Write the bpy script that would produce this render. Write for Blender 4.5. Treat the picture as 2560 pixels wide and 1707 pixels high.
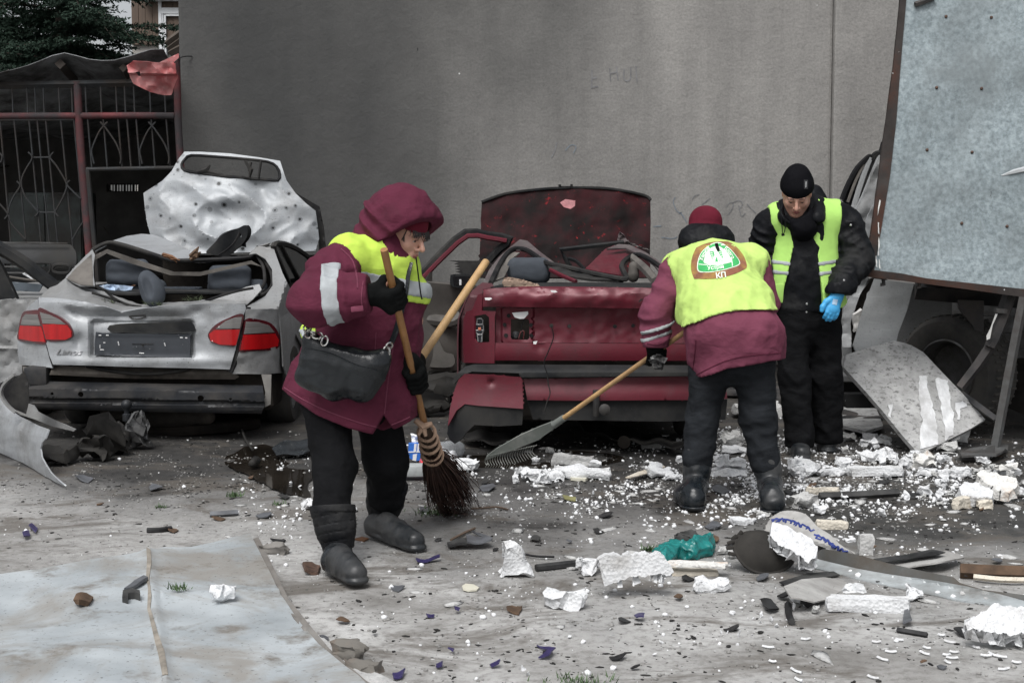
import bpy, bmesh, math, random
import numpy as np
from mathutils import Vector, Matrix, noise as mnoise
from mathutils.geometry import delaunay_2d_cdt
from mathutils.bvhtree import BVHTree
for o in list(bpy.data.objects): bpy.data.objects.remove(o)
random.seed(7); RNG = np.random.default_rng(7)
SC = bpy.context.scene; COL = SC.collection
R = math.radians
# ---------------------------------------------------------------- camera, sky, sun, exposure
FPX = 3555.0; CZ = 1.40; PITCH = math.atan(298/FPX)
cam_d = bpy.data.cameras.new('camera'); cam = bpy.data.objects.new('camera', cam_d); COL.objects.link(cam)
cam_d.sensor_width = 36; cam_d.lens = 36*FPX/2560; cam_d.clip_start = 0.1; cam_d.clip_end = 800
cam.location = (0, 0, CZ); cam.rotation_euler = (math.pi/2-PITCH, 0, 0); SC.camera = cam
W = bpy.data.worlds.new('World'); SC.world = W; W.use_nodes = True
_n = W.node_tree.nodes; _l = W.node_tree.links
_bg = _n['Background']; _sky = _n.new('ShaderNodeTexSky'); _sky.sky_type = 'NISHITA'; _sky.sun_disc = False
SUN_EL, SUN_AZ = R(58), R(200)      # azimuth: 180 = behind the camera
_sky.sun_elevation = SUN_EL; _sky.sun_rotation = SUN_AZ; _sky.dust_density = 4; _sky.air_density = 1.0
_hs = _n.new('ShaderNodeHueSaturation'); _hs.inputs['Saturation'].default_value = 0.22
_l.new(_sky.outputs[0], _hs.inputs['Color']); _l.new(_hs.outputs[0], _bg.inputs[0]); _bg.inputs[1].default_value = 0.10
_sd = bpy.data.lights.new('sun', 'SUN'); _so = bpy.data.objects.new('sun', _sd); COL.objects.link(_so)
_sd.energy = 1.5; _sd.angle = R(32); _sd.color = (1, .995, .985)
_dv = Vector((math.sin(SUN_AZ)*math.cos(SUN_EL), math.cos(SUN_AZ)*math.cos(SUN_EL), math.sin(SUN_EL)))
_so.rotation_euler = _dv.to_track_quat('Z', 'Y').to_euler(); _so.location = _dv*30
SC.view_settings.view_transform = 'Standard'; SC.view_settings.look = 'None'
SC.view_settings.gamma = 1; SC.view_settings.use_curve_mapping = False
SC.view_settings.exposure = 0.58
SC.render.engine = 'CYCLES'; SC.cycles.max_bounces = 4; SC.cycles.diffuse_bounces = 3; SC.cycles.glossy_bounces = 2; SC.cycles.use_denoising = True
# ---------------------------------------------------------------- helpers: pixels of the photograph -> the place
_cp, _sp = math.cos(PITCH), math.sin(PITCH)
def ray(px, py):
    u = (px-1280)/FPX; v = (853.5-py)/FPX
    return (u, _cp+v*_sp, -_sp+v*_cp)
def PX(px, py, Y):
    d = ray(px, py); t = Y/d[1]; return Vector((d[0]*t, Y, CZ+d[2]*t))
def G(px, py, z=0.0):
    d = ray(px, py); t = (z-CZ)/d[2]; return Vector((d[0]*t, d[1]*t, z))
def RP(px, py, p, n):
    d = Vector(ray(px, py)); o = Vector((0, 0, CZ)); t = (Vector(p)-o).dot(n)/d.dot(n); return o+d*t
def ZM(pts, ox, oy, s): return [(ox+x*s, oy+y*s) for x, y in pts]
def V(*a): return Vector(a)
# ---------------------------------------------------------------- objects
def obj(name, me, mat=None, parent=None):
    o = bpy.data.objects.new(name, me); COL.objects.link(o)
    if mat is not None and me is not None and len(me.materials) == 0: me.materials.append(mat)
    if parent is not None: o.parent = parent
    return o
def tag(o, label, cat=None, group=None, kind=None):
    if label: o['label'] = label
    if cat: o['category'] = cat
    if group: o['group'] = group
    if kind: o['kind'] = kind
    return o
def thing(name, label, cat, group=None): return tag(obj(name, None), label, cat, group)
def struct(name, me, mat, parent=None):
    o = obj(name, me, mat, parent)
    if parent is None: o['kind'] = 'structure'
    return o
def settle(root):
    # move an Empty to the base centre of what it carries
    bpy.context.view_layer.update()
    pts = [c.matrix_world @ Vector(b) for c in root.children_recursive if c.type == 'MESH' for b in c.bound_box]
    if not pts: return root
    lo = Vector([min(p[i] for p in pts) for i in range(3)]); hi = Vector([max(p[i] for p in pts) for i in range(3)])
    L = Vector(((lo.x+hi.x)/2, (lo.y+hi.y)/2, lo.z)); root.location = L
    for c in root.children: c.matrix_parent_inverse = Matrix.Translation(-L)
    return root
def mesh(name, vs, fs, smooth=True):
    me = bpy.data.meshes.new(name)
    me.from_pydata([tuple(v) for v in vs], [], [tuple(f) for f in fs]); me.update()
    if smooth: me.shade_smooth()
    return me
class MB:
    """collects shapes into one mesh"""
    def __init__(s): s.v = []; s.f = []
    def add(s, vs, fs):
        b = len(s.v); s.v += [tuple(v) for v in vs]; s.f += [tuple(b+i for i in f) for f in fs]; return s
    def box(s, c, size, rot=None, taper=1.0):
        x, y, z = size[0]/2, size[1]/2, size[2]/2
        p = [Vector((sx*x*(taper if sz > 0 else 1), sy*y*(taper if sz > 0 else 1), sz*z)) for sz in (-1, 1) for sy in (-1, 1) for sx in (-1, 1)]
        if rot is not None: p = [rot @ q for q in p]
        c = Vector(c); p = [q+c for q in p]
        return s.add(p, [(0, 2, 3, 1), (4, 5, 7, 6), (0, 1, 5, 4), (2, 6, 7, 3), (0, 4, 6, 2), (1, 3, 7, 5)])
    def tube(s, pts, r, n=8, caps=True, flat=None):
        pts = [Vector(p) for p in pts]; N = len(pts); rs = r if hasattr(r, '__len__') else [r]*N
        up = None; rings = []
        for i, p in enumerate(pts):
            t = (pts[min(i+1, N-1)]-pts[max(i-1, 0)])
            t = t.normalized() if t.length > 1e-9 else Vector((0, 0, 1))
            if up is None:
                a = Vector((0, 0, 1)) if abs(t.z) < .9 else Vector((1, 0, 0)); up = (a-t*a.dot(t)).normalized()
            else:
                up = (up-t*up.dot(t)); up = up.normalized() if up.length > 1e-6 else t.orthogonal().normalized()
            sd = t.cross(up); k = flat or 1.0
            rings.append([p+(up*math.cos(6.28319*j/n)*k+sd*math.sin(6.28319*j/n))*rs[i] for j in range(n)])
        vs = [q for rg in rings for q in rg]
        fs = [(i*n+j, i*n+(j+1) % n, (i+1)*n+(j+1) % n, (i+1)*n+j) for i in range(N-1) for j in range(n)]
        if caps: fs += [tuple(range(n-1, -1, -1)), tuple((N-1)*n+j for j in range(n))]
        return s.add(vs, fs)
    def lathe(s, prof, M, n=24, closed=False):
        N = len(prof); vs = [M @ Vector((r*math.cos(6.28319*j/n), r*math.sin(6.28319*j/n), z)) for r, z in prof for j in range(n)]
        fs = [(i*n+j, i*n+(j+1) % n, ((i+1) % N)*n+(j+1) % n, ((i+1) % N)*n+j) for i in range(N if closed else N-1) for j in range(n)]
        if not closed:
            fs += [tuple(range(n-1, -1, -1)), tuple((N-1)*n+j for j in range(n))]
        return s.add(vs, fs)
    def me(s, name, smooth=True, bevel=0, seg=2, angle=None):
        m = mesh(name, s.v, s.f, smooth)
        if bevel:
            bm = bmesh.new(); bm.from_mesh(m)
            bmesh.ops.bevel(bm, geom=[e for e in bm.edges if len(e.link_faces) == 2 and e.calc_face_angle(0) > .5], offset=bevel, segments=seg, affect='EDGES', profile=.6)
            bm.to_mesh(m); bm.free()
        if smooth: sharp(m, angle or 40)
        return m
def sharp(m, deg):
    bm = bmesh.new(); bm.from_mesh(m)
    for e in bm.edges: e.smooth = not (len(e.link_faces) == 2 and e.calc_face_angle(0) > R(deg))
    for f in bm.faces: f.smooth = True
    bm.to_mesh(m); bm.free(); return m
def catmull(pts, n=6, closed=False):
    P = [Vector(p) if len(p) == 3 else Vector((p[0], p[1], 0)) for p in pts]; N = len(P); out = []
    for i in range(N if closed else N-1):
        a, b, c, d = (P[(i-1) % N] if (closed or i > 0) else P[0]), P[i], P[(i+1) % N], (P[(i+2) % N] if (closed or i+2 < N) else P[-1])
        for k in range(n):
            t = k/n; out.append(.5*((2*b)+(c-a)*t+(2*a-5*b+4*c-d)*t*t+(3*b-a-3*c+d)*t**3))
    if not closed: out.append(P[-1])
    return out
def cm2(pts, n=5, closed=True): return [(q.x, q.y) for q in catmull(pts, n, closed)]
def inpoly(px, py, poly):
    c = np.zeros(px.shape, bool); n = len(poly); j = n-1
    for i in range(n):
        xi, yi = poly[i]; xj, yj = poly[j]
        if yi != yj:
            m = ((yi > py) != (yj > py)) & (px < (xj-xi)*(py-yi)/(yj-yi)+xi); c ^= m
        j = i
    return c
def dens(poly, step, closed=True):
    out = []; n = len(poly)
    for i in range(n if closed else n-1):
        a = poly[i]; b = poly[(i+1) % n]; L = math.hypot(b[0]-a[0], b[1]-a[1]); k = max(1, int(L/step))
        out += [(a[0]+(b[0]-a[0])*t/k, a[1]+(b[1]-a[1])*t/k) for t in range(k)]
    if not closed: out.append(poly[-1])
    return out
def sheet_me(name, outline, fn, step, thick=0.004, holes=(), flip=False, jit=0.12):
    """a plate with the given outline (u,v), bent by fn(u,v)->xyz, with real thickness"""
    o = dens(outline, step); hs = [dens(h, step) for h in holes]
    us = [p[0] for p in o]; vs_ = [p[1] for p in o]
    gx, gy = np.meshgrid(np.arange(min(us)+step/2, max(us), step), np.arange(min(vs_)+step/2, max(vs_), step))
    gx = gx.ravel()+RNG.uniform(-jit, jit, gx.size)*step; gy = gy.ravel()+RNG.uniform(-jit, jit, gy.size)*step
    m = inpoly(gx, gy, o)
    for h in hs: m &= ~inpoly(gx, gy, h)
    B = np.array(o+[p for h in hs for p in h])
    gx, gy = gx[m], gy[m]
    if len(gx):
        dmin = np.full(gx.shape, 1e9)
        for b in B: dmin = np.minimum(dmin, np.hypot(gx-b[0], gy-b[1]))
        k = dmin > step*.45; gx, gy = gx[k], gy[k]
    verts = [Vector((float(b[0]), float(b[1]))) for b in B]+[Vector((float(a), float(b))) for a, b in zip(gx, gy)]
    edges = []; b0 = 0
    for lp in [o]+hs:
        n = len(lp); edges += [(b0+i, b0+(i+1) % n) for i in range(n)]; b0 += n
    r = delaunay_2d_cdt(verts, edges, [], 0, 1e-5)
    v2, tris = r[0], [t for t in r[2]]
    cx = np.array([sum(v2[i].x for i in t)/3 for t in tris]); cy = np.array([sum(v2[i].y for i in t)/3 for t in tris])
    k = inpoly(cx, cy, o)
    for h in hs: k &= ~inpoly(cx, cy, h)
    tris = [t for t, q in zip(tris, k) if q]
    P = [Vector(fn(v.x, v.y)) for v in v2]
    bm = bmesh.new(); bv = [bm.verts.new(p) for p in P]
    for t in tris:
        try: bm.faces.new([bv[i] for i in (reversed(t) if flip else t)])
        except ValueError: pass
    bmesh.ops.delete(bm, geom=[v for v in bm.verts if not v.link_faces], context='VERTS')
    bm.normal_update()
    if bm.faces and sum(f.normal.dot(f.calc_center_median()-Vector((0, 0, CZ)))*f.calc_area() for f in bm.faces) > 0:
        bmesh.ops.reverse_faces(bm, faces=bm.faces[:]); bm.normal_update()      # show the outer face towards the street
    if thick:
        fr = list(bm.faces); nm = {v: v.normal.copy() for v in bm.verts}; be = [e for e in bm.edges if len(e.link_faces) == 1]
        cp = {v: bm.verts.new(v.co-nm[v]*thick) for v in list(bm.verts)}
        for e in be:
            f = e.link_faces[0]; a, b = e.verts
            lo = [l for l in f.loops if l.edge == e][0]; a, b = lo.vert, lo.link_loop_next.vert
            bm.faces.new((b, a, cp[a], cp[b]))
        for f in fr: bm.faces.new([cp[v] for v in reversed(f.verts)])
    me = bpy.data.meshes.new(name); bm.to_mesh(me); bm.free(); me.shade_smooth(); sharp(me, 24)
    return me
def sheet(name, outline, fn, step, mat, parent=None, thick=0.004, holes=(), flip=False):
    return obj(name, sheet_me(name, outline, fn, step, thick, holes, flip), mat, parent)
def text_me(name, body, size=1.0, shear=0.0, extrude=0.0, bold=False, res=3, spacing=1.0):
    cu = bpy.data.curves.new(name, 'FONT'); cu.body = body; cu.size = size; cu.shear = shear; cu.extrude = extrude
    cu.align_x = 'CENTER'; cu.align_y = 'CENTER'; cu.resolution_u = res; cu.space_character = spacing
    if bold: cu.offset = size*.024
    o = bpy.data.objects.new(name, cu); COL.objects.link(o)
    me = bpy.data.meshes.new_from_object(o.evaluated_get(bpy.context.evaluated_depsgraph_get()))
    bpy.data.objects.remove(o); bpy.data.curves.remove(cu); me.name = name; return me
def nz(p, s=1.0, seed=0.0): return mnoise.noise(Vector(p)*s+Vector((seed*7.13, seed*3.7, seed)))
def fbm(p, s=1.0, o=4, seed=0.0): return mnoise.fractal(Vector(p)*s+Vector((seed*7.13, seed*3.7, seed)), 1.0, 2.0, o)
# ---------------------------------------------------------------- materials
MATS = {}
class NT:
    def __init__(s, name):
        s.m = bpy.data.materials.new(name); s.m.use_nodes = True; s.t = s.m.node_tree; s.b = s.t.nodes['Principled BSDF']
        s.co = s.t.nodes.new('ShaderNodeTexCoord').outputs['Object']
    def link(s, a, b): s.t.links.new(a, b)
    def nd(s, ty, **k):
        n = s.t.nodes.new(ty)
        for a, b in k.items(): setattr(n, a, b)
        return n
    def mapped(s, scale=(1, 1, 1), loc=(0, 0, 0), rot=(0, 0, 0), co=None):
        n = s.nd('ShaderNodeMapping'); n.inputs['Scale'].default_value = scale; n.inputs['Location'].default_value = loc; n.inputs['Rotation'].default_value = rot
        s.link(co or s.co, n.inputs['Vector']); return n.outputs[0]
    def noise(s, scale, detail=4, rough=.55, co=None, dist=0.0):
        n = s.nd('ShaderNodeTexNoise'); n.inputs['Scale'].default_value = scale; n.inputs['Detail'].default_value = detail
        n.inputs['Roughness'].default_value = rough; n.inputs['Distortion'].default_value = dist
        s.link(co or s.co, n.inputs['Vector']); return n.outputs[0]
    def voro(s, scale, co=None, feature='F1', rnd=1.0):
        n = s.nd('ShaderNodeTexVoronoi', feature=feature); n.inputs['Scale'].default_value = scale; n.inputs['Randomness'].default_value = rnd
        s.link(co or s.co, n.inputs['Vector']); return n
    def ramp(s, src, stops):
        n = s.nd('ShaderNodeValToRGB'); e = n.color_ramp.elements
        while len(e) < len(stops): e.new(.5)
        for i, (p, c) in enumerate(stops):
            e[i].position = p; e[i].color = (c, c, c, 1) if not hasattr(c, '__len__') else (*c[:3], 1)
        s.link(src, n.inputs[0]); return n.outputs[0]
    def mix(s, f, a, b, mode='MIX'):
        n = s.nd('ShaderNodeMix', data_type='RGBA', blend_type=mode)
        for sock, val in ((n.inputs[0], f), (n.inputs[6], a), (n.inputs[7], b)):
            if hasattr(val, 'is_output'): s.link(val, sock)
            else: sock.default_value = val if not hasattr(val, '__len__') else (*val[:3], 1)
        return n.outputs[2]
    def math(s, op, a, b=0.0):
        n = s.nd('ShaderNodeMath', operation=op)
        for i, val in enumerate((a, b)):
            if hasattr(val, 'is_output'): s.link(val, n.inputs[i])
            else: n.inputs[i].default_value = val
        return n.outputs[0]
    def sep(s, co=None):
        n = s.nd('ShaderNodeSeparateXYZ'); s.link(co or s.co, n.inputs[0]); return n.outputs
    def bump(s, h, strength=.3, dist=.01):
        n = s.nd('ShaderNodeBump'); n.inputs['Strength'].default_value = strength; n.inputs['Distance'].default_value = dist
        s.link(h, n.inputs['Height'])
        if s.b.inputs['Normal'].links: s.link(s.b.inputs['Normal'].links[0].from_socket, n.inputs['Normal'])
        s.link(n.outputs[0], s.b.inputs['Normal']); return n
    def out(s, col=None, rough=None, metal=None, spec=None):
        for v, k in ((col, 'Base Color'), (rough, 'Roughness'), (metal, 'Metallic'), (spec, 'Specular IOR Level')):
            if v is None: continue
            if hasattr(v, 'is_output'): s.link(v, s.b.inputs[k])
            else: s.b.inputs[k].default_value = v if not hasattr(v, '__len__') else (*v[:3], 1)
        return s.m
def mat(name, col, rough=.6, metal=0.0, var=.25, scale=6.0, dirt=None, dirt_amt=.5, dirt_scale=3.0, speck=None, speck_scale=40, speck_size=.12, bump=.0, bump_scale=60, bdist=.004, coat=0.0, alpha=None, trans=0.0, spec=None, stretch=(1, 1, 1), sheen=0.0):
    """general procedural surface: base colour broken up by noise, dirt patches with their own shape, specks, fine relief"""
    if name in MATS: return MATS[name]
    n = NT(name); co = n.mapped(stretch)
    d = [max(0, c*(1-var)) for c in col]; l = [min(1, c*(1+var)) for c in col]
    c = n.mix(n.ramp(n.noise(scale, 5, .6, co), [(.3, 0.0), (.7, 1.0)]), d, l)
    rg = rough
    if dirt is not None:
        f = n.ramp(n.noise(dirt_scale, 6, .68, n.mapped((1, 1, 1), (3.1, 1.7, .3))), [(max(0, .62-dirt_amt*.5), 0.0), (min(1, .78-dirt_amt*.3), 1.0)])
        c = n.mix(f, c, dirt); rg = n.mix(f, (rough,)*3, (min(1, rough+.3),)*3)
    if speck is not None:
        v = n.voro(speck_scale, co); sz = n.ramp(n.noise(speck_scale*.37, 2), [(.35, 0.0), (.7, speck_size*1.6)])
        c = n.mix(n.math('LESS_THAN', v.outputs['Distance'], sz), c, speck)
    if bump: n.bump(n.noise(bump_scale, 5, .65, co), bump, bdist)
    n.out(c, rg, metal, spec)
    if coat: n.b.inputs['Coat Weight'].default_value = coat; n.b.inputs['Coat Roughness'].default_value = .12
    if sheen: n.b.inputs['Sheen Weight'].default_value = sheen; n.b.inputs['Sheen Roughness'].default_value = .5
    if alpha is not None: n.b.inputs['Alpha'].default_value = alpha
    if trans: n.b.inputs['Transmission Weight'].default_value = trans
    MATS[name] = n.m; return n.m
# ---------------------------------------------------------------- implicit surfaces for bodies and clothes
class SDF:
    def __init__(s, lo, hi, h):
        s.lo = np.array(lo, float); s.h = h; s.n = np.ceil((np.array(hi)-s.lo)/h).astype(int)+1
        s.F = np.full(tuple(s.n), .3, np.float32); s.ax = [(s.lo[i]+h*np.arange(s.n[i])).astype(np.float32) for i in range(3)]
    def copy(s):
        c = SDF.__new__(SDF); c.lo, c.h, c.n, c.ax = s.lo, s.h, s.n, s.ax; c.F = s.F.copy(); return c
    def grid(s, sl=None):
        sl = sl or (slice(None),)*3
        return s.ax[0][sl[0]][:, None, None], s.ax[1][sl[1]][None, :, None], s.ax[2][sl[2]][None, None, :]
    def _sl(s, lo, hi):
        a = np.clip(np.floor((np.array(lo)-s.lo)/s.h).astype(int), 0, s.n); b = np.clip(np.ceil((np.array(hi)-s.lo)/s.h).astype(int)+1, 0, s.n)
        return tuple(slice(int(x), int(y)) for x, y in zip(a, b))
    def _op(s, sl, d, k, op):
        f = s.F[sl]
        if f.size == 0: return
        if op == 'sub': d = -d; 
        if k > 0:
            h = np.maximum(k-np.abs(f-d), 0)/k; q = h*h*k*.25
            s.F[sl] = (np.minimum(f, d)-q) if op == 'add' else (np.maximum(f, d)+q)
        else: s.F[sl] = np.minimum(f, d) if op == 'add' else np.maximum(f, d)
    def cap(s, a, b, ra, rb=None, k=.02, n=None, q=1.0, op='add'):
        a = np.array(a, float); b = np.array(b, float); rb = ra if rb is None else rb
        m = max(ra, rb)*max(1, 1/q if q < 1 else q)*1.05+k+2*s.h+.01
        sl = s._sl(np.minimum(a, b)-m, np.maximum(a, b)+m); X, Y, Z = s.grid(sl)
        px, py, pz = X-a[0], Y-a[1], Z-a[2]
        if n is not None and q != 1:
            n = np.array(n, float); n /= np.linalg.norm(n); dn = (px*n[0]+py*n[1]+pz*n[2])*(1/q-1)
            bd = (b-a)+n*np.dot(b-a, n)*(1/q-1); px, py, pz = px+dn*n[0], py+dn*n[1], pz+dn*n[2]
        else: bd = b-a; px = px+0*Y+0*Z
        L = max(np.dot(bd, bd), 1e-9); t = np.clip((px*bd[0]+py*bd[1]+pz*bd[2])/L, 0, 1)
        d = np.sqrt((px-t*bd[0])**2+(py-t*bd[1])**2+(pz-t*bd[2])**2)-(ra+(rb-ra)*t)
        if q < 1: d = d*(.5+.5*q)
        s._op(sl, d, k, op); return s
    def chain(s, pts, rs, k=.01, **kw):
        for i in range(len(pts)-1): s.cap(pts[i], pts[i+1], rs[i], rs[i+1], k, **kw)
        return s
    def ell(s, c, r, M=None, k=.02, op='add'):
        c = np.array(c, float); m = max(r)+k+2*s.h+.01; sl = s._sl(c-m, c+m); X, Y, Z = s.grid(sl)
        p = [X-c[0]+0*Y+0*Z, Y-c[1]+0*X+0*Z, Z-c[2]+0*X+0*Y]
        if M is not None: p = [p[0]*M[0][i]+p[1]*M[1][i]+p[2]*M[2][i] for i in range(3)]
        k0 = np.sqrt((p[0]/r[0])**2+(p[1]/r[1])**2+(p[2]/r[2])**2); k1 = np.sqrt((p[0]/r[0]**2)**2+(p[1]/r[1]**2)**2+(p[2]/r[2]**2)**2)
        s._op(sl, k0*(k0-1)/np.maximum(k1, 1e-6), k, op); return s
    def half(s, p, n):
        """keep the side the normal points away from"""
        p = np.array(p, float); n = np.array(n, float); n /= np.linalg.norm(n); X, Y, Z = s.grid()
        s.F = np.maximum(s.F, ((X-p[0])*n[0]+(Y-p[1])*n[1]+(Z-p[2])*n[2]).astype(np.float32)); return s
    def cut(s, fn):
        X, Y, Z = s.grid(); s.F = np.maximum(s.F, fn(X, Y, Z).astype(np.float32)); return s
    def grow(s, d): s.F = s.F-d; return s
    def folds(s, amp, freq, seed=0, aniso=(1, 1, 1), sharpn=1.0):
        r = np.random.default_rng(seed); X, Y, Z = s.grid(); D = 0
        band = np.abs(s.F) < .05
        for o in range(3):
            A = 0; f = freq*(1.8**o)
            for i in range(4):
                v = r.normal(size=3)*np.array(aniso); v *= f*6.283/np.linalg.norm(v); w = r.normal(size=3); w *= f*3/np.linalg.norm(w)
                A = A+np.sin(v[0]*X+v[1]*Y+v[2]*Z+r.uniform(0, 6)+1.3*np.sin(w[0]*X+w[1]*Y+w[2]*Z+r.uniform(0, 6)))
            D = D+(1-np.abs(A)/2.2)*(.55**o)
        s.F = s.F-(amp*D).astype(np.float32)*band; return s
    def rings(s, a, b, amp, n, rad=.2):
        """pleats across a sleeve or trouser leg between a and b"""
        a = np.array(a, float); b = np.array(b, float); d = b-a; L = np.linalg.norm(d); m = rad
        sl = s._sl(np.minimum(a, b)-m, np.maximum(a, b)+m); X, Y, Z = s.grid(sl)
        t = ((X-a[0])*d[0]+(Y-a[1])*d[1]+(Z-a[2])*d[2])/L**2
        w = np.clip(t*4, 0, 1)*np.clip((1-t)*4, 0, 1)
        ph = 1.6*np.sin(9*(X-a[0])+4*(Z-a[2]))+1.2*np.sin(11*(Y-a[1]))
        dist = np.sqrt(np.maximum((X-a[0]-t*d[0])**2+(Y-a[1]-t*d[1])**2+(Z-a[2]-t*d[2])**2, 0))
        md = .35+.65*np.abs(np.sin(17*(X-a[0])+9*(Z-a[2])+5*(Y-a[1])+n)*np.cos(13*(Y-a[1])-7*(X-a[0])))
        s.F[sl] -= (1.25*amp*w*md*(1-np.abs(np.sin(3.14159*n*t+ph)))*np.clip((rad-dist)*20, 0, 1)).astype(np.float32); return s
    def me(s, name, smooth=1):
        F = s.F; S = F < 0; n = F.shape
        F = np.pad(F, 1, constant_values=.1); S = F < 0
        c = sum(S[i:i+n[0]+1, j:j+n[1]+1, k:k+n[2]+1].astype(np.int8) for i in (0, 1) for j in (0, 1) for k in (0, 1))
        I, J, K = np.nonzero((c > 0) & (c < 8)); N = len(I)
        idx = np.full(c.shape, -1, np.int64); idx[I, J, K] = np.arange(N)
        P = np.zeros((N, 3)); C = np.zeros(N); cs = [(i, j, k) for i in (0, 1) for j in (0, 1) for k in (0, 1)]
        for a in cs:
            for ax in range(3):
                if a[ax]: continue
                b = list(a); b[ax] = 1
                fa = F[I+a[0], J+a[1], K+a[2]]; fb = F[I+b[0], J+b[1], K+b[2]]; m = (fa < 0) != (fb < 0)
                t = np.where(m, fa/np.where(m, fa-fb, 1), 0); p = np.tile(np.array(a, float), (N, 1)); p[:, ax] += t
                P += p*m[:, None]; C += m
        P = P/C[:, None]+np.stack([I, J, K], 1)-1
        Vt = P*s.h+s.lo; Q = []
        for ax in range(3):
            sl0 = [slice(1, -1)]*3; sl1 = [slice(1, -1)]*3; sl0[ax] = slice(0, -1); sl1[ax] = slice(1, None)
            A = S[tuple(sl0)]; B = S[tuple(sl1)]; E = np.nonzero(A != B); off = [1, 1, 1]; off[ax] = 0
            e = [E[i]+off[i] for i in range(3)]; o1, o2 = [(1, 2), (2, 0), (0, 1)][ax]
            def at(d1, d2):
                q = [e[0].copy(), e[1].copy(), e[2].copy()]; q[o1] -= d1; q[o2] -= d2; return idx[q[0], q[1], q[2]]
            q4 = np.stack([at(1, 1), at(0, 1), at(0, 0), at(1, 0)], 1); fl = ~A[E]; q4[fl] = q4[fl][:, ::-1]; Q.append(q4)
        Q = np.concatenate(Q); Q = Q[(Q >= 0).all(1)]
        for _ in range(smooth):
            acc = np.zeros_like(Vt); cnt = np.zeros(N)
            for i in range(4):
                a, b = Q[:, i], Q[:, (i+1) % 4]
                for d in range(3): acc[:, d] += np.bincount(a, Vt[b, d], N)+np.bincount(b, Vt[a, d], N)
                cnt += np.bincount(a, minlength=N)+np.bincount(b, minlength=N)
            Vt = .5*Vt+.5*acc/np.maximum(cnt, 1)[:, None]
        me = bpy.data.meshes.new(name); me.vertices.add(N); me.vertices.foreach_set('co', Vt.astype(np.float32).ravel())
        me.loops.add(len(Q)*4); me.loops.foreach_set('vertex_index', Q.astype(np.int32).ravel())
        me.polygons.add(len(Q)); me.polygons.foreach_set('loop_start', np.arange(0, len(Q)*4, 4, dtype=np.int32))
        me.update(calc_edges=True); me.validate(); me.shade_smooth(); return me
def seam(par, bv, pts, r, mt, name='seam', Y0=4.5):
    P = []
    for q in catmull([(a, b, 0) for a, b in pts], 6):
        o = PX(q.x, q.y, Y0); d = (PX(q.x, q.y, Y0+3)-o).normalized(); h = bv.ray_cast(o, d)
        if h[0] is not None: P.append(h[0]-d*.001)
    if len(P) > 2: obj(name, MB().tube(P, r, 5).me(name), mt, par)
def bvh_of(me): return BVHTree.FromPolygons([v.co.copy() for v in me.vertices], [tuple(p.vertices) for p in me.polygons])
def decal(name, me2d, frame, bv, off=.003, mat_=None, parent=None, sub=0, thick=.0015):
    """lay a flat mark (mesh in xy) on a surface: frame(x,y) gives the start point and the direction to the surface"""
    bm = bmesh.new(); bm.from_mesh(me2d)
    bmesh.ops.triangulate(bm, faces=bm.faces[:])
    for _ in range(sub): bmesh.ops.subdivide_edges(bm, edges=bm.edges[:], cuts=1)
    bad = []
    for v in bm.verts:
        p, d = frame(v.co.x, v.co.y); h = bv.ray_cast(p, d)
        if h[0] is None: bad.append(v)
        else: v.co = h[0]-d*off
    bmesh.ops.delete(bm, geom=bad, context='VERTS')
    m = bpy.data.meshes.new(name); bm.to_mesh(m); bm.free(); m.shade_smooth()
    return obj(name, m, mat_, parent)
# ================================================================ SETTING
# ---- ground
def ground_mat():
    n = NT('dusty_concrete'); x, y, z = n.sep()
    big = n.noise(.55, 6, .62, n.mapped((1, .55, 1)))
    mid = n.noise(1.5, 7, .68, n.mapped((.8, 1.3, 1), (4, 2, 0)), .5)
    fine = n.noise(26, 5, .7); grit = n.noise(130, 3, .7)
    dust = n.mix(n.ramp(mid, [(.3, 0.0), (.68, 1.0)]), (.175, .168, .157), (.52, .517, .507))
    dust = n.mix(n.ramp(fine, [(.34, .6), (.52, 0.0)]), dust, (.13, .122, .112))
    grime_shade = n.mix(n.ramp(n.noise(7, 6, .7), [(.3, 0.0), (.7, 1.0)]), (.014, .0135, .013), (.062, .0595, .056))
    # wet soot round the wrecks, blackened further as contact shade under the cars: further off and to the right, with a ragged edge of its own
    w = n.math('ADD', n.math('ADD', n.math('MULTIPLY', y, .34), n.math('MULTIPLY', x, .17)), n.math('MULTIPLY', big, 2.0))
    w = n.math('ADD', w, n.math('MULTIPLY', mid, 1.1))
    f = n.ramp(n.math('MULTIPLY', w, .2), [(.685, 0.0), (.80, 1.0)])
    c = n.mix(f, dust, grime_shade)
    st = n.ramp(n.noise(1.3, 6, .7, n.mapped((1, 1.6, 1), (9, 4, 0)), .8), [(.52, 0.0), (.62, .8)])
    c = n.mix(st, c, (.10, .088, .074))
    sp = n.math('LESS_THAN', n.voro(30).outputs['Distance'], n.ramp(n.noise(9, 3), [(.45, 0.0), (.75, .3)]))
    c = n.mix(sp, c, (.055, .052, .05))
    rg = n.mix(f, (.82,)*3, (.62,)*3); rg = n.mix(n.ramp(n.noise(1.1, 3, .5, n.mapped((1, 1, 1), (7, 0, 0))), [(.5, 0.0), (.62, .55)]), rg, (.3,)*3)
    n.bump(n.math('ADD', fine, n.math('MULTIPLY', grit, .6)), .55, .012)
    return n.out(c, rg)
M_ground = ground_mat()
def gz(x, y):
    return .012*fbm((x, y, 0), .8, 4, 1)+.006*nz((x, y, 0), 4, 2) - .01*max(0, 1-((x+1.55)/.95)**2-((y-7.55)/.55)**2)
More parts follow.
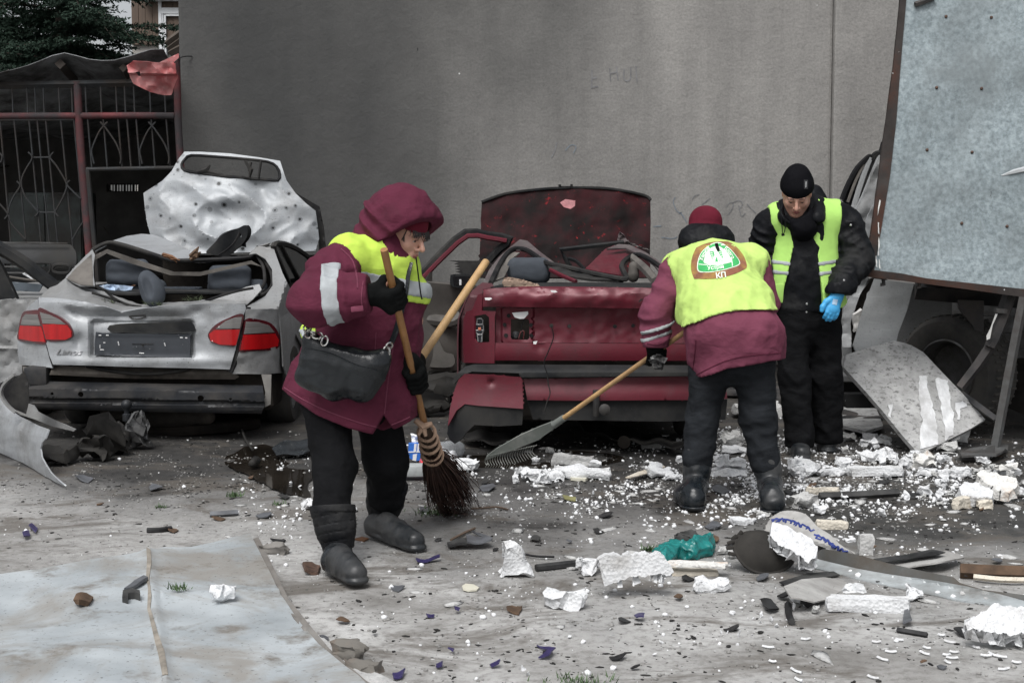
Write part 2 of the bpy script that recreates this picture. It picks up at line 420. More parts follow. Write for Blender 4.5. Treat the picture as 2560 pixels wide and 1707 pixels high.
def build_ground():
    xs = [-300, -60, -15]+[-9+i*.075 for i in range(241)]+[15, 60, 300]
    ys = [-60, -10]+[3+i*.075 for i in range(181)]+[20, 30, 80, 500]
    vs = [(x, y, gz(x, y) if (-9 <= x <= 9 and 3 <= y <= 16.5) else 0) for y in ys for x in xs]; nx = len(xs)
    fs = [(j*nx+i, j*nx+i+1, (j+1)*nx+i+1, (j+1)*nx+i) for j in range(len(ys)-1) for i in range(nx-1)]
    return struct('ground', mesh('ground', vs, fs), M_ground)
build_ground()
n_ = NT('puddle_water'); n_.bump(n_.noise(9, 3), .04, .01); n_.out(n_.mix(n_.ramp(n_.noise(2.5, 4), [(.35, 0.0), (.7, 1.0)]), (.012, .010, .008), (.03, .025, .02)), .04, 0, .5)
M_water = n_.m
_po = cm2([(560, 1150), (640, 1108), (700, 1120), (780, 1128), (800, 1170), (770, 1215), (770, 1240), (690, 1225), (620, 1190)], 5)
_po = [(a+14*nz((a*.03, b*.05, 1)), b+7*nz((a*.04, b*.06, 4))) for a, b in dens(_po, 6)]
struct('puddle', sheet_me('puddle', _po, lambda u, v: G(u, v, .004), 14, 0), M_water)
_po = cm2([(980, 1140), (1080, 1120), (1200, 1128), (1300, 1120), (1500, 1130), (1560, 1150), (1420, 1172), (1200, 1168), (1060, 1162)], 5)
struct('puddle', sheet_me('puddle', _po, lambda u, v: G(u, v, .0065), 16, 0), M_water)
# ---- the big rendered wall
WY = 13.6
def wall_mat():
    n = NT('sooty_render'); x, y, z = n.sep()
    big = n.noise(.5, 5, .55, n.mapped((1, 1, .45))); mid = n.noise(1.8, 6, .62, n.mapped((1, 1, .5), (3, 0, 1)))
    base = n.mix(n.ramp(mid, [(.3, 0.0), (.72, 1.0)]), (.25, .241, .229), (.32, .309, .292))
    # soot from the fire on the left half, with a ragged drifting edge
    s = n.math('ADD', n.math('MULTIPLY', x, -.42), n.math('MULTIPLY', n.math('SUBTRACT', big, .5), 2.6))
    s = n.math('ADD', s, n.math('MULTIPLY', n.math('SUBTRACT', z, 2.2), .1))
    s = n.math('SUBTRACT', s, n.math('MULTIPLY', n.math('POWER', n.math('MAXIMUM', n.math('SUBTRACT', n.math('MULTIPLY', x, -1.0), 2.1), 0.0), 1.5), .7))
    f = n.ramp(n.math('ADD', n.math('MULTIPLY', s, .42), .38), [(.1, 0.0), (.55, .74), (.9, .97)])
    c = n.mix(f, base, (.040, .041, .041))
    streak = n.ramp(n.noise(2.2, 4, .6, n.mapped((1.6, 1, .12), (1, 0, 0))), [(.46, 0.0), (.72, .3)])
    c = n.mix(streak, c, (.085, .083, .08))
    c = n.mix(n.ramp(n.noise(45, 4, .75), [(.35, .3), (.6, 0.0)]), c, (.05, .05, .049))
    chip = n.math('LESS_THAN', n.voro(5.5).outputs['Distance'], n.ramp(n.noise(3.1, 2, .5, n.mapped((1, 1, 1), (8, 1, 2))), [(.56, 0.0), (.7, .055)]))
    c = n.mix(chip, c, (.5, .5, .49))
    pit = n.math('LESS_THAN', n.voro(4.3, n.mapped((1.5, 1, .55), (2.3, 0, .7))).outputs['Distance'], n.ramp(n.noise(2.6, 2, .5, n.mapped((1, 1, 1), (3, 1, 5))), [(.5, 0.0), (.68, .06)]))
    c = n.mix(pit, c, (.025, .025, .025))
    n.bump(n.noise(3.2, 4, .6), .35, .05); n.bump(n.noise(38, 6, .75, n.mapped((1, 1, 1)), .2), .28, .012); n.bump(n.noise(9, 4, .6, n.mapped((1, 1, .8), (2, 0, 1)), 1.0), .14, .03)
    return n.out(c, .9)
M_wall = wall_mat()
bld = thing('building', 'tall windowless grey building wall with soot-blackened rough render behind the wrecks', 'building')
XL, XS = PX(452, 420, WY).x, PX(2079, 300, WY).x
def slab(x0, x1, y0, y1, z0, z1):
    m = MB(); m.box(((x0+x1)/2, (y0+y1)/2, (z0+z1)/2), (x1-x0, y1-y0, z1-z0)); return m
obj('wall', slab(XL, XS, WY, WY+9, -.3, 7.5).me('wall', False, .03), M_wall, bld)
obj('pilaster', slab(XS, 7.5, WY-.07, WY+9, -.3, 7.5).me('pilaster', False, .02), M_wall, bld)
M_tile = mat('plinth_tile', (.17, .175, .18), .45, var=.3, scale=1.5, dirt=(.07, .068, .065), dirt_amt=.45, bump=.1)
M_grout = mat('plinth_grout', (.09, .088, .085), .95)
obj('plinth', slab(XL+.03, 6.5, WY-.095, WY+.5, -.2, .66).me('plinth', False), M_grout, bld)
_tm = MB().box((0, 0, 0), (.15, .02, .15)).me('tile', False, .002, 1); _tm.materials.append(M_tile)
for j in range(4):
    for i in range(62):
        x = XL+.11+i*.155
        if x > 6.3 or (x < .9 and i % 2 == 0 and random.random() < .12): continue
        o = obj('tile', _tm, None, bld); o.location = (x, WY-.104+random.uniform(-.002, .002), .585-j*.155)
M_graf = mat('faded_paint', (.18, .18, .184), .9, var=.3, scale=20)
M_grafb = mat('faded_blue_paint', (.17, .195, .22), .9, var=.3, scale=20)
def stroke(m, pts, w):
    Q = catmull([PX(a, b, WY-.004) for a, b in pts], 5); P = list(Q)
    for i, p in enumerate(Q):
        t = (Q[min(i+1, len(P)-1)]-Q[max(0, i-1)]); t = t.normalized() if t.length else V(0, 0, 1)
        sd = V(t.z, 0, -t.x)*w*(.6+.5*abs(nz(p, 12))); P[i] = (p-sd, p+sd)
    vs = [q for a in P for q in a]; m.add(vs, [(2*i, 2*i+1, 2*i+3, 2*i+2) for i in range(len(P)-1)])
def zw(l): return ZM(l, 1300, 100, 1/3)
for st in ([(540, 225), (538, 365)], [(540, 290), (578, 284)], [(538, 358), (585, 350)], [(672, 212), (680, 312)], [(676, 255), (728, 240)], [(722, 205), (736, 305)], [(782, 215), (778, 285), (800, 308), (828, 290), (830, 205)], [(868, 195), (878, 318)], [(275, 770), (262, 830), (235, 882)]):
    _g = MB(); stroke(_g, zw(st), .008); obj('graffiti_stroke', _g.me('graffiti_stroke', False), M_graf, bld)
for st in ([(1545, 1255), (1570, 1225), (1600, 1222), (1590, 1270), (1560, 1310)], [(1590, 1225), (1640, 1205), (1670, 1230), (1640, 1275)], [(1640, 1240), (1660, 1320), (1690, 1300)], [(1700, 1230), (1770, 1300)], [(1365, 1235), (1425, 1188)], [(1290, 1200), (1310, 1170), (1345, 1160)]):
    _g = MB(); stroke(_g, zw(st), .006); obj('graffiti_stroke', _g.me('graffiti_stroke', False), M_graf, bld)
for st in ([(1165, 1180), (1150, 1215), (1175, 1280), (1215, 1310), (1250, 1370)], [(1190, 1300), (1215, 1295)], [(340, 830), (380, 790), (420, 800), (400, 850)], [(1000, 1400), (1060, 1395)], [(1060, 1480), (1140, 1490), (1180, 1475)]):
    _g = MB(); stroke(_g, zw(st), .007); obj('graffiti_stroke', _g.me('graffiti_stroke', False), M_grafb, bld)
settle(bld)
# ---- garage gate, canopy and shed on the left
FY = 13.25
M_redp = mat('red_worn_paint', (.14, .028, .031), .6, spec=.2, var=.35, scale=7, dirt=(.045, .04, .042), dirt_amt=.62, dirt_scale=2.2, bump=.15)
M_bar = mat('dull_steel_bar', (.032, .034, .036), .6, .1, spec=.2, var=.3, scale=9, dirt=(.04, .034, .03), dirt_amt=.4)
def zE(l): return ZM(l, 0, 280, .2041)
def zF(l): return ZM(l, 0, 0, .1998)
def pipe(pts, r, Y=FY, n=8): return MB().tube([PX(a, b, Y) for a, b in pts], r, n).me('pipe')
gate = thing('garage_gate', 'red-posted grey bar gate with curved scrolls at the left of the wall', 'gate')
post = [obj('post', pipe([(193, 205), (199, 330), (214, 520), (231, 740), (248, 985)], .036, n=12), M_redp, gate), obj('post', pipe([(441, 140), (445, 300), (452, 420), (466, 620), (484, 960)], .034, n=12), M_redp, gate)]
obj('rail', pipe([(-60, 291), (100, 290), (192, 290)], .03, n=10), M_redp, gate); obj('rail', pipe([(203, 290), (330, 289), (436, 290)], .03, n=10), M_redp, gate)
obj('leaf_rail', pipe(zE([(-200, 102), (910, 95)]), .012), M_bar, gate)
obj('leaf_rail', pipe(zE([(1060, 704), (2150, 684)]), .019), M_bar, gate)
obj('leaf_stile', pipe(zE([(1070, 700), (1150, 1560), (1260, 2900)]), .024), M_bar, gate)
for a, b in ((-170, -40), (0, 128), (172, 318), (355, 500), (455, 600), (560, 702), (745, 885), (905, 1040)):
    k = (b-a)/1460
    obj('bar', pipe(zE([(a, 98), (b, 1560), (b+k*1500, 3060)]), .0085, n=6), M_bar, gate)
for a, b in ((1075, 1125), (1265, 1315), (1447, 1497), (1555, 1607), (1668, 1718), (1852, 1900), (2036, 2085)):
    obj('bar', pipe(zE([(a, 92), (b, 692)]), .0085, n=6), M_bar, gate)
for xs in (150, 335, 435, 540, 735, 895, 1068, 1258, 1450, 1558, 1672, 1872, 2058):
    obj('bar', pipe(zF([(xs, 1080), (xs+14, 1425)]), .0085, n=6), M_bar, gate)
for cx, dx in ((1272, 0), (1862, 0)):
    for s in (-1, 1):
        obj('scroll', MB().tube(catmull([PX(*q, FY-.02) for q in zE([(cx+s*-45+0, 125), (cx+s*4, 175), (cx+s*60, 250), (cx+s*(140 if s > 0 else 115), 370), (cx+s*(190 if s > 0 else 150), 480), (cx+s*(205 if s > 0 else 140)+5, 570), (cx+s*(200 if s > 0 else 120), 635)])], 4), .0085, 6).me('scroll'), M_bar, gate)
for pts in ([(345, 495), (395, 560), (330, 680), (275, 790), (262, 900), (310, 1040), (390, 1140), (465, 1225), (430, 1280)], [(655, 495), (615, 560), (690, 660), (770, 790), (815, 890), (800, 980), (740, 1110), (680, 1220), (715, 1280)],
            [(205, 850), (245, 910), (165, 1040), (115, 1160), (95, 1260), (55, 1310)], [(-20, 1110), (90, 1240), (140, 1370), (230, 1480), (310, 1560)], [(855, 840), (820, 890), (900, 980), (990, 1065)], [(1015, 1350), (950, 1450), (890, 1560)], [(-40, 480), (25, 540), (10, 620)]):
    obj('scroll', MB().tube(catmull([PX(*q, FY-.02) for q in zE(pts)], 4), .0085, 6).me('scroll'), M_bar, gate)
for pts in ([(395, 560), (630, 556)], [(465, 1230), (680, 1232)], [(945, 500), (985, 500)], [(990, 1070), (1035, 1070)], [(1010, 1348), (1055, 1346)]):
    obj('cross_bar', pipe(zE(pts), .009, n=6), M_bar, gate)
settle(gate)
M_roof = mat('sooty_roof_sheet', (.20, .208, .215), .6, .1, var=.35, scale=3, dirt=(.03, .028, .027), dirt_amt=.5, bump=.2)
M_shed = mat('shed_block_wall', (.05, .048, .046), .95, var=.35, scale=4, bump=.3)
shed = thing('garage_shed', 'dark open shed with a buckled grey sheet roof behind the gate', 'shed')
def roof_fn(u, v):
    # u along x (m), v depth (m): buckled flat sheet
    x = -8+u; ph = (x+6.2)
    pk = math.exp(-((x+4.05)/.34)**2)*.16 if False else 0
    fx = PX(0, 0, FY).x
    prof = np.interp(x, [-8, -4.75, -4.45, -4.2, -4.02, -3.9, -3.6, -3.2], [2.72, 2.72, 2.80, 2.90, 2.93, 2.87, 2.88, 2.96])
    z = prof-.34*min(v, 1.1)/1.1+.025*math.sin(x*9)*(.4+.6*v/4)+.04*fbm((x, v, 0), 1.3, 3)
    return (x, FY-.15+v, z)
obj('roof', sheet_me('roof', [(0, 0), (4.83, 0), (4.83, 4.2), (0, 4.2)], roof_fn, .11, .006), M_roof, shed)
for pts in ([(-6.5, FY, 2.62), (-3.25, FY, 2.68)], [(-6.5, FY+2, 2.6), (-3.25, FY+2, 2.6)]):
    obj('beam', MB().tube(pts, .035, 4).me('beam', False), M_bar, shed)
obj('rafter', MB().tube([PX(150, 160, FY-.1), PX(190, 205, FY+.5)], .05, 4).me('rafter', False), mat('charred_wood', (.03, .024, .02), .9, bump=.4, stretch=(1, 1, .2)), shed)
obj('rafter', MB().tube([PX(308, 170, FY-.1), PX(330, 215, FY+.7)], .04, 4).me('rafter', False), MATS['charred_wood'], shed)
_h = [PX(268, 462, FY+4), PX(345, 462, FY+4), PX(345, 478, FY+4), PX(268, 478, FY+4)]
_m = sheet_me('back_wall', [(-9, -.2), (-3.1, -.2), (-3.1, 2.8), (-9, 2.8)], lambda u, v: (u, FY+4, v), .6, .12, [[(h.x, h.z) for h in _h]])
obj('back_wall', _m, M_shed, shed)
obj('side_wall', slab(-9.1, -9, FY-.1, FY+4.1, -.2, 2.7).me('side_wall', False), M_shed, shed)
for i in range(11):
    a = PX(268+i*7.3, 460, FY+3.95); b = PX(268+i*7.3, 480, FY+3.95)
    obj('grille_bar', MB().tube([a, b], .008+.006*(i % 3 == 0), 4).me('grille_bar', False), M_bar, shed)
settle(shed)
# stored things inside the dark shed
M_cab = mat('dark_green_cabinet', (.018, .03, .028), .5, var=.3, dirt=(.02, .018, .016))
cb = thing('metal_cabinet', 'dark green metal cabinet standing inside the shed behind the gate bars', 'cabinet')
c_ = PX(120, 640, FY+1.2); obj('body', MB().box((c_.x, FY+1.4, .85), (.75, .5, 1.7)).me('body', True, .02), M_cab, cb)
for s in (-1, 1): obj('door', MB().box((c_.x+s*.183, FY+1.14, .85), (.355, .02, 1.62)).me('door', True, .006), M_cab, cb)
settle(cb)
# torn red sheet hanging from the canopy corner
M_redsheet = mat('faded_red_sheet', (.45, .085, .09), .42, var=.25, scale=3, dirt=(.42, .25, .24), dirt_amt=.5, dirt_scale=2.6, speck=(.75, .7, .7), speck_scale=18, speck_size=.05, bump=.1)
def redfn(u, v):
    p = PX(u, v, FY-.35); p.y += .05*math.sin(u*.05)+.07*fbm((u*.02, v*.02, 0), 1, 3)+.0009*(v-150)*1.3+(.05 if v > 186 else 0); return p
_ro = zF([(1580, 820), (1680, 775), (2040, 775), (2190, 775), (2180, 960), (2120, 1060), (2075, 1165), (1985, 1172), (1840, 1140), (1745, 1090), (1640, 1040), (1600, 960), (1600, 880)])
rs = sheet('red_metal_sheet', _ro, redfn, 5, M_redsheet, None, .004, [zF([(1695, 905), (1740, 890), (1752, 925), (1740, 950), (1712, 945)])])
tag(rs, 'torn faded red metal sheet hanging from the canopy corner', 'metal sheet')
rs2 = sheet('red_metal_sheet', zF([(2000, 780), (2235, 670), (2240, 720), (2190, 775)]), lambda u, v: PX(u, v, FY-.1), 6, M_redsheet)
tag(rs2, 'small red metal strip wedged between canopy and wall corner', 'metal sheet')
wr_ = obj('wire', MB().tube(catmull([PX(436, 157, FY-.4), PX(455, 143, WY-.15), PX(480, 141, WY-.006)], 5), .006, 6).me('wire'), M_bar)
tag(wr_, 'short grey wire stub bending onto the wall corner by the red sheet', 'wire')
# ---- house far behind
M_clad = mat('brown_cladding', (.11, .078, .058), .7, var=.15, scale=5, stretch=(6, 1, .3))
M_wfr = mat('white_window_frame', (.72, .74, .76), .4, var=.05); M_glass = mat('dark_window_glass', (.05, .055, .06), .05, var=.2, spec=.6)
M_pale = mat('pale_plaster', (.45, .43, .40), .9, var=.15, bump=.2)
HY = 24.0
hs_ = thing('house', 'brown clad house with white window frames seen past the wall corner', 'house')
hx = lambda p: PX(p, 50, HY).x
hz = lambda p: PX(400, p, HY).z
obj('wall', slab(hx(325), hx(700), HY+.1, HY+6, 0, 9).me('wall', False), M_pale, hs_)
for i in range(7):
    x0 = hx(328)+i*.115
    obj('cladding_board', slab(x0, x0+.112, HY+.03+.004*(i % 2), HY+.12, hz(112), 8).me('cladding_board', False, .004, 1), M_clad, hs_)
win = obj('window', slab(hx(396)+.1, hx(520), HY+.06, HY+.12, hz(132), 7.5).me('window', False), M_glass, hs_)
for a in (slab(hx(396), hx(404), HY, HY+.1, hz(140), 7.5), slab(hx(404), hx(520), HY-.01, HY+.1, hz(35), hz(20)), slab(hx(406), hx(409), HY-.015, HY+.1, hz(140), hz(36)), slab(hx(411), hx(415), HY-.02, HY+.1, hz(140), hz(38)), slab(hx(415), hx(520), HY-.02, HY+.1, hz(41), hz(37))):
    obj('window_frame', a.me('window_frame', False), M_wfr, win)
obj('sill', slab(hx(362), hx(520), HY-.15, HY+.2, hz(4), hz(-8)).me('sill', False), M_wfr, hs_)
settle(hs_)
h2 = thing('house', 'pale plastered house half hidden behind the conifer at the left edge', 'house')
obj('wall', slab(PX(-200, 0, 28).x, PX(28, 0, 28).x, 28, 33, 0, PX(0, 128, 28).z).me('wall', False), M_pale, h2)
obj('gable', slab(PX(-200, 0, 28).x-.2, PX(34, 0, 28).x, 27.9, 33.1, PX(0, 128, 28).z, PX(0, 120, 28).z).me('gable', False), M_clad, h2)
settle(h2)
lr = obj('lean_to_roof', None); tag(lr, 'weathered brown board eaves poking out beside the wall corner', 'roof')
for a, b, r in (((420, 108), (452, 84), .05), ((424, 122), (455, 97), .045), ((428, 132), (458, 116), .05)):
    obj('board', MB().tube([PX(*a, 14.6), PX(b[0]+8, b[1]-4, 14.5)], r, 4).me('board', False), mat('weathered_wood', (.09, .072, .058), .9, var=.4, scale=5, bump=.4, stretch=(1, 1, 1)), lr)
settle(lr)
# ---- conifers
M_need = mat('conifer_needles', (.022, .040, .028), .8, spec=.2, var=.45, scale=1.5); M_bark = mat('dark_bark', (.045, .035, .028), .95, bump=.5)
def conifer(base, H, spread, seed, label, zmin, zmax):
    r = random.Random(seed); t = thing('conifer_tree', label, 'tree', 'conifers behind the shed')
    trunk = MB(); trunk.tube([base+V(0, 0, z)+V(.05*math.sin(z), .05*math.cos(z*1.3), 0) for z in np.linspace(0, H, 10)], [.2*(1-z/(H*1.03)) for z in np.linspace(0, H, 10)], 8)
    vs, fs = [], []
    z = 1.6
    while z < H-.2:
        k = 7 if z < zmax else 4
        for i in range(k):
            az = r.uniform(0, 6.283); L = spread*(1-z/H)**.75*r.uniform(.75, 1.15)+.2; droop = r.uniform(-.05, .5)
            d = V(math.cos(az), math.sin(az), 0); pts = [base+V(0, 0, z)+d*(L*q)+V(0, 0, .10*L*q-droop*L*q*q) for q in np.linspace(0, 1, 6)]
            trunk.tube(pts, [.022*(1-q*.85) for q in np.linspace(0, 1, 6)], 4, False)
            if not (zmin < z < zmax+.8): continue
            sd = V(-d.y, d.x, 0); nt = int(L*20)
            for j in range(nt):
                q = (j+.5)/nt; a = min(4, int(q*5)); p = pts[a].lerp(pts[a+1], q*5-a)
                for s in (-1, 1):
                    tl = r.uniform(.16, .42)*(1.15-q*.5); td = (sd*s*r.uniform(.5, 1)+d*r.uniform(.2, .8)+V(0, 0, r.uniform(-.35, .1))).normalized()
                    nn = int(tl*60)
                    for m in range(nn):
                        c = p+td*tl*(m+r.random())/nn; nd = (td*.7+V(r.uniform(-1, 1), r.uniform(-1, 1), r.uniform(-.8, .8))).normalized(); l = r.uniform(.03, .065)
                        w = nd.cross(V(r.uniform(-1, 1), r.uniform(-1, 1), r.uniform(-1, 1))).normalized()*r.uniform(.010, .018); b = len(vs)
                        vs += [c-w, c+w, c+nd*l]; fs.append((b, b+1, b+2))
        z += r.uniform(.16, .26) if zmin < z < zmax else .5
    obj('trunk', trunk.me('trunk', True), M_bark, t); c = obj('crown', mesh('crown', vs, fs, False), M_need, t)
    settle(t)
conifer(V(-5.75, 18.6, 0), 8.5, 2.0, 3, 'dark green conifer behind the shed, nearest to the wall corner', 2.4, 4.6)
conifer(V(-7.0, 19.6, 0), 9.0, 2.3, 5, 'dark green conifer behind the shed, at the left picture edge', 2.4, 4.8)
# ================================================================ PEOPLE
def fabric(name, col, weave=420, var=.18, rough=.85, dirt=None, wr=.25, da=.3, sp=.15):
    if name in MATS: return MATS[name]
    n = NT(name); d = [c*(1-var) for c in col]; l = [min(1, c*(1+var)) for c in col]
    c = n.mix(n.ramp(n.noise(7, 5, .6), [(.3, 0.0), (.7, 1.0)]), d, l)
    if dirt: c = n.mix(n.ramp(n.noise(5, 6, .7, n.mapped((1, 1, 1), (2, 5, 1))), [(.66-da*.35, 0.0), (.86-da*.3, .7)]), c, dirt)
    n.bump(n.noise(9, 3, .5, n.mapped((1, 1, 1.6)), .3), wr, .03); n.bump(n.noise(weave, 2, .5), .25, .002)
    n.out(c, rough, 0, sp); MATS[name] = n.m; return n.m
M_burg = fabric('burgundy_work_cloth', (.092, .018, .036), var=.18, dirt=(.062, .022, .03), wr=.5)
M_burg2 = fabric('faded_burgundy_cloth', (.155, .042, .070), var=.15, dirt=(.10, .035, .05), wr=.45)
M_knit = fabric('burgundy_knit', (.11, .010, .022), weave=260, var=.2)
M_hiv = fabric('fluorescent_yellow_cloth', (.50, .69, .10), var=.08, wr=.3, dirt=(.42, .55, .09), da=.1)
M_hivp = fabric('pale_fluorescent_cloth', (.50, .69, .19), var=.08, wr=.3, dirt=(.45, .6, .16), da=.1)
M_hivg = fabric('fluorescent_lime_cloth', (.42, .70, .17), var=.07, wr=.14, dirt=(.33, .5, .12), da=.12)
M_refl = mat('reflective_silver_tape', (.36, .385, .40), .6, 0, var=.16, scale=9, dirt=(.25, .26, .27), dirt_amt=.35)
M_blk = fabric('black_trouser_cloth', (.007, .0072, .008), var=.25, wr=.5, sp=.08)
M_grey = fabric('charcoal_trouser_cloth', (.017, .019, .022), var=.25, wr=.5, sp=.1)
M_quilt = mat('black_quilted_nylon', (.006, .0065, .008), .5, spec=.12, var=.3, scale=12, bump=.25, bump_scale=25, bdist=.02, dirt=(.03, .03, .03), dirt_amt=.2)
M_rub = mat('black_rubber_boot', (.009, .012, .015), .27, spec=.35, var=.3, scale=8, dirt=(.06, .06, .06), dirt_amt=.35, bump=.1)
M_glv = fabric('black_wool_glove', (.006, .0065, .0065), weave=200, var=.3, sp=.06, dirt=(.02, .02, .019), wr=.3)
M_blue = mat('blue_rubber_glove', (.06, .38, .72), .5, var=.1, bump=.15, bump_scale=120)
M_bknit = fabric('black_knit_cap', (.006, .006, .0075), weave=240, var=.2, sp=.06)
M_hair = mat('dark_brown_hair', (.018, .013, .011), .5, var=.4, scale=60)
M_lip = mat('lip_skin', (.33, .11, .10), .5, var=.1); M_eyew = mat('eye_white', (.36, .32, .30), .2, var=.03); M_iris = mat('dark_iris', (.02, .014, .01), .1)
def skin_mat():
    n = NT('skin'); c = n.mix(n.ramp(n.noise(16, 4), [(.35, 0.0), (.65, 1.0)]), (.50, .27, .20), (.60, .35, .265))
    n.bump(n.noise(180, 3), .12, .002); n.out(c, .55); n.b.inputs['Subsurface Weight'].default_value = .08; n.b.inputs['Subsurface Radius'].default_value = (.01, .004, .002); return n.m
M_skin = skin_mat()
def basis(f, up):
    f = Vector(f).normalized(); up = Vector(up); u = (up-f*up.dot(f)).normalized(); return Matrix((f.cross(u), f, u)).transposed()
def head(S, c, f, up, s=1.0, k=1.0):
    M = basis(f, up); L = lambda x, y, z: c+M @ (V(x, y, z)*s); E = lambda p, r, kk=.02, op='add': S.ell(L(*p), [q*s for q in r], M, kk, op)
    E((0, -.014, .035), (.074, .096, .105)); E((0, .022, -.028), (.062, .070, .082), .03)
    for q in (-1, 1):
        S.cap(L(q*.05, -.0, -.055), L(q*.02, .064, -.096), .024*s, .019*s, .03); E((q*.04, .058, -.022), (.024, .024, .026), .02)
        E((q*.076, -.014, -.008), (.009, .02, .031), .006); E((q*.015, .099, -.034), (.0085, .009, .008), .006)
        E((q*.031, .1, .006), (.0185, .016, .011), .008, 'sub'); E((q*.031, .0815, .0095), (.0145, .0135, .0085), .004)
    E((0, .074, -.098), (.022, .019, .017), .02); S.cap(L(-.038, .083, .024), L(.038, .083, .024), .011*s, None, .014)
    S.cap(L(0, .092, .014), L(0, .117, -.026), .0075*s, .0125*s, .01)
    S.cap(L(-.018, .083, -.06), L(.018, .083, -.06), .0095*s, None, .01); S.cap(L(-.014, .080, -.073), L(.014, .080, -.073), .009*s, None, .008)
    return L, M
def face_bits(par, L, M, s, brow=M_hair):
    for q in (-1, 1):
        e = SDF(L(q*.031, .085, .006)-V(1, 1, 1)*.02, L(q*.031, .085, .006)+V(1, 1, 1)*.02, .0022); e.ell(L(q*.031, .0795, .003), (.0105*s,)*3, M, 0)
        ey = obj('eye', e.me('eye'), M_eyew, par)
        e = SDF(L(q*.031, .093, .003)-V(1, 1, 1)*.012, L(q*.031, .093, .003)+V(1, 1, 1)*.012, .0013); e.ell(L(q*.032, .0885, .001), (.0055*s, .004*s, .0045*s), M, 0)
        obj('iris', e.me('iris'), M_iris, ey)
        obj('eyebrow', MB().tube([L(q*.014, .097, .027), L(q*.03, .098, .032), L(q*.05, .086, .026)], [.0018*s, .0026*s, .0012*s], 6).me('eyebrow'), brow, par)
        obj('eyelashes', MB().tube([L(q*.018, .094, .008), L(q*.031, .099, .0085), L(q*.046, .090, .006)], [.0009*s, .0014*s, .0008*s], 5).me('eyelashes'), M_hair, par)
    m = MB(); m.tube([L(-.023, .083, -.0655), L(-.008, .094, -.0625), L(0, .0955, -.064), L(.008, .094, -.0625), L(.023, .083, -.0655)], [.002*s, .0055*s, .005*s, .0055*s, .002*s], 7); m.tube([L(-.02, .083, -.068), L(0, .0935, -.0715), L(.02, .083, -.068)], [.002*s, .0062*s, .002*s], 7)
    obj('lips', m.me('lips'), M_lip, par)
def grip(S, c, ax, wrist, rs, sc=1.0, flip=1):
    ax = Vector(ax).normalized(); u = wrist-c; u = (u-ax*u.dot(ax)).normalized(); v = ax.cross(u)*flip
    P = lambda t, th, q: c+ax*t*sc+(u*math.cos(R(th))+v*math.sin(R(th)))*(rs+q*sc)
    for t, l in ((-.036, .94), (-.012, 1), (.012, 1.0), (.036, .97)):
        S.cap(wrist, P(t, 48, .034), .033*sc, .020*sc, .02)
        S.chain([P(t, 48, .030), P(t, 100, .021), P(t, 160, .016), P(t, 225*l, .014), P(t, 285*l, .013)], [.0165*sc, .0145*sc, .0135*sc, .0125*sc, .011*sc], .004)
    S.chain([wrist+ax*.02*sc, P(.05, -5, .036), P(.056, -60, .023), P(.05, -120, .016)], [.026*sc, .02*sc, .0155*sc, .012*sc], .008)
    return S
def box_of(pts, m): 
    a = np.array([list(p) for p in pts]); return a.min(0)-m, a.max(0)+m
def plane3(a, b, c):
    a, b, c = Vector(a), Vector(b), Vector(c); n = (b-a).cross(c-a).normalized(); return a, n
def pl(X, Y, Z, p, n): return (X-p[0])*n[0]+(Y-p[1])*n[1]+(Z-p[2])*n[2]
def at_py(A, B, py):
    lo, hi = 0.0, 1.0
    def pyy(t):
        p = A.lerp(B, t); d = p-V(0, 0, CZ); w = d.y*_cp-d.z*_sp; return 853.5-FPX*(d.y*_sp+d.z*_cp)/w
    for _ in range(40):
        m = (lo+hi)/2
        if pyy(m) < py: lo = m
        else: hi = m
    return A.lerp(B, lo)
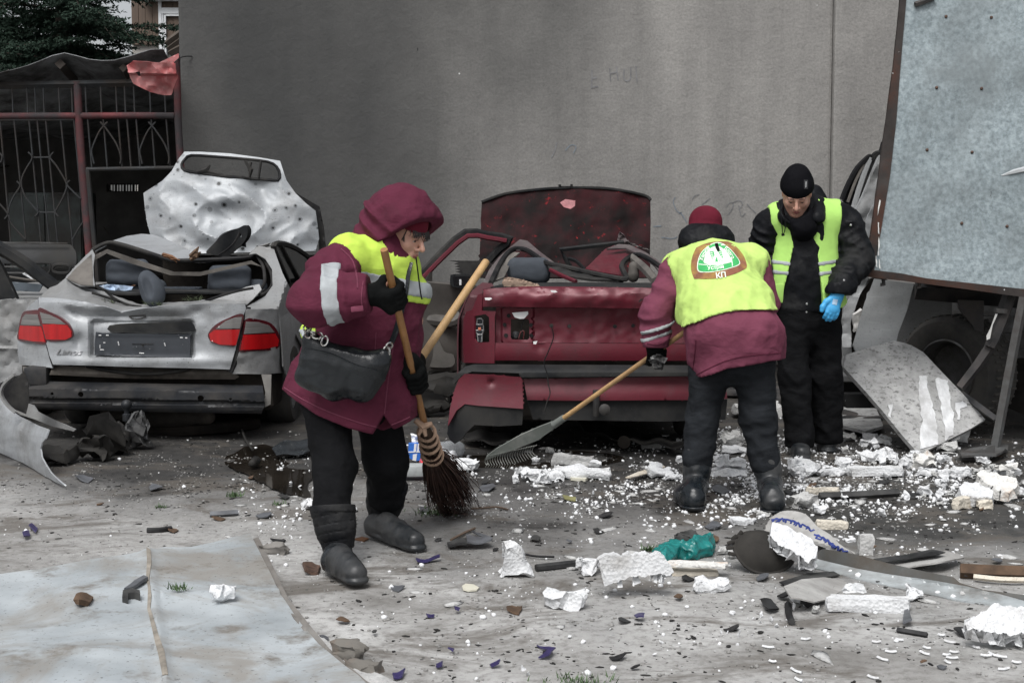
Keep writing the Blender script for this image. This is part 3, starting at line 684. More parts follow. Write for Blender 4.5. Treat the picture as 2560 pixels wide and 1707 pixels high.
# ---------------------------------------------------------------- woman with the twig broom
def woman_one():
    t = thing('person', 'person in hooded burgundy coat with yellow yoke sweeping with a twig broom', 'person')
    A = PX(960, 624, 5.62); B = PX(1062, 1064, 6.15)             # the broom handle
    hR = at_py(A, B, 735); hL = at_py(A, B, 950); ax = (A-B).normalized()
    c = PX(1009, 586, 6.03); f = V(.80, -.50, -.36); up = V(.25, -.1, 1)
    shR, elR, wrR = PX(862, 650, 5.90), PX(783, 752, 5.72), PX(925, 737, 5.70)
    shL, elL, wrL = PX(1018, 735, 6.12), PX(1030, 800, 6.24), PX(1036, 905, 6.20)
    hipR, knR, anR = PX(812, 985, 6.06), PX(834, 1165, 5.92), PX(846, 1385, 5.73)
    hipL, knL, anL = PX(930, 1000, 6.14), PX(966, 1155, 6.16), PX(958, 1310, 6.30)
    toeR, heR = G(889, 1432, .045), G(835, 1405, .045); toeL, heL = G(1036, 1352, .04), G(938, 1316, .055)
    wR, wL = hR+(wrR-hR).normalized()*.07, hL+V(-.02, -.01, .075)
    nk = PX(960, 628, 6.03)
    # the body under the clothes: one continuous surface
    lo, hi = box_of([c, anR, anL, toeR, toeL, elR, wrR, elL, wrL, hipR], .14)
    S = SDF(lo, hi, .0055); L, M = head(S, c, f, up, .98)
    S.cap(L(0, -.02, -.05), nk+V(.01, 0, -.03), .055, .06, .03)
    ch, be, pe = PX(945, 720, 6.05), PX(900, 850, 6.06), PX(868, 950, 6.06)
    S.cap(shR, shL, .06, .06, .05); S.cap(ch, be, .13, .14, .06); S.cap(be, pe, .14, .15, .05)
    S.chain([shR, elR, wR], [.05, .042, .03], .03); S.chain([shL, elL, wL], [.05, .042, .03], .03)
    S.chain([hipR, knR, anR], [.07, .05, .038], .03); S.chain([hipL, knL, anL], [.07, .05, .038], .03); S.cap(heR, toeR, .03, .028, .02); S.cap(heL, toeL, .03, .028, .02); S.cap(anR, heR, .035, .03, .02); S.cap(anL, heL, .035, .03, .02)
    grip(S, hR, ax, wR, .012, .92); grip(S, hL, ax, wL, .012, .92, -1)
    obj('body', S.me('body', 0), M_skin, t)
    face_bits(t, L, M, .98)
    # coat
    T = SDF(*box_of([PX(690, 1075, 5.7), PX(1060, 1090, 6.2), shR, shL, elR, wrR, c], .16), .0075)
    hem = PX(864, 1010, 6.09)
    T.cap(PX(948, 672, 6.06), PX(900, 830, 6.08), .155, .205, .05, (0.3, 1, 0), .86); T.cap(PX(900, 830, 6.08), hem, .205, .245, .06, (.3, 1, 0), .84); T.cap(hem, PX(862, 1120, 6.1), .245, .255, .05, (.3, 1, 0), .80)
    T.cap(PX(985, 760, 6.10), PX(960, 1040, 6.12), .10, .12, .09)
    T.cap(PX(868, 648, 5.93), PX(945, 668, 6.04), .088, .09, .05); T.cap(PX(945, 690, 6.05), shL, .088, .072, .05); T.cap(nk+V(0, 0, -.03), nk+V(.0, 0, .02), .09, .08, .05)
    torso = T.copy()
    Sl = SDF.copy(T); Sl.F[:] = .3
    Sl.chain([PX(838, 678, 5.86), elR, wrR], [.088, .086, .067], .03); Sl.chain([PX(1046, 735, 6.16), elL, wrL], [.08, .074, .062], .04)
    Sl.rings(shR, elR, .016, 4); Sl.rings(elR, wrR, .014, 3); Sl.rings(shL, wrL, .008, 6); Sl.folds(.011, 3, 5)
    Sl.half(wrR, wrR-elR); Sl.cut(lambda X, Y, Z: np.where(np.minimum((X-wrR.x)**2, 9) < 0, 0, 0)+np.minimum(pl(X, Y, Z, wrL, (wrL-elL).normalized()), pl(X, Y, Z, wrL+V(-.12, 0, 0), V(1, 0, 0)) * 0+np.where((X-wrL.x)**2+(Y-wrL.y)**2+(Z-wrL.z)**2 < .03, 1, -1)*1.0))
    for q in (torso,):
        q.folds(.014, 1.9, 11, (1, 1, .45)); q.folds(.005, 5, 31); q.rings(PX(900, 760, 5.95), PX(880, 930, 5.95), .005, 3, .34)
    torso.cut(lambda X, Y, Z: np.interp((X+0*Z).ravel(), [PX(p, 1000, 5.95).x for p in (690, 740, 800, 880, 950, 1000, 1035)], [PX(900, p, 5.95).z for p in (980, 1006, 1034, 1064, 1086, 1068, 1052)]).reshape((X+0*Z).shape)-Z)
    # front slit at the hem
    torso.cut(lambda X, Y, Z: np.minimum(np.minimum(PX(960, 1036, 5.92).z-Z, .035*(PX(960, 1036, 5.92).z-Z)/.1*1.6-np.abs(X-PX(960, 1040, 5.92).x)), 6.05-Y))
    coat = torso.copy(); coat.F = np.minimum(coat.F, Sl.F); 
    h = np.maximum(.03-np.abs(torso.F-Sl.F), 0)/.03; coat.F -= h*h*.03*.25
    co = obj('coat', coat.me('coat', 1), M_burg, t); cb = bvh_of(co.data)
    for pts, r in (([(1000, 770), (985, 850), (970, 950), (961, 1034)], .0035), ([(705, 965), (760, 1000), (830, 1032), (900, 1057), (945, 1068)], .003), ([(978, 1062), (1005, 1052), (1025, 1042)], .003), ([(908, 703), (904, 740), (906, 775)], .003), ([(852, 622), (880, 650), (892, 690), (894, 720)], .0035), ([(940, 830), (935, 900), (925, 960)], .0025)): seam(t, cb, pts, r, M_burg2)
    nS = (shR-elR).normalized()
    # yellow yoke with silver tape across the chest, long at the back
    def yoke(X, Y, Z, top=None, off=0.0):
        fr = pl(X, Y, Z, *plane_front); return fr
    pa, na = plane3(PX(866, 726, 5.90), PX(1050, 758, 6.08), PX(960, 735, 6.4)); na = na if na.z < 0 else -na
    sleeve_cut = lambda X, Y, Z: -(Sl.F-.014)
    y = torso.copy(); y.grow(.007); Fb = y.F
    def region(X, Y, Z, lo_, hi_): return np.maximum(pl(X, Y, Z, pa-na*lo_, na), -pl(X, Y, Z, pa-na*hi_, na))
    def mk(nm, lo_, hi_, m, g):
        q = torso.copy(); q.grow(g); q.cut(lambda X, Y, Z: region(X, Y, Z, lo_, hi_)); q.F = np.maximum(q.F, -(Sl.F-.004)); q.cut(lambda X, Y, Z: -(np.sqrt((X-nk.x-.03)**2+(Y-nk.y+.03)**2+((Z-nk.z-.05)*.6)**2)-.092)); return obj(nm, q.me(nm, 1), m, t)
    mk('yoke', .0, .6, M_hiv, .006)
    mk('reflective_strip', .026, .092, M_refl, .010)
    bp, bn = plane3(PX(748, 790, 5.9), PX(800, 870, 5.75), PX(760, 830, 6.2))
    for lo_, hi_, m, g, nm in ((0, .3, M_hiv, .005, 'back_yoke'), (.018, .075, M_refl, .009, 'reflective_strip')):
        q = torso.copy(); q.grow(g); zc = PX(770, 868, 6.02).z
        q.cut(lambda X, Y, Z: np.maximum(np.maximum((zc+lo_)-(Z+.9*(X-PX(770, 830, 6.02).x)), Z-(zc+hi_)), X-PX(792, 830, 6.02).x)); q.F = np.maximum(q.F, -(Sl.F-.008)); obj(nm, q.me(nm), m, t)
    # tape on the sleeves
    for a, b, f0, f1 in ((elR, wrR, .22, .52), (elL, wrL, .35, .62)):
        q = Sl.copy(); q.grow(.004); d = (b-a).normalized(); q.half(a.lerp(b, f1), d); q.half(a.lerp(b, f0), -d); q.cut(lambda X, Y, Z: np.sqrt((X-a.lerp(b, .4).x)**2+(Y-a.lerp(b, .4).y)**2+(Z-a.lerp(b, .4).z)**2)-.15); obj('sleeve_tape', q.me('sleeve_tape'), M_refl, t)
    obj('pocket_flap', MB().box(PX(893, 772, 5.622), (.05, .012, .022), Matrix.Rotation(-.1, 3, 'Y')).me('pocket_flap', True, .004), M_burg2, t)
    # collar and scarf under the chin
    q = SDF(*box_of([nk, c], .2), .006); q.cap(nk+V(.015, -.01, -.035), L(0, .0, -.10), .092, .082, .03); q.ell(L(0, .035, -.145), (.062, .05, .045), M, .03); q.folds(.004, 6, 3); obj('collar', q.me('collar'), M_knit, t)
    # knitted cap and hood
    q = SDF(*box_of([c], .22), .0045); q.ell(L(0, -.012, .048), (.086, .106, .108), M, 0); q.cut(lambda X, Y, Z: -pl(X, Y, Z, L(0, .09, .030), (M @ V(0, .20, 1)).normalized())); obj('knit_cap', q.me('knit_cap'), M_knit, t)
    q = SDF(*box_of([c, nk], .29), .006); hc = L(0, -.03, .055)
    q.ell(hc, (.132, .150, .142), M, 0); q.cap(L(0, -.05, .02), nk+V(-.05, .02, .01), .13, .10, .07); q.cap(L(-.07, .045, .085), L(.07, .045, .085), .05, .05, .05); q.cap(nk+V(-.055, .0, .02), nk+V(.0, -.06, -.015), .06, .05, .05)
    q.rings(L(0, -.02, -.0), nk+V(-.04, 0, -.02), .03, 3, .25); q.folds(.009, 3, 21, (1, 1, 1.4)); q.folds(.003, 7, 22)
    inn = q.copy(); inn.F[:] = .3; inn.ell(L(0, .0, .0), (.112, .13, .125), M, 0); q.F = np.maximum(q.F, -inn.F)
    m1, m2 = M.col[1], M.col[2]; q.cut(lambda X, Y, Z: pl(X, Y, Z, c, m1)-.014-.72*(pl(X, Y, Z, c, m2)+.02))
    obj('hood', q.me('hood'), M_burg, t)
    m = MB()
    for i in range(60):
        a = random.uniform(-1, 1); p0 = L(a*.07, .100-.03*abs(a), .045); m.tube([p0, L(a*.075, .112-.03*abs(a), .028), L(a*.08+random.uniform(-.01, .01), .115-.035*abs(a), random.uniform(.004, .02))], [.0018, .0015, .0004], 3)
    for i in range(14): m.tube([L(.06, .05, .04), L(.068+random.uniform(-.004, .004), .05, .01), L(.066, .05+random.uniform(-.01, .015), -.015)], [.0015, .0012, .0004], 3)
    obj('hair', m.me('hair'), M_hair, t)
    for p in (L(-.0, .0, 0),): pass
    obj('drawcord', MB().tube(catmull([PX(1040, 643, 5.95), PX(1046, 690, 5.95), PX(1052, 735, 5.95), PX(1055, 748, 5.95)], 4), [.003]*12+[.006], 6).me('drawcord'), M_blk, t)
    # trousers
    q = SDF(*box_of([hipR, hipL, anR, anL, knR, knL], .16), .0075); q.chain([hipR+V(0, 0, .05), knR, PX(832, 1285, 5.80)], [.092, .077, .068], .03); q.chain([hipL+V(0, 0, .05), knL, PX(966, 1235, 6.22)], [.092, .078, .07], .03); q.cap(hipR, hipL, .09, .09, .05)
    q.folds(.010, 2.6, 8, (1, 1, 1.7)); q.folds(.004, 6, 18, (1, 1, 1.7)); obj('trousers', q.me('trousers'), M_blk, t)
    # boots: rubber foot and quilted shaft
    for an, toe, he, top, lean in ((anR, toeR, heR, PX(832, 1272, 5.765), 1), (anL, toeL, heL, PX(968, 1212, 6.235), 1)):
        q = SDF(*box_of([an, toe, he, top], .13), .005); d = (toe-he).normalized(); sd = V(d.y, -d.x, 0)
        q.chain([he+V(0, 0, .006), he.lerp(toe, .55)+V(0, 0, .004), toe+V(0, 0, -.002)], [.043, .047, .043], .02); q.cap(he+V(0, 0, .01)+d*.01, an+V(0, 0, .01), .048, .056, .03); q.cap(he.lerp(toe, .3)+V(0, 0, .035), he.lerp(toe, .85)+V(0, 0, .012), .046, .036, .02); q.rings(he+V(0, 0, .08), toe, .004, 5); q.folds(.0025, 7, 5)
        q.cap(he-d*.0+V(0, 0, -.022), toe+V(0, 0, -.024)+d*.008,   .047, .049, .003, V(0, 0, 1), .42); q.cut(lambda X, Y, Z: .003-Z); bt = obj('boot', q.me('boot'), M_rub, t)
        q = SDF(*box_of([an, top], .14), .005); a0 = an+V(0, 0, .035); q.cap(a0, a0.lerp(top, .5), .062, .078, .02); q.cap(a0.lerp(top, .5), top, .078, .090, .02); ax_ = (top-a0); Ls = ax_.length; u_ = ax_/Ls
        X, Y, Z = q.grid(); tt = pl(X, Y, Z, a0, u_)/Ls; q.F += (.0055*np.exp(-((((tt*4.2+.06*np.sin(12*X)) % 1)-.5)/.055)**2)).astype(np.float32)-.002; q.half(top+V(0, 0, .01), (u_+V(.12, 0, 0)).normalized()); q.half(a0-u_*.015, -u_); q.folds(.002, 9, 4)
        obj('boot_shaft', q.me('boot_shaft'), M_quilt, bt)
        q = SDF(*box_of([top], .14), .005); q.cap(top-u_*.012, top+u_*.012, .094, .094, 0); q.half(top+V(0, 0, .016), (u_+V(.12, 0, 0)).normalized()); q.half(top-u_*.016, -u_-V(.12, 0, 0)); obj('boot_cuff', q.me('boot_cuff'), M_quilt, bt)
    # gloves close on the handle
    for hp_, w_, fl, el in ((hR, wR, 1, wrR), (hL, wL, -1, wrL)):
        q = SDF(*box_of([hp_, w_, el], .1), .0035); grip(q, hp_, ax, w_, .0165, 1.08, fl); q.cap(w_, el+(el-w_)*.2, .036, .046, .02); q.folds(.0012, 18, 2); obj('glove', q.me('glove'), M_glv, t)
    settle(t)
    return dict(A=A, B=B, hL=hL, coat=cb, L=L)
W1 = woman_one()
# ---------------------------------------------------------------- woman with the rake, seen from behind
def woman_two():
    t = thing('person', 'person bending with a rake, seen from behind in burgundy coat and dark red cap', 'person')
    A = PX(1765, 792, 7.30); B = PX(1396, 1054, 7.95); ax = (A-B).normalized()
    hL = at_py(A, B, 882); hR = at_py(A, B, 800)
    c = PX(1762, 598, 7.72); f = V(-.12, .62, -.75); up = V(0, .7, .7)
    pe = PX(1838, 860, 7.06); ch = PX(1788, 690, 7.42); nk = PX(1768, 628, 7.62)
    shL, elL, wrL = PX(1700, 672, 7.50), PX(1640, 780, 7.42), PX(1637, 868, 7.42)
    shR, elR, wrR = PX(1872, 660, 7.48), PX(1908, 765, 7.45), PX(1800, 800, 7.5)
    hpL, knL, anL = PX(1785, 900, 7.08), PX(1757, 1045, 7.10), PX(1738, 1215, 7.06)
    hpR, knR, anR = PX(1880, 890, 7.06), PX(1894, 1040, 7.06), PX(1926, 1215, 7.02)
    tL, eL = G(1728, 1235, .04), G(1735, 1254, .045); tR, eR = G(1922, 1240, .04), G(1931, 1262, .045)
    tL = eL+V(-.03, .2, 0); tR = eR+V(.03, .2, 0)
    wL = hL+(wrL-hL).normalized()*.07
    wR2 = hR+V(.06, -.02, .03)
    S = SDF(*box_of([c, pe, anL, anR, tL, tR, eL, eR, elL, elR, wrL, hR], .14), .0065); L, M = head(S, c, f, up, .96)
    S.cap(L(0, -.02, -.05), nk, .05, .06, .03); S.cap(shL, shR, .055, .055, .05); S.cap(ch, pe+V(0, .02, .04), .10, .11, .05)
    S.chain([shL, elL, wL], [.05, .04, .03], .03); S.chain([shR, elR, wR2], [.05, .04, .03], .03)
    S.chain([hpL, knL, anL, eL, tL], [.085, .055, .04, .03, .025], .03); S.chain([hpR, knR, anR, eR, tR], [.085, .055, .04, .03, .025], .03)
    grip(S, hL, ax, wL, .012, .9); grip(S, hR, ax, wR2, .012, .9, -1)
    obj('body', S.me('body', 0), M_skin, t); face_bits(t, L, M, .96)
    T = SDF(*box_of([PX(1600, 900, 7.3), PX(1990, 990, 7.0), shL, shR, elL, elR, wrL, c, hR], .15), .008)
    hm = PX(1842, 915, 7.05)
    T.cap(ch+V(0, 0, .0), PX(1815, 780, 7.24), .185, .195, .06, V(.05, .55, .83), .66); T.cap(PX(1815, 780, 7.24), pe, .195, .215, .06, (0, .8, .5), .78); T.cap(pe, PX(1845, 990, 7.06), .212, .235, .06, (0, 1, 0), .85)
    T.cap(shL+V(.02, 0, 0), shR, .082, .08, .07); T.cap(ch, nk+V(0, 0, -.02), .13, .085, .06)
    Sl = T.copy(); Sl.F[:] = .3
    Sl.chain([shL+V(-.008, 0, -.02), elL, wrL], [.08, .070, .058], .03); Sl.chain([shR+V(.02, 0, -.02), elR, wrR], [.085, .07, .06], .03)
    Sl.rings(shL, elL, .020, 3); Sl.rings(elL, wrL, .018, 3); Sl.folds(.010, 3, 9); Sl.cut(lambda X, Y, Z: np.where(X < wrL.x+.2, pl(X, Y, Z, wrL, (wrL-elL).normalized()), -1))
    T.folds(.014, 1.8, 17, (1, .6, .6)); T.folds(.005, 5, 12)
    hp = plane3(PX(1721, 968, 7.0), PX(1816, 921, 6.85), PX(1962, 903, 7.0)); nn = hp[1] if hp[1].z < 0 else -hp[1]; nn = (nn+V(0, 0, -.6)).normalized()
    T.cut(lambda X, Y, Z: np.interp((X+0*Z).ravel(), [PX(p, 900, 6.9).x for p in (1715, 1816, 1927, 1965)], [PX(1800, p, 6.9).z for p in (969, 921, 903, 903)]).reshape((X+0*Z).shape)-Z)
    co = T.copy(); h = np.maximum(.035-np.abs(T.F-Sl.F), 0)/.035; co.F = np.minimum(T.F, Sl.F)-h*h*.035*.25
    ob = obj('coat', co.me('coat', 1), M_burg2, t); cb2 = bvh_of(ob.data)
    for pts in ([(1726, 945), (1770, 922), (1820, 900), (1880, 888), (1952, 882)], [(1618, 858), (1640, 862), (1660, 856)], [(1740, 850), (1735, 900), (1730, 935)]): seam(t, cb2, pts, .003, M_burg)
    # long yellow back yoke
    q = T.copy(); q.grow(.014); q.F = np.maximum(q.F, -(Sl.F-.004))
    xs = [PX(p, 780, 7.1).x for p in (1700, 1713, 1760, 1805, 1860, 1917, 1940)]; zs = [PX(1800, p, 7.1).z for p in (822, 812, 786, 773, 769, 772, 776)]
    q.cut(lambda X, Y, Z: np.interp((X+0*Z).ravel(), xs, zs).reshape((X+0*Z).shape)-Z); q.cut(lambda X, Y, Z: (Y+.0*Z)-(7.62)); yk = obj('yoke', q.me('yoke', 2), M_hivp, t)
    for f0, f1 in ((.40, .52), (.62, .74)):
        q = Sl.copy(); q.grow(.004); d = (wrL-elL).normalized(); q.half(elL.lerp(wrL, f1), (d+V(.35, 0, 0)).normalized()); q.half(elL.lerp(wrL, f0), -(d+V(.35, 0, 0)).normalized()); q.cut(lambda X, Y, Z: X-(elL.x+.16)); obj('sleeve_tape', q.me('sleeve_tape'), M_refl, t)
    # black lined hood lying on the shoulders, dark red cap
    q = SDF(*box_of([nk, c], .25), .006); hc = PX(1766, 598, 7.60)
    q.ell(hc, (.138, .105, .075), None, 0); q.ell(hc+V(.0, -.035, -.025), (.125, .08, .06), None, .03); q.ell(hc+V(.085, -.01, .0), (.055, .07, .06), None, .03); q.ell(hc+V(-.085, -.01, -.015), (.055, .07, .06), None, .03)
    q.folds(.009, 3.2, 41, (1, 1, 2)); q.folds(.004, 8, 42); obj('hood', q.me('hood'), M_quilt, t)
    q = SDF(*box_of([c], .3), .0055); q.ell(L(0, -.03, .05), (.088, .108, .115), M, 0); q.cap(PX(1762, 592, 7.66), PX(1763, 562, 7.68), .098, .085, .03); q.ell(PX(1764, 545, 7.70), (.075, .08, .062), None, .04); obj('knit_cap', q.me('knit_cap'), M_knit, t)
    q = SDF(*box_of([hpL, hpR, knL, knR, anL, anR], .16), .0075); q.chain([hpL+V(0, 0, .06), knL, PX(1744, 1150, 7.07)], [.10, .070, .062], .03); q.chain([hpR+V(0, 0, .06), knR, PX(1912, 1155, 7.04)], [.10, .074, .061], .03); q.cap(hpL, hpR, .095, .095, .05); q.cap(pe, pe+V(0, .0, -.06), .15, .14, .05, (0, 1, 0), .9)
    q.folds(.010, 2.6, 6, (1, 1, 1.8)); q.folds(.005, 6, 16, (1, 1, 2)); obj('trousers', q.me('trousers'), M_grey, t)
    for an, toe, he, top in ((anL, tL, eL, PX(1747, 1118, 7.08)), (anR, tR, eR, PX(1911, 1122, 7.05))):
        q = SDF(*box_of([an, toe, he, top], .13), .0055); q.chain([top, top.lerp(an, .55), an, he+V(0, .03, .04)], [.070, .062, .055, .05], .02); q.chain([he+V(0, 0, .01), he.lerp(toe, .6)+V(0, 0, .005), toe], [.052, .05, .042], .02); q.folds(.005, 4, 3, (1, 1, 1.6)); q.folds(.002, 9, 13); q.half(top, V(0, 0, 1))
        bt = obj('boot', q.cut(lambda X, Y, Z: .024-Z).me('boot'), M_rub, t)
        q = SDF(*box_of([toe, he], .1), .005); q.cap(he+V(0, 0, -.02), toe+V(0, 0, -.018), .06, .052, 0, V(0, 0, 1), .5); q.cut(lambda X, Y, Z: .003-Z); q.cut(lambda X, Y, Z: Z-.028); obj('sole', q.me('sole'), M_rub, bt)
    for hp_, w_, fl, el in ((hL, wL, 1, wrL), (hR, wR2, -1, wrR)):
        q = SDF(*box_of([hp_, w_, el], .1), .004); grip(q, hp_, ax, w_, .016, 1.0, fl); q.cap(w_, el, .034, .044, .02); q.folds(.0012, 18, 2); obj('glove', q.me('glove'), M_glv, t)
    # printed badge on the back
    yb = bvh_of(yk.data); O = PX(1800, 668, 6.9); dr = (PX(1800, 672, 7.4)-V(0, 0, CZ)).normalized()
    sc = .0021; 
    def fr(x, y):
        # x,y in photograph pixels; the print lies square to the back, tipped as she leans
        return PX(x, y, 6.7)-dr*0, (PX(x, y, 7.4)-PX(x, y, 6.7)).normalized()
    z2 = lambda l: ZM(l, 1600, 500, 360/1568)
    def flat(nm, poly, step=3): return sheet_me(nm, poly, lambda u, v: (u, v, 0), step, 0)
    M_brn = mat('brown_print', (.22, .085, .05), .8, var=.25, scale=14, dirt=(.38, .25, .06), dirt_amt=.35, dirt_scale=9)
    M_grn = mat('green_print', (.05, .42, .12), .8, var=.12); M_wht = mat('white_print', (.78, .86, .74), .8, var=.04)
    base = cm2(z2([(610, 520), (700, 478), (800, 455), (900, 450), (975, 458), (1060, 520), (1130, 610), (1163, 700), (1160, 740)]), 4, False)+cm2(z2([(1160, 742), (1080, 785), (960, 828), (820, 855), (700, 860), (590, 858)]), 4, False)+cm2(z2([(588, 856), (560, 780), (555, 690), (575, 600), (608, 525)]), 4, False)
    bdg = decal('back_badge', flat('b', base), fr, yb, .003, M_brn, t)
    shp = lambda k: cm2(z2([(640-k, 772+k), (630-k, 690), (655-k*.8, 600), (700-k*.5, 540-k*.6), (790, 478-k), (870, 468-k), (950+k*.5, 510-k*.6), (1030+k*.8, 590), (1085+k, 690+k*.6), (980, 738+k), (860, 768+k), (740, 782+k)]), 4)
    decal('badge_field', flat('b', shp(6)), fr, yb, .0045, M_wht, bdg); decal('badge_field', flat('b', shp(-3)), fr, yb, .006, M_grn, bdg)
    decal('badge_field', flat('b', cm2(z2([(705, 690), (702, 630), (725, 570), (775, 520), (850, 500), (925, 545), (975, 610), (1000, 672), (860, 700)]), 4)), fr, yb, .0075, M_wht, bdg)
    decal('badge_line', flat('b', z2([(640, 694), (706, 700), (860, 700), (1000, 668), (1002, 675), (862, 710), (706, 709), (640, 703)])), fr, yb, .0075, M_wht, bdg)
    decal('badge_line', flat('b', z2([(996, 668), (1006, 666), (1012, 716), (1002, 720)])), fr, yb, .0075, M_wht, bdg)
    for tow in ([(757, 562), (800, 555), (812, 600), (785, 652)], [(850, 560), (884, 545), (908, 640), (872, 605)]):
        decal('badge_tower', flat('b', z2(tow)), fr, yb, .0088, M_grn, bdg)
    for tx, ty, vx, vy in ((766, 572, 24, -2), (772, 592, 24, -2), (778, 612, 22, -2), (782, 630, 12, -1), (862, 562, 18, -5), (868, 580, 20, -2), (878, 600, 18, 6)):
        decal('badge_window', flat('b', z2([(tx, ty), (tx+vx, ty+vy), (tx+vx, ty+vy+9), (tx, ty+9)])), fr, yb, .0098, M_wht, bdg)
    decal('badge_fan', flat('b', z2([(832, 612), (848, 670), (820, 672)])), fr, yb, .0088, M_grn, bdg)
    for k in range(5):
        decal('badge_fan', flat('b', z2([(838, 622), (790+k*26, 690-k*5), (802+k*26, 687-k*5)])), fr, yb, .0084, mat('pale_green_print', (.35, .66, .38), .8), bdg)
    def word(nm, s, px, py, size, ang, arc=0):
        m = text_me(nm, s, size, 0, 0, True); ca, sa = math.cos(ang), math.sin(ang)
        for v in m.vertices:
            x, y = v.co.x, v.co.y
            if arc: th = x/arc; x, y = (arc+y)*math.sin(th), (arc+y)*math.cos(th)-arc
            v.co = (px+x*ca+y*sa, py+x*sa-y*ca, 0)
        decal(nm, m, fr, yb, .0095, M_wht, bdg)
    P_ = z2([(706, 590), (974, 573), (824, 738), (882, 806)])
    word('badge_lettering', 'Харків', P_[0][0]-1.5, P_[0][1]-2, 12.5, R(-58), 70); word('badge_lettering', 'Благо', P_[1][0]+.5, P_[1][1], 12.5, R(52), 70)
    word('badge_lettering', 'Устрій', P_[2][0], P_[2][1]-1, 13.5, R(-6)); word('badge_lettering', 'КП', P_[3][0], P_[3][1]+3.5, 19, R(-8))
    m = MB().box((0, 0, 0), (.016, .014, .05)).me('hood_tab', True, .004); o = obj('hood_tab', m, M_blk, t); o.location = PX(1793, 620, 7.19)+V(0, .02, 0); o.rotation_euler = (-.5, -.25, 0)
    h_ = yb.ray_cast(*fr(1793, 621)); 
    if h_[0] is not None: o.location = h_[0]+V(0, -.01, .004)
    settle(t); return dict(A=A, B=B, hL=hL)
W2 = woman_two()
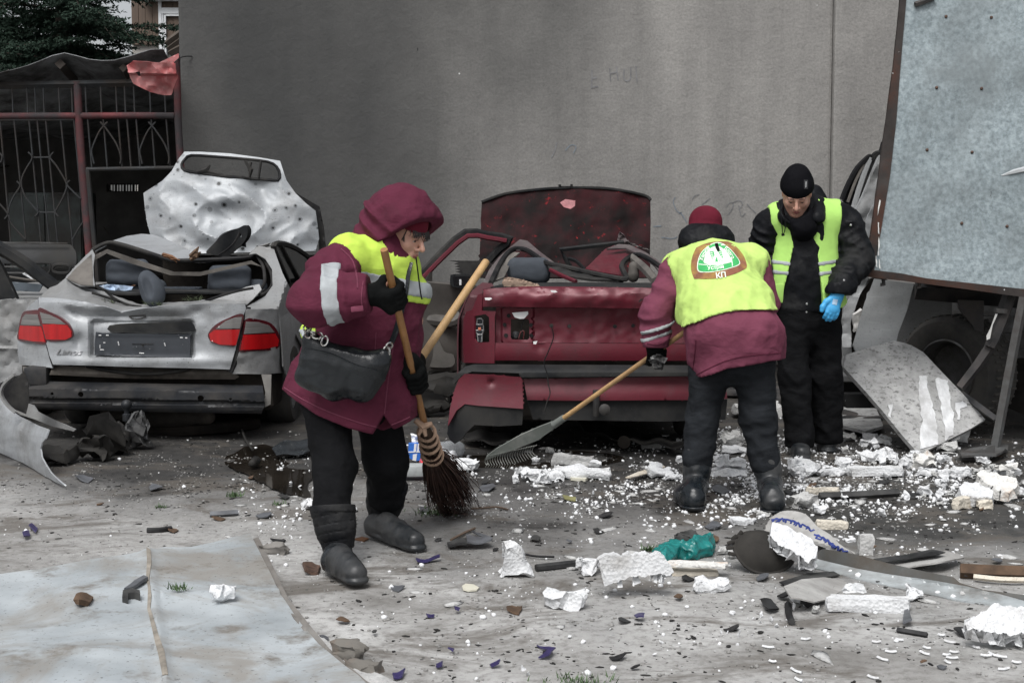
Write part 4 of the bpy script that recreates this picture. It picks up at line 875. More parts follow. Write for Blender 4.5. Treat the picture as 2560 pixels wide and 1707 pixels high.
# ---------------------------------------------------------------- man in black jacket and open vest
def man():
    t = thing('person', 'person in black cap, black padded jacket and open lime vest with one blue glove', 'person')
    c = PX(1992, 484, 8.44); f = V(-.16, -.80, -.62); up = V(-.02, -.2, 1)
    nk = PX(2012, 545, 8.58)
    shR, elR, wrR = PX(1938, 545, 8.55), PX(1905, 645, 8.62), PX(1908, 735, 8.50)
    shL, elL, wrL = PX(2098, 540, 8.56), PX(2136, 648, 8.50), PX(2096, 728, 8.33)
    ch, be, pe = PX(2016, 600, 8.56), PX(2010, 700, 8.54), PX(2012, 790, 8.53)
    hpR, knR, anR = PX(1975, 805, 8.53), PX(1985, 940, 8.48), PX(2000, 1085, 8.46)
    hpL, knL, anL = PX(2055, 800, 8.55), PX(2066, 935, 8.56), PX(2070, 1075, 8.64)
    feR, feL = G(2004, 1132, .04), G(2070, 1114, .04); heR, heL = anR.copy(), anL.copy(); heR.z = .04; heL.z = .04; heR.y += .06; heL.y += .06
    dh = V(-.30, -.10, -.95).normalized(); wd = wrL+V(-.012, -.012, -.03)
    S = SDF(*box_of([c, ch, feR, feL, heR, heL, elR, elL, wrR, wrL], .15), .0065); L, M = head(S, c, f, up, 1.03)
    S.cap(L(0, -.02, -.05), nk, .058, .06, .03); S.cap(shR, shL, .06, .06, .05); S.cap(ch, be, .13, .13, .05, (0, 1, 0), .7); S.cap(be, pe, .13, .13, .05, (0, 1, 0), .75)
    S.chain([shR, elR, wrR], [.055, .045, .032], .03); S.chain([shL, elL, wrL, wd], [.055, .045, .032, .03], .03)
    S.chain([hpR, knR, anR, heR], [.085, .06, .045, .035], .03); S.chain([hpL, knL, anL, heL], [.085, .06, .045, .035], .03); S.cap(heR, feR, .035, .032, .02); S.cap(heL, feL, .035, .032, .02)
    def hand(S, w, g):
        sd = V(.9, .15, -.28).normalized(); n = dh.cross(sd).normalized()
        S.cap(w, w+dh*.075, .030*g, .036*g, .02, n, .62)
        for i, (o_, l) in enumerate(((-.030, .066), (-.010, .076), (.011, .072), (.031, .058))):
            a = w+dh*.075+sd*o_; S.chain([a, a+dh*l*.45+n*.004, a+dh*l*.75-n*.004, a+dh*l*.95-n*.018], [.0125*g, .011*g, .0105*g, .009*g], .004)
        a = w+dh*.02-sd*.026; S.chain([a, a-sd*.026+dh*.028, a-sd*.038+dh*.062, a-sd*.036+dh*.085], [.017*g, .015*g, .013*g, .011*g], .008)
    hand(S, wd, 1.0); S.cap(wrR, wrR+V(0, -.02, -.16), .03, .025, .02)
    obj('body', S.me('body', 0), M_skin, t); face_bits(t, L, M, 1.03)
    # padded jacket
    T = SDF(*box_of([PX(1880, 800, 8.5), PX(2170, 800, 8.5), shR, shL, nk, c, wrR, wrL], .15), .0075)
    T.cap(ch+V(0, 0, .05), be, .185, .18, .06, (0, 1, 0), .8); T.cap(be, PX(2008, 768, 8.53), .18, .178, .05, (0, 1, 0), .78); T.cap(shR+V(.02, 0, 0), shL-V(.02, 0, 0), .085, .085, .06)
    Sl = T.copy(); Sl.F[:] = .3; Sl.chain([PX(1922, 562, 8.57), elR, wrR], [.078, .08, .068], .03); Sl.chain([PX(2119, 556, 8.56), PX(2143, 648, 8.51), wrL], [.08, .086, .064], .03)
    for a, b, k in ((shR, elR, 5), (elR, wrR, 5), (shL, elL, 5), (elL, wrL, 5)): Sl.rings(a, b, .014, k)
    Sl.folds(.009, 4, 14); Sl.folds(.003, 10, 15); Sl.half(PX(2096, 736, 8.33), V(-.1, -.1, -1)); T.folds(.006, 4, 4); T.half(PX(2000, 778, 8.5), V(0, 0, -1))
    co = T.copy(); h = np.maximum(.03-np.abs(T.F-Sl.F), 0)/.03; co.F = np.minimum(T.F, Sl.F)-h*h*.03*.25; obj('jacket', co.me('jacket'), M_quilt, t)
    # open vest
    V_ = SDF.copy(T); V_.F[:] = .3
    V_.cap(ch+V(0, 0, .05), be, .19, .19, .06, (0, 1, 0), .75); V_.cap(be, PX(2020, 775, 8.53), .195, .225, .06, (.0, 1, 0), .82); V_.cap(shR+V(.03, 0, .0), shL-V(.03, 0, 0), .09, .09, .06); V_.grow(.008); V_.folds(.005, 2.6, 23, (1, 1, .3))
    V_.F = np.maximum(V_.F, -(Sl.F+.035))
    X, Y, Z = V_.grid(); zz0 = [PX(2000, p, 8.5).z for p in (800, 745, 690, 620, 500)]; xa = [PX(p, 600, 8.5).x for p in (1915, 1924, 1934, 1930, 1921)]; xb = [PX(p, 600, 8.5).x for p in (2150, 2140, 2104, 2094, 2104)]; V_.F = np.maximum(V_.F, np.maximum(np.interp(Z.ravel(), zz0, xa).reshape(Z.shape)-X, X-np.interp(Z.ravel(), zz0, xb).reshape(Z.shape))+0*Y).astype(np.float32)
    zz = [PX(2000, p, 8.36).z for p in (800, 745, 630, 566, 545, 520)]; xr = [PX(p, 700, 8.36).x for p in (2062, 2058, 2046, 2026, 2044, 2052)]; xl = [PX(p, 700, 8.36).x for p in (1950, 1960, 1985, 2003, 1968, 1950)]
    X, Y, Z = V_.grid(); zi = np.interp(Z.ravel(), zz, xr).reshape(Z.shape); zj = np.interp(Z.ravel(), zz, xl).reshape(Z.shape)
    V_.F = np.maximum(V_.F, np.minimum(np.minimum(zi-X, X-zj), 8.56-Y).astype(np.float32))
    bx = [PX(p, 770, 8.4).x for p in (1925, 1955, 2060, 2105, 2145)]; bz = [PX(2000, p, 8.4).z for p in (768, 778, 775, 770, 747)]
    V_.F = np.maximum(V_.F, (np.interp(X.ravel(), bx, bz).reshape(X.shape)-Z+0*Y).astype(np.float32)); V_.cut(lambda X, Y, Z: -(np.sqrt((X-nk.x)**2+(Y-nk.y)**2+((Z-nk.z)*.8)**2)-.1))
    obj('vest', V_.me('vest'), M_hivg, t)
    for z0 in (658, 683):
        q = V_.copy(); q.grow(.004); za = PX(2000, z0, 8.38).z; X, Y, Z = q.grid(); q.cut(lambda X, Y, Z: np.abs(Z-za-.12*np.abs(X-PX(2012, 650, 8.4).x)+.015)-.0125); obj('reflective_strip', q.me('reflective_strip'), M_refl, t)
    obj('vest_pocket', MB().box(PX(1943, 733, 8.345), (.085, .012, .11), Matrix.Rotation(.06, 3, 'Y') @ Matrix.Rotation(.45, 3, 'Z')).me('vest_pocket', True, .005), M_hivg, t)
    # hood round the neck, scarf, cap
    q = SDF(*box_of([nk, c], .24), .0065); q.ell(nk+V(.01, .03, .03), (.12, .11, .075), None, 0); q.cap(PX(1960, 512, 8.54), PX(1968, 543, 8.44), .036, .036, .05); q.cap(PX(1968, 543, 8.44), PX(1998, 560, 8.44), .036, .034, .05); q.cap(PX(2050, 512, 8.52), PX(2044, 545, 8.40), .042, .036, .05); q.cap(PX(2026, 490, 8.62), PX(2048, 528, 8.56), .06, .045, .06); q.cap(PX(2000, 520, 8.68), PX(2035, 500, 8.66), .08, .07, .06)
    q.folds(.006, 4, 33, (1, 1, 1.5)); q.ell(L(0, .07, -.03), (.088, .11, .10), M, .015, 'sub'); obj('hood', q.me('hood'), M_quilt, t)
    q = SDF(*box_of([nk, c], .2), .006); q.cap(PX(2002, 548, 8.45), PX(2008, 568, 8.42), .085, .08, .02); q.folds(.005, 6, 3); q.ell(L(0, .06, -.04), (.075, .09, .085), M, .01, 'sub'); obj('scarf', q.me('scarf'), M_bknit, t)
    q = SDF(*box_of([c], .24), .005); q.ell(L(0, -.016, .045), (.100, .116, .108), M, 0); q.ell(L(0, -.035, .125), (.05, .06, .03), M, .05); q.cut(lambda X, Y, Z: -pl(X, Y, Z, L(0, .09, .030), (M @ V(0, .12, 1)).normalized())); kc = obj('knit_cap', q.me('knit_cap'), M_bknit, t)
    kb = bvh_of(kc.data)
    def frk(x, y): return PX(x, y, 8.0), (PX(x, y, 8.6)-PX(x, y, 8.0)).normalized()
    tg = decal('cap_tag', sheet_me('g', [(2010, 450), (2020, 450), (2020, 473), (2010, 473)], lambda u, v: (u, v, 0), 3, 0), frk, kb, .003, mat('dark_tag', (.03, .03, .032), .4), kc)
    decal('tag_mark', sheet_me('g', [(2014, 454), (2016.5, 454), (2016, 468), (2013.5, 470)], lambda u, v: (u, v, 0), 2, 0), frk, kb, .0045, mat('pale_tag_mark', (.4, .4, .4), .5), kc)
    # trousers and shoes
    q = SDF(*box_of([hpR, hpL, anR, anL, knR, knL], .16), .0075); q.chain([hpR+V(0, 0, .05), knR, anR+V(0, -.01, -.045)], [.098, .080, .072], .03); q.chain([hpL+V(0, 0, .05), knL, anL+V(0, -.01, -.045)], [.10, .081, .072], .03); q.cap(PX(2012, 770, 8.53), PX(2012, 800, 8.53), .16, .15, .05, (0, 1, 0), .8)
    q.folds(.012, 2.2, 6, (1, 1, .9)); q.folds(.004, 6, 7); q.cut(lambda X, Y, Z: .055-Z); obj('trousers', q.me('trousers'), M_blk, t)
    for fe, he in ((feR, heR), (feL, heL)):
        q = SDF(*box_of([fe, he], .12), .005); q.chain([he, he.lerp(fe, .6)+V(0, 0, .008), fe], [.05, .056, .048], .02); q.cap(he+V(0, 0, .02), he.lerp(fe, .55)+V(0, 0, .05), .055, .04, .03); q.cap(he-V(0, 0, .025), fe-V(0, .01, .025), .056, .054, .003, V(0, 0, 1), .4); q.cut(lambda X, Y, Z: .003-Z)
        s_ = obj('shoe', q.me('shoe'), M_rub, t); d = (fe-he).normalized(); sd = V(d.y, -d.x, 0)
        for k in (.35, .5, .62): p = he.lerp(fe, k)+V(0, 0, .062-.02*(k-.35)); obj('lace', MB().tube([p-sd*.03-V(0, 0, .006), p+V(0, 0, .003), p+sd*.03-V(0, 0, .006)], .004, 5).me('lace'), M_blk, s_)
    q = SDF(*box_of([wd, wd+dh*.2], .08), .0035); hand(q, wd, 1.16); q.cap(wd, wrL+(wrL-wd)*.6, .036, .04, .02); gl = obj('glove', q.me('glove'), M_blue, t)
    gb = bvh_of(gl.data); decal('glove_print', sheet_me('g', [(2083, 747), (2095, 749), (2092, 763), (2080, 760)], lambda u, v: (u, v, 0), 3, 0), frk, gb, .002, mat('pale_glove_print', (.45, .62, .8), .6), gl)
    q = SDF(*box_of([wrR], .26), .005); q.cap(wrR, wrR+V(0, -.02, -.08), .04, .042, 0); 
    for i, o_ in enumerate((-.03, -.01, .01, .03)): q.chain([wrR+V(0, o_-.02, -.08), wrR+V(.005, o_-.025, -.125), wrR+V(.015, o_-.025, -.16)], [.013, .012, .01], .006)
    q.chain([wrR+V(0, -.05, -.05), wrR+V(.005, -.075, -.085), wrR+V(.01, -.075, -.11)], [.015, .013, .011], .006); obj('glove', q.me('glove'), M_glv, t)
    # snaps, cuff, drawcord
    M_snap = mat('nickel_snap', (.5, .5, .5), .3, .8)
    def snap(px, py, r=.007):
        p, d = frk(px, py); h_ = cbv.ray_cast(p, d)
        if h_[0] is None: return
        m = MB(); Q = d.to_track_quat('Z', 'Y').to_matrix().to_4x4(); m.lathe([(r, 0), (r, -.003), (r*.5, -.006)], Matrix.Translation(h_[0]) @ Q, 10); obj('snap', m.me('snap'), M_snap, t)
    cbv = bvh_of(t.children[[x.name.split('.')[0] for x in t.children].index('jacket')].data)
    for p in ((2110, 701), (2127, 563), (2017, 760), (2016, 780)): snap(*p)
    obj('drawcord', MB().tube(catmull([PX(1952, 536, 8.36), PX(1955, 565, 8.335), PX(1957, 587, 8.335), PX(1963, 570, 8.335), PX(1962, 545, 8.35)], 4), .0028, 5).me('drawcord'), M_blk, t); obj('cord_lock', MB().tube([PX(1957, 584, 8.33), PX(1958, 590, 8.33)], .009, 8).me('cord_lock'), M_blk, t)
    settle(t)
man()
# ================================================================ WRECKED CARS
def paint(name, col, dark, metal=.25, rough=.38, dirt=(.12, .115, .105), amt=.5, holes=False, flake=0):
    n = NT(name); c = n.mix(n.ramp(n.noise(3, 5, .6), [(.3, 0.0), (.7, 1.0)]), [q*.86 for q in col], col)
    f = n.ramp(n.noise(2.4, 7, .72, n.mapped((1, 1, .8), (1.3, .2, 2))), [(.60-amt*.28, 0.0), (.82-amt*.18, .75)]); c = n.mix(f, c, dirt)
    g = n.ramp(n.noise(70, 4, .75), [(.58, 0.0), (.68, .55)]); c = n.mix(g, c, dark)
    sp = n.math('LESS_THAN', n.voro(55).outputs['Distance'], n.ramp(n.noise(11, 3), [(.5, 0.0), (.75, .26)])); c = n.mix(sp, c, dark)
    sc = n.ramp(n.noise(8, 3, .5, n.mapped((1, 1, 9), (0, 0, 0), (.3, .5, .2))), [(.63, 0.0), (.68, .35)]); c = n.mix(sc, c, [min(1, q*1.25) for q in col])
    if holes:
        d = n.voro(11, n.mapped((1, .3, 1))).outputs['Distance']; r = n.ramp(n.noise(4.2, 3, .5, n.mapped((1, 1, 1), (5, 5, 5))), [(.36, 0.0), (.56, .17)])
        ring = n.math('LESS_THAN', d, n.math('MULTIPLY', r, 1.7)); c = n.mix(ring, c, [q*.55 for q in col]); c = n.mix(n.math('LESS_THAN', d, r), c, (.012, .012, .012))
    n.bump(n.noise(5, 4, .55), .10, .03); n.bump(n.noise(90, 3), .06, .003)
    rg = n.mix(f, (rough,)*3, (.8,)*3); return n.out(c, rg, metal)
M_silv = paint('silver_dirty_paint', (.345, .36, .375), (.07, .066, .06), .1, .42)
M_silvd = paint('silver_dusty_paint', (.26, .265, .268), (.06, .057, .052), .05, .55, (.17, .165, .155), .75)
M_hood = paint('silver_pitted_paint', (.31, .328, .345), (.10, .097, .092), .1, .42, (.20, .195, .19), .42, True)
M_red = paint('maroon_dirty_paint', (.115, .010, .021), (.035, .016, .018), .15, .38, (.055, .022, .026), .4)
M_redd = paint('maroon_sooty_paint', (.085, .014, .022), (.03, .022, .022), .15, .5, (.05, .035, .035), .8)
M_burnt = None
def burnt():
    n = NT('scorched_maroon_paint'); b = n.mix(n.ramp(n.noise(4, 6, .65), [(.4, 0.0), (.66, 1.0)]), (.010, .007, .007), (.035, .008, .010))
    sp = n.ramp(n.noise(15, 5, .66, None, .3), [(.62, 0.0), (.70, .9)]); b = n.mix(sp, b, (.20, .012, .016))
    hot = n.math('LESS_THAN', n.voro(11).outputs['Distance'], n.ramp(n.noise(5, 2), [(.55, 0.0), (.75, .12)])); b = n.mix(hot, b, (.34, .03, .03))
    n.bump(n.noise(40, 5), .25, .006); return n.out(b, .7, 0, .12)
M_burnt = burnt()
M_blkp = mat('black_plastic_trim', (.011, .012, .0135), .5, spec=.2, var=.35, scale=9, dirt=(.035, .034, .032), dirt_amt=.4, speck=(.3, .3, .3), speck_scale=45, speck_size=.03, bump=.12)
M_seal = mat('black_rubber_seal', (.010, .010, .011), .6, spec=.18, var=.3, dirt=(.05, .048, .045), dirt_amt=.35)
M_under = mat('sooty_underbody', (.012, .011, .010), .9, spec=.1, var=.5, scale=6, bump=.3, dirt=(.035, .03, .026), dirt_amt=.4)
M_beam = mat('dark_bumper_beam', (.026, .028, .032), .45, .2, spec=.3, var=.35, scale=4, dirt=(.07, .065, .06), dirt_amt=.4, speck=(.3, .3, .3), speck_scale=35, speck_size=.03, stretch=(.4, 1, 2))
M_bare = mat('bare_brownish_metal', (.17, .15, .13), .55, .3, var=.3, scale=3, dirt=(.06, .052, .045), dirt_amt=.5)
M_seat = fabric('grey_seat_cloth', (.060, .068, .080), var=.12, wr=.08, dirt=(.1, .1, .1), da=.1); M_tyre = mat('black_tyre', (.016, .016, .016), .85, var=.3, dirt=(.06, .056, .05), dirt_amt=.5, bump=.3)
M_rim = mat('dull_steel_rim', (.12, .12, .12), .5, .6, dirt=(.05, .045, .04)); M_liner = mat('soiled_headliner', (.14, .128, .115), .9, var=.25, dirt=(.06, .055, .05))
M_lred = mat('red_tail_lens', (.36, .005, .007), .2, var=.22, scale=5, coat=.15, stretch=(4, 1, .6)); M_ldark = mat('dark_red_tail_lens', (.07, .005, .009), .16, var=.3, scale=5, coat=.6)
M_lclr = mat('clear_ribbed_lens', (.15, .145, .14), .2, var=.3, scale=30, coat=.5, stretch=(.1, .1, 3)); M_glassb = mat('sooty_side_glass', (.012, .013, .015), .08, var=.3, dirt=(.05, .05, .05), dirt_amt=.2)
M_plate = mat('plate_holder_plastic', (.035, .040, .048), .5, var=.2, speck=(.5, .5, .5), speck_scale=40, speck_size=.06, stretch=(.5, 1, 2)); M_trim = mat('taupe_door_trim', (.085, .078, .070), .6, var=.15, scale=2, dirt=(.05, .046, .042), dirt_amt=.4, bump=.15)
def lerpc(pts): 
    xs = [p[0] for p in pts]; ys = [p[1] for p in pts]; return lambda x: float(np.interp(x, xs, ys))
def wheel(name, c, r, w, par, m1=None, side=1):
    M = Matrix.Translation(c) @ Matrix.Rotation(math.pi/2, 4, 'Y')
    o = obj(name, None, None, par)
    pr = [(r*.62, -w*.45), (r*.7, -w*.5), (r*.9, -w*.5), (r*.98, -w*.38), (r, -w*.2), (r, w*.2), (r*.98, w*.38), (r*.9, w*.5), (r*.7, w*.5), (r*.62, w*.45)]
    obj('tyre', MB().lathe(pr, M, 36, True).me('tyre'), m1 or M_tyre, o)
    obj('rim', MB().lathe([(r*.62, -w*.4), (r*.66, w*.42), (r*.6, w*.42), (r*.5, w*.15), (r*.22, w*.2), (r*.18, w*.34), (.02, w*.34), (.02, -w*.3), (r*.5, -w*.3)], M, 30).me('rim'), M_rim, o); return o
def dots(par, name, pts, r, Yf, mt, n=12, th=.004):
    for x, y in pts:
        p = PX(x, y, Yf(x, y)-.003); obj(name, MB().lathe([(r, 0), (r*.9, th), (.0005, th)], Matrix.Translation(p) @ Matrix.Rotation(math.pi/2, 4, 'X'), n).me(name), mt, par)
# ---------------------------------------------------------------- silver saloon
zA = lambda l: ZM(l, 0, 580, 1/3)
zH = lambda l: ZM(l, 0, 0, .38265)
zR = lambda l: ZM(l, 0, 560, .43373)
def silver_car():
    t = thing('wrecked_car', 'silver saloon car with crushed roof, missing bumper and hood thrown open', 'car')
    def Yr(x, y):
        k = max(0, abs((x-372)/328)-.55)/.45; return 9.0+.30*k**2.2
    def crum(x, y):
        X, Y = x*3, (y-580)*3                                     # dents, in zoom units
        d = 0
        d += .035*math.exp(-((X-912)/150)**2-((Y-620)/60)**2)+.05*math.exp(-((X-1050)/420)**2-((Y-640)/42)**2)
        d += .04*math.exp(-((X-560)/70)**2-((Y-600-(X-560)*.25)/30)**2)-.012*math.exp(-((X-800)/200)**2-((Y-560)/25)**2)
        d += .028*math.exp(-((X-590)/40)**2-((Y-820)/60)**2)+.02*math.exp(-((X-1480)/60)**2-((Y-590)/30)**2)
        d += .02*math.exp(-((X-1500)/90)**2-((Y-850)/80)**2)+.010*fbm((X*.004, Y*.006, 0), 1, 3, 2)
        e = min(1, max(0, (X-665)/35))*min(1, max(0, (1470-X)/30))*min(1, max(0, (Y-655)/25))*min(1, max(0, (945-Y)/18)); d += .045*e
        d += .03*max(0, (Y-930)/100)*0-.012*math.exp(-((Y-970)/40)**2)
        d += .05*max(0, 1-(Y-485)/45) if Y < 530 else 0
        return d
    rear = lambda x, y: PX(x, y, Yr(x, y)+crum(x, y))
    lid = zA([(290, 490), (380, 492), (470, 500), (640, 522), (800, 562), (912, 602), (1040, 577), (1240, 552), (1500, 538), (1700, 536), (1838, 545), (1846, 575), (1826, 625), (1790, 790), (1760, 900), (1724, 1030), (1400, 1020), (1000, 1012), (700, 1002), (398, 994), (372, 930), (345, 830), (318, 700), (290, 575)])
    L = obj('trunk_lid', sheet_me('trunk_lid', lid, rear, 5, .006), M_silv, t)
    yr = lerpc(zA([(290, 490), (640, 522), (800, 562), (912, 602), (1040, 577), (1240, 552), (1500, 538), (1838, 545)])); yb = lerpc(zA([(290, 482), (495, 345), (600, 400), (740, 440), (850, 475), (1060, 545), (1240, 520), (1500, 505), (1840, 440), (1960, 395)]))
    def deck(x, y):
        f = (yr(x)-y)/max(8, yr(x)-yb(x)); p = PX(x, y, Yr(x, y)+.05+.5*min(1.2, max(0, f))); p.z += .01*fbm((x*.03, y*.05, 0), 1, 3); return p
    obj('trunk_deck', sheet_me('trunk_deck', zA([(292, 492), (330, 455), (420, 395), (495, 343), (600, 398), (740, 438), (850, 475), (1060, 548), (1160, 535), (1300, 528), (1500, 512), (1700, 505), (1850, 540), (1700, 538), (1500, 540), (1240, 554), (1040, 579), (912, 604), (800, 564), (640, 524), (470, 502)]), deck, 6, .006), M_silvd, t)
    obj('deck_edge', sheet_me('deck_edge', zA([(1520, 535), (1700, 470), (1850, 410), (1945, 390), (1962, 430), (1900, 500), (1850, 545), (1700, 540)]), lambda x, y: PX(x, y, 9.38+.0016*(744-y)), 6, .008), M_silvd, t)
    # corner panels under the lamps
    obj('quarter_corner', sheet_me('quarter_corner', zA([(285, 500), (210, 560), (165, 625), (140, 700), (130, 810), (132, 900), (145, 990), (200, 1000), (398, 1018), (380, 960), (345, 840), (312, 690), (290, 570)]), lambda x, y: PX(x, y, Yr(x, y)+.012+.02*fbm((x*.02, y*.02, 0), 1, 2)), 5, .006), M_silv, t)
    def qside(x, y):
        Y = Yr(min(x, 700), y)
        if x > 690: Y = max(Y, 3555*1.53/(1280-x))
        if y < 770: Y = max(Y, 9.42+(750-y)/145*.8)
        p = PX(x, y, Y+.02*fbm((x*.02, y*.02, 1), 1, 3)); return p
    obj('quarter_panel', sheet_me('quarter_panel', zA([(1866, 168), (1930, 105), (2010, 82), (2045, 92), (2062, 150), (2120, 310), (2200, 470), (2270, 610), (2400, 760), (2420, 1010), (2300, 1030), (2110, 1056), (1980, 1066), (1742, 1062), (1765, 980), (1800, 890), (1840, 640), (1850, 560), (1990, 480), (2045, 400), (2040, 280), (1990, 200), (1920, 160)]), qside, 6, .006), M_silvd, t)
    # tail lamps: two on the lid, two on the body
    def lamp(top, bot, rim, yo):
        fn = lambda k: (lambda x, y: PX(x, y, Yr(x, y)+yo-k))
        r = obj('tail_light', sheet_me('tail_light', cm2(zA(rim), 4), fn(.012), 4, .03), M_ldark, t)
        obj('red_lens', sheet_me('red_lens', zA(bot), fn(.020), 4, .008), M_lred, r); obj('clear_lens', sheet_me('clear_lens', zA(top), fn(.020), 4, .008), M_lclr, r)
    lamp([(190, 615), (278, 618), (300, 700), (155, 695), (165, 645)], [(150, 702), (302, 707), (325, 770), (336, 825), (240, 818), (140, 800), (140, 745)], [(288, 588), (230, 588), (175, 600), (150, 660), (136, 740), (134, 808), (230, 825), (342, 838), (330, 740), (305, 650)], .005)
    lamp([(297, 600), (370, 620), (440, 655), (488, 692), (318, 684)], [(318, 692), (400, 690), (500, 698), (535, 745), (535, 785), (490, 808), (345, 806), (330, 750)], [(288, 572), (370, 600), (450, 640), (515, 690), (546, 745), (540, 790), (490, 815), (345, 812), (318, 700)], .0)
    lamp([(1815, 638), (1800, 722), (1618, 726), (1690, 668), (1760, 640)], [(1605, 735), (1800, 730), (1770, 848), (1650, 845), (1580, 815), (1568, 765)], [(1825, 616), (1700, 650), (1610, 700), (1562, 760), (1565, 800), (1600, 835), (1680, 852), (1765, 854), (1795, 760)], .0)
    lamp([(1850, 672), (1940, 675), (2020, 700), (2060, 752), (1832, 764)], [(1828, 772), (2065, 762), (2092, 810), (2085, 855), (2000, 875), (1805, 885)], [(1845, 655), (1950, 658), (2040, 690), (2095, 770), (2100, 850), (2040, 885), (1900, 892), (1795, 893), (1820, 780)], .0)
    # black gap between lid and right corner
    obj('gap_seal', MB().tube([PX(x, y, Yr(x, y)+.03) for x, y in zA([(1850, 560), (1838, 640), (1800, 800), (1765, 950), (1730, 1050)])], .028, 6).me('gap_seal'), M_seal, t)
    obj('gap_seal', MB().tube([PX(x, y, Yr(x, y)+.012) for x, y in zA([(292, 580), (320, 710), (350, 840), (380, 950), (400, 1012)])], .007, 6).me('gap_seal'), M_seal, t)
    # number plate holder and handle bar
    ph = obj('plate_holder', sheet_me('plate_holder', cm2(zA([(718, 762), (760, 757), (1100, 765), (1400, 772), (1424, 785), (1424, 925), (1400, 940), (1000, 932), (740, 922), (710, 910)]), 2), lambda x, y: PX(x, y, 9.005+(.004 if 243 < x < 470 and 838 < y < 888 else 0)), 5, .02), M_plate, t)
    obj('slot', MB().tube([PX(x, y, 8.985) for x, y in zA([(990, 842), (1150, 842)])], .004, 5).me('slot'), M_seal, ph)
    dots(ph, 'screw', zA([(1070, 848)]), .008, lambda x, y: 9.0, M_rim)
    for p in ([(740, 775), (760, 775)], [(795, 775), (815, 775)], [(1350, 792), (1370, 792)], [(1390, 794), (1405, 794)], [(750, 882), (780, 884)], [(1045, 908), (1080, 910)], [(775, 830), (790, 830)], [(885, 820), (892, 850)], [(1232, 830), (1240, 855)], [(750, 845), (750, 870)]):
        obj('plate_scuff', MB().tube([PX(x, y, 8.986) for x, y in zA(p)], .0035, 4).me('plate_scuff'), mat('white_scuff', (.6, .6, .6), .6), ph)
    obj('handle_trim', sheet_me('handle_trim', cm2(zA([(820, 700), (1000, 685), (1250, 678), (1400, 672), (1440, 685), (1456, 720), (1452, 745), (1250, 748), (1000, 750), (830, 752)]), 2), lambda x, y: PX(x, y, 9.0), 5, .025), M_blkp, t)
    obj('emblem', MB().tube(catmull([PX(x, y, Yr(x, y)+crum(x, y)-.008) for x, y in zA([(968, 632), (1090, 626), (1060, 648), (1000, 652), (968, 632)])], 3), .004, 5).me('emblem'), M_rim, t)
    # badge lettering
    tm = text_me('badge_lettering', 'Lanos', 1, .45, .04); sx = (610-415)/3/ (max(v.co.x for v in tm.vertices)-min(v.co.x for v in tm.vertices))
    for v in tm.vertices:
        q = zA([(512, 900)])[0]; px, py = q[0]+v.co.x*sx, q[1]-v.co.y*sx*.78-v.co.x*sx*.0; v.co = PX(px, py, Yr(px, py)+crum(px, py)-.006-v.co.z*.05)
    obj('badge_lettering', tm, mat('dull_chrome', (.35, .35, .36), .3, .8), t)
    # lower rear: bare strip, seal, beam, tow ball
    obj('rear_bulkhead', sheet_me('rear_bulkhead', zA([(165, 1000), (2030, 1050), (2050, 1300), (1980, 1310), (220, 1320), (170, 1100)]), lambda x, y: PX(x, y, 9.2+.15*max(0, abs((x-372)/320)-.8)), 14, .01), M_under, t)
    obj('bare_strip', sheet_me('bare_strip', zA([(395, 1003), (1735, 1035), (1792, 1085), (1760, 1105), (1000, 1100), (370, 1070)]), lambda x, y: PX(x, y, 9.10-.03*math.sin((y-915)/35*3)), 6, .006), M_bare, t)
    obj('hanging_seal', MB().tube(catmull([PX(x, y, 9.05) for x, y in zA([(650, 1005), (800, 1035), (950, 1055), (1100, 1062), (1280, 1050), (1420, 1025)])], 5), .012, 6).me('hanging_seal'), M_seal, t)
    bz = lerpc(zA([(190, 1120), (1985, 1152)]))
    def beam(x, y):
        d = (y-bz(x))*3; k = [(0, .10), (45, .02), (50, .0), (120, .0), (125, .025), (150, .025), (155, .0), (190, .01), (240, .06)]; return PX(x, y, 8.97+.22*max(0, abs((x-365)/300)-.5)**2+float(np.interp(d, [a for a, b in k], [b for a, b in k])))
    def ring(cx, cy, r): return [(cx+r*math.cos(a), cy+r*math.sin(a)) for a in np.linspace(0, 6.283, 13)[:-1]]
    hs = [zA(ring(390, 1212, 12)), zA(ring(605, 1217, 21)), zA(ring(1505, 1248, 25)), zA(ring(1730, 1256, 13))]
    obj('bumper_beam', sheet_me('bumper_beam', zA([(212, 1116), (1000, 1132), (1970, 1150), (1986, 1290), (1962, 1362), (1000, 1345), (222, 1322), (190, 1240), (193, 1165)]), beam, 4.5, .012, hs), M_beam, t)
    for e in ([(170, 1010), (205, 1015), (228, 1150), (200, 1160)], [(1960, 1068), (2035, 1068), (2030, 1290), (1975, 1320), (1990, 1200)]):
        obj('side_bracket', sheet_me('side_bracket', zA(e), lambda x, y: PX(x, y, 9.06), 8, .01), mat('primer_grey_metal', (.22, .21, .195), .7, dirt=(.08, .075, .07), dirt_amt=.5), t)
    obj('crash_box', MB().box(PX(*zA([(300, 1070)])[0], 9.15), (.15, .2, .12)).me('crash_box', True, .02), M_beam, t)
    q = SDF(PX(250, 1100, 9.2)-V(.4, .4, .2), PX(560, 1000, 9.2)+V(.4, .4, .2), .012)
    q.cap(PX(270, 1030, 9.25), PX(520, 1042, 9.25), .05, .05, .04, (0, 1, 0), .8); q.cap(PX(330, 1048, 9.3), PX(470, 1050, 9.3), .05, .05, .04); obj('spare_wheel_well', q.me('spare_wheel_well'), mat('sooty_brown_metal', (.05, .043, .036), .7, dirt=(.02, .018, .016), bump=.2), t)
    m = MB(); p = PX(*zA([(948, 1295)])[0], 8.86)
    for k in range(6): pass
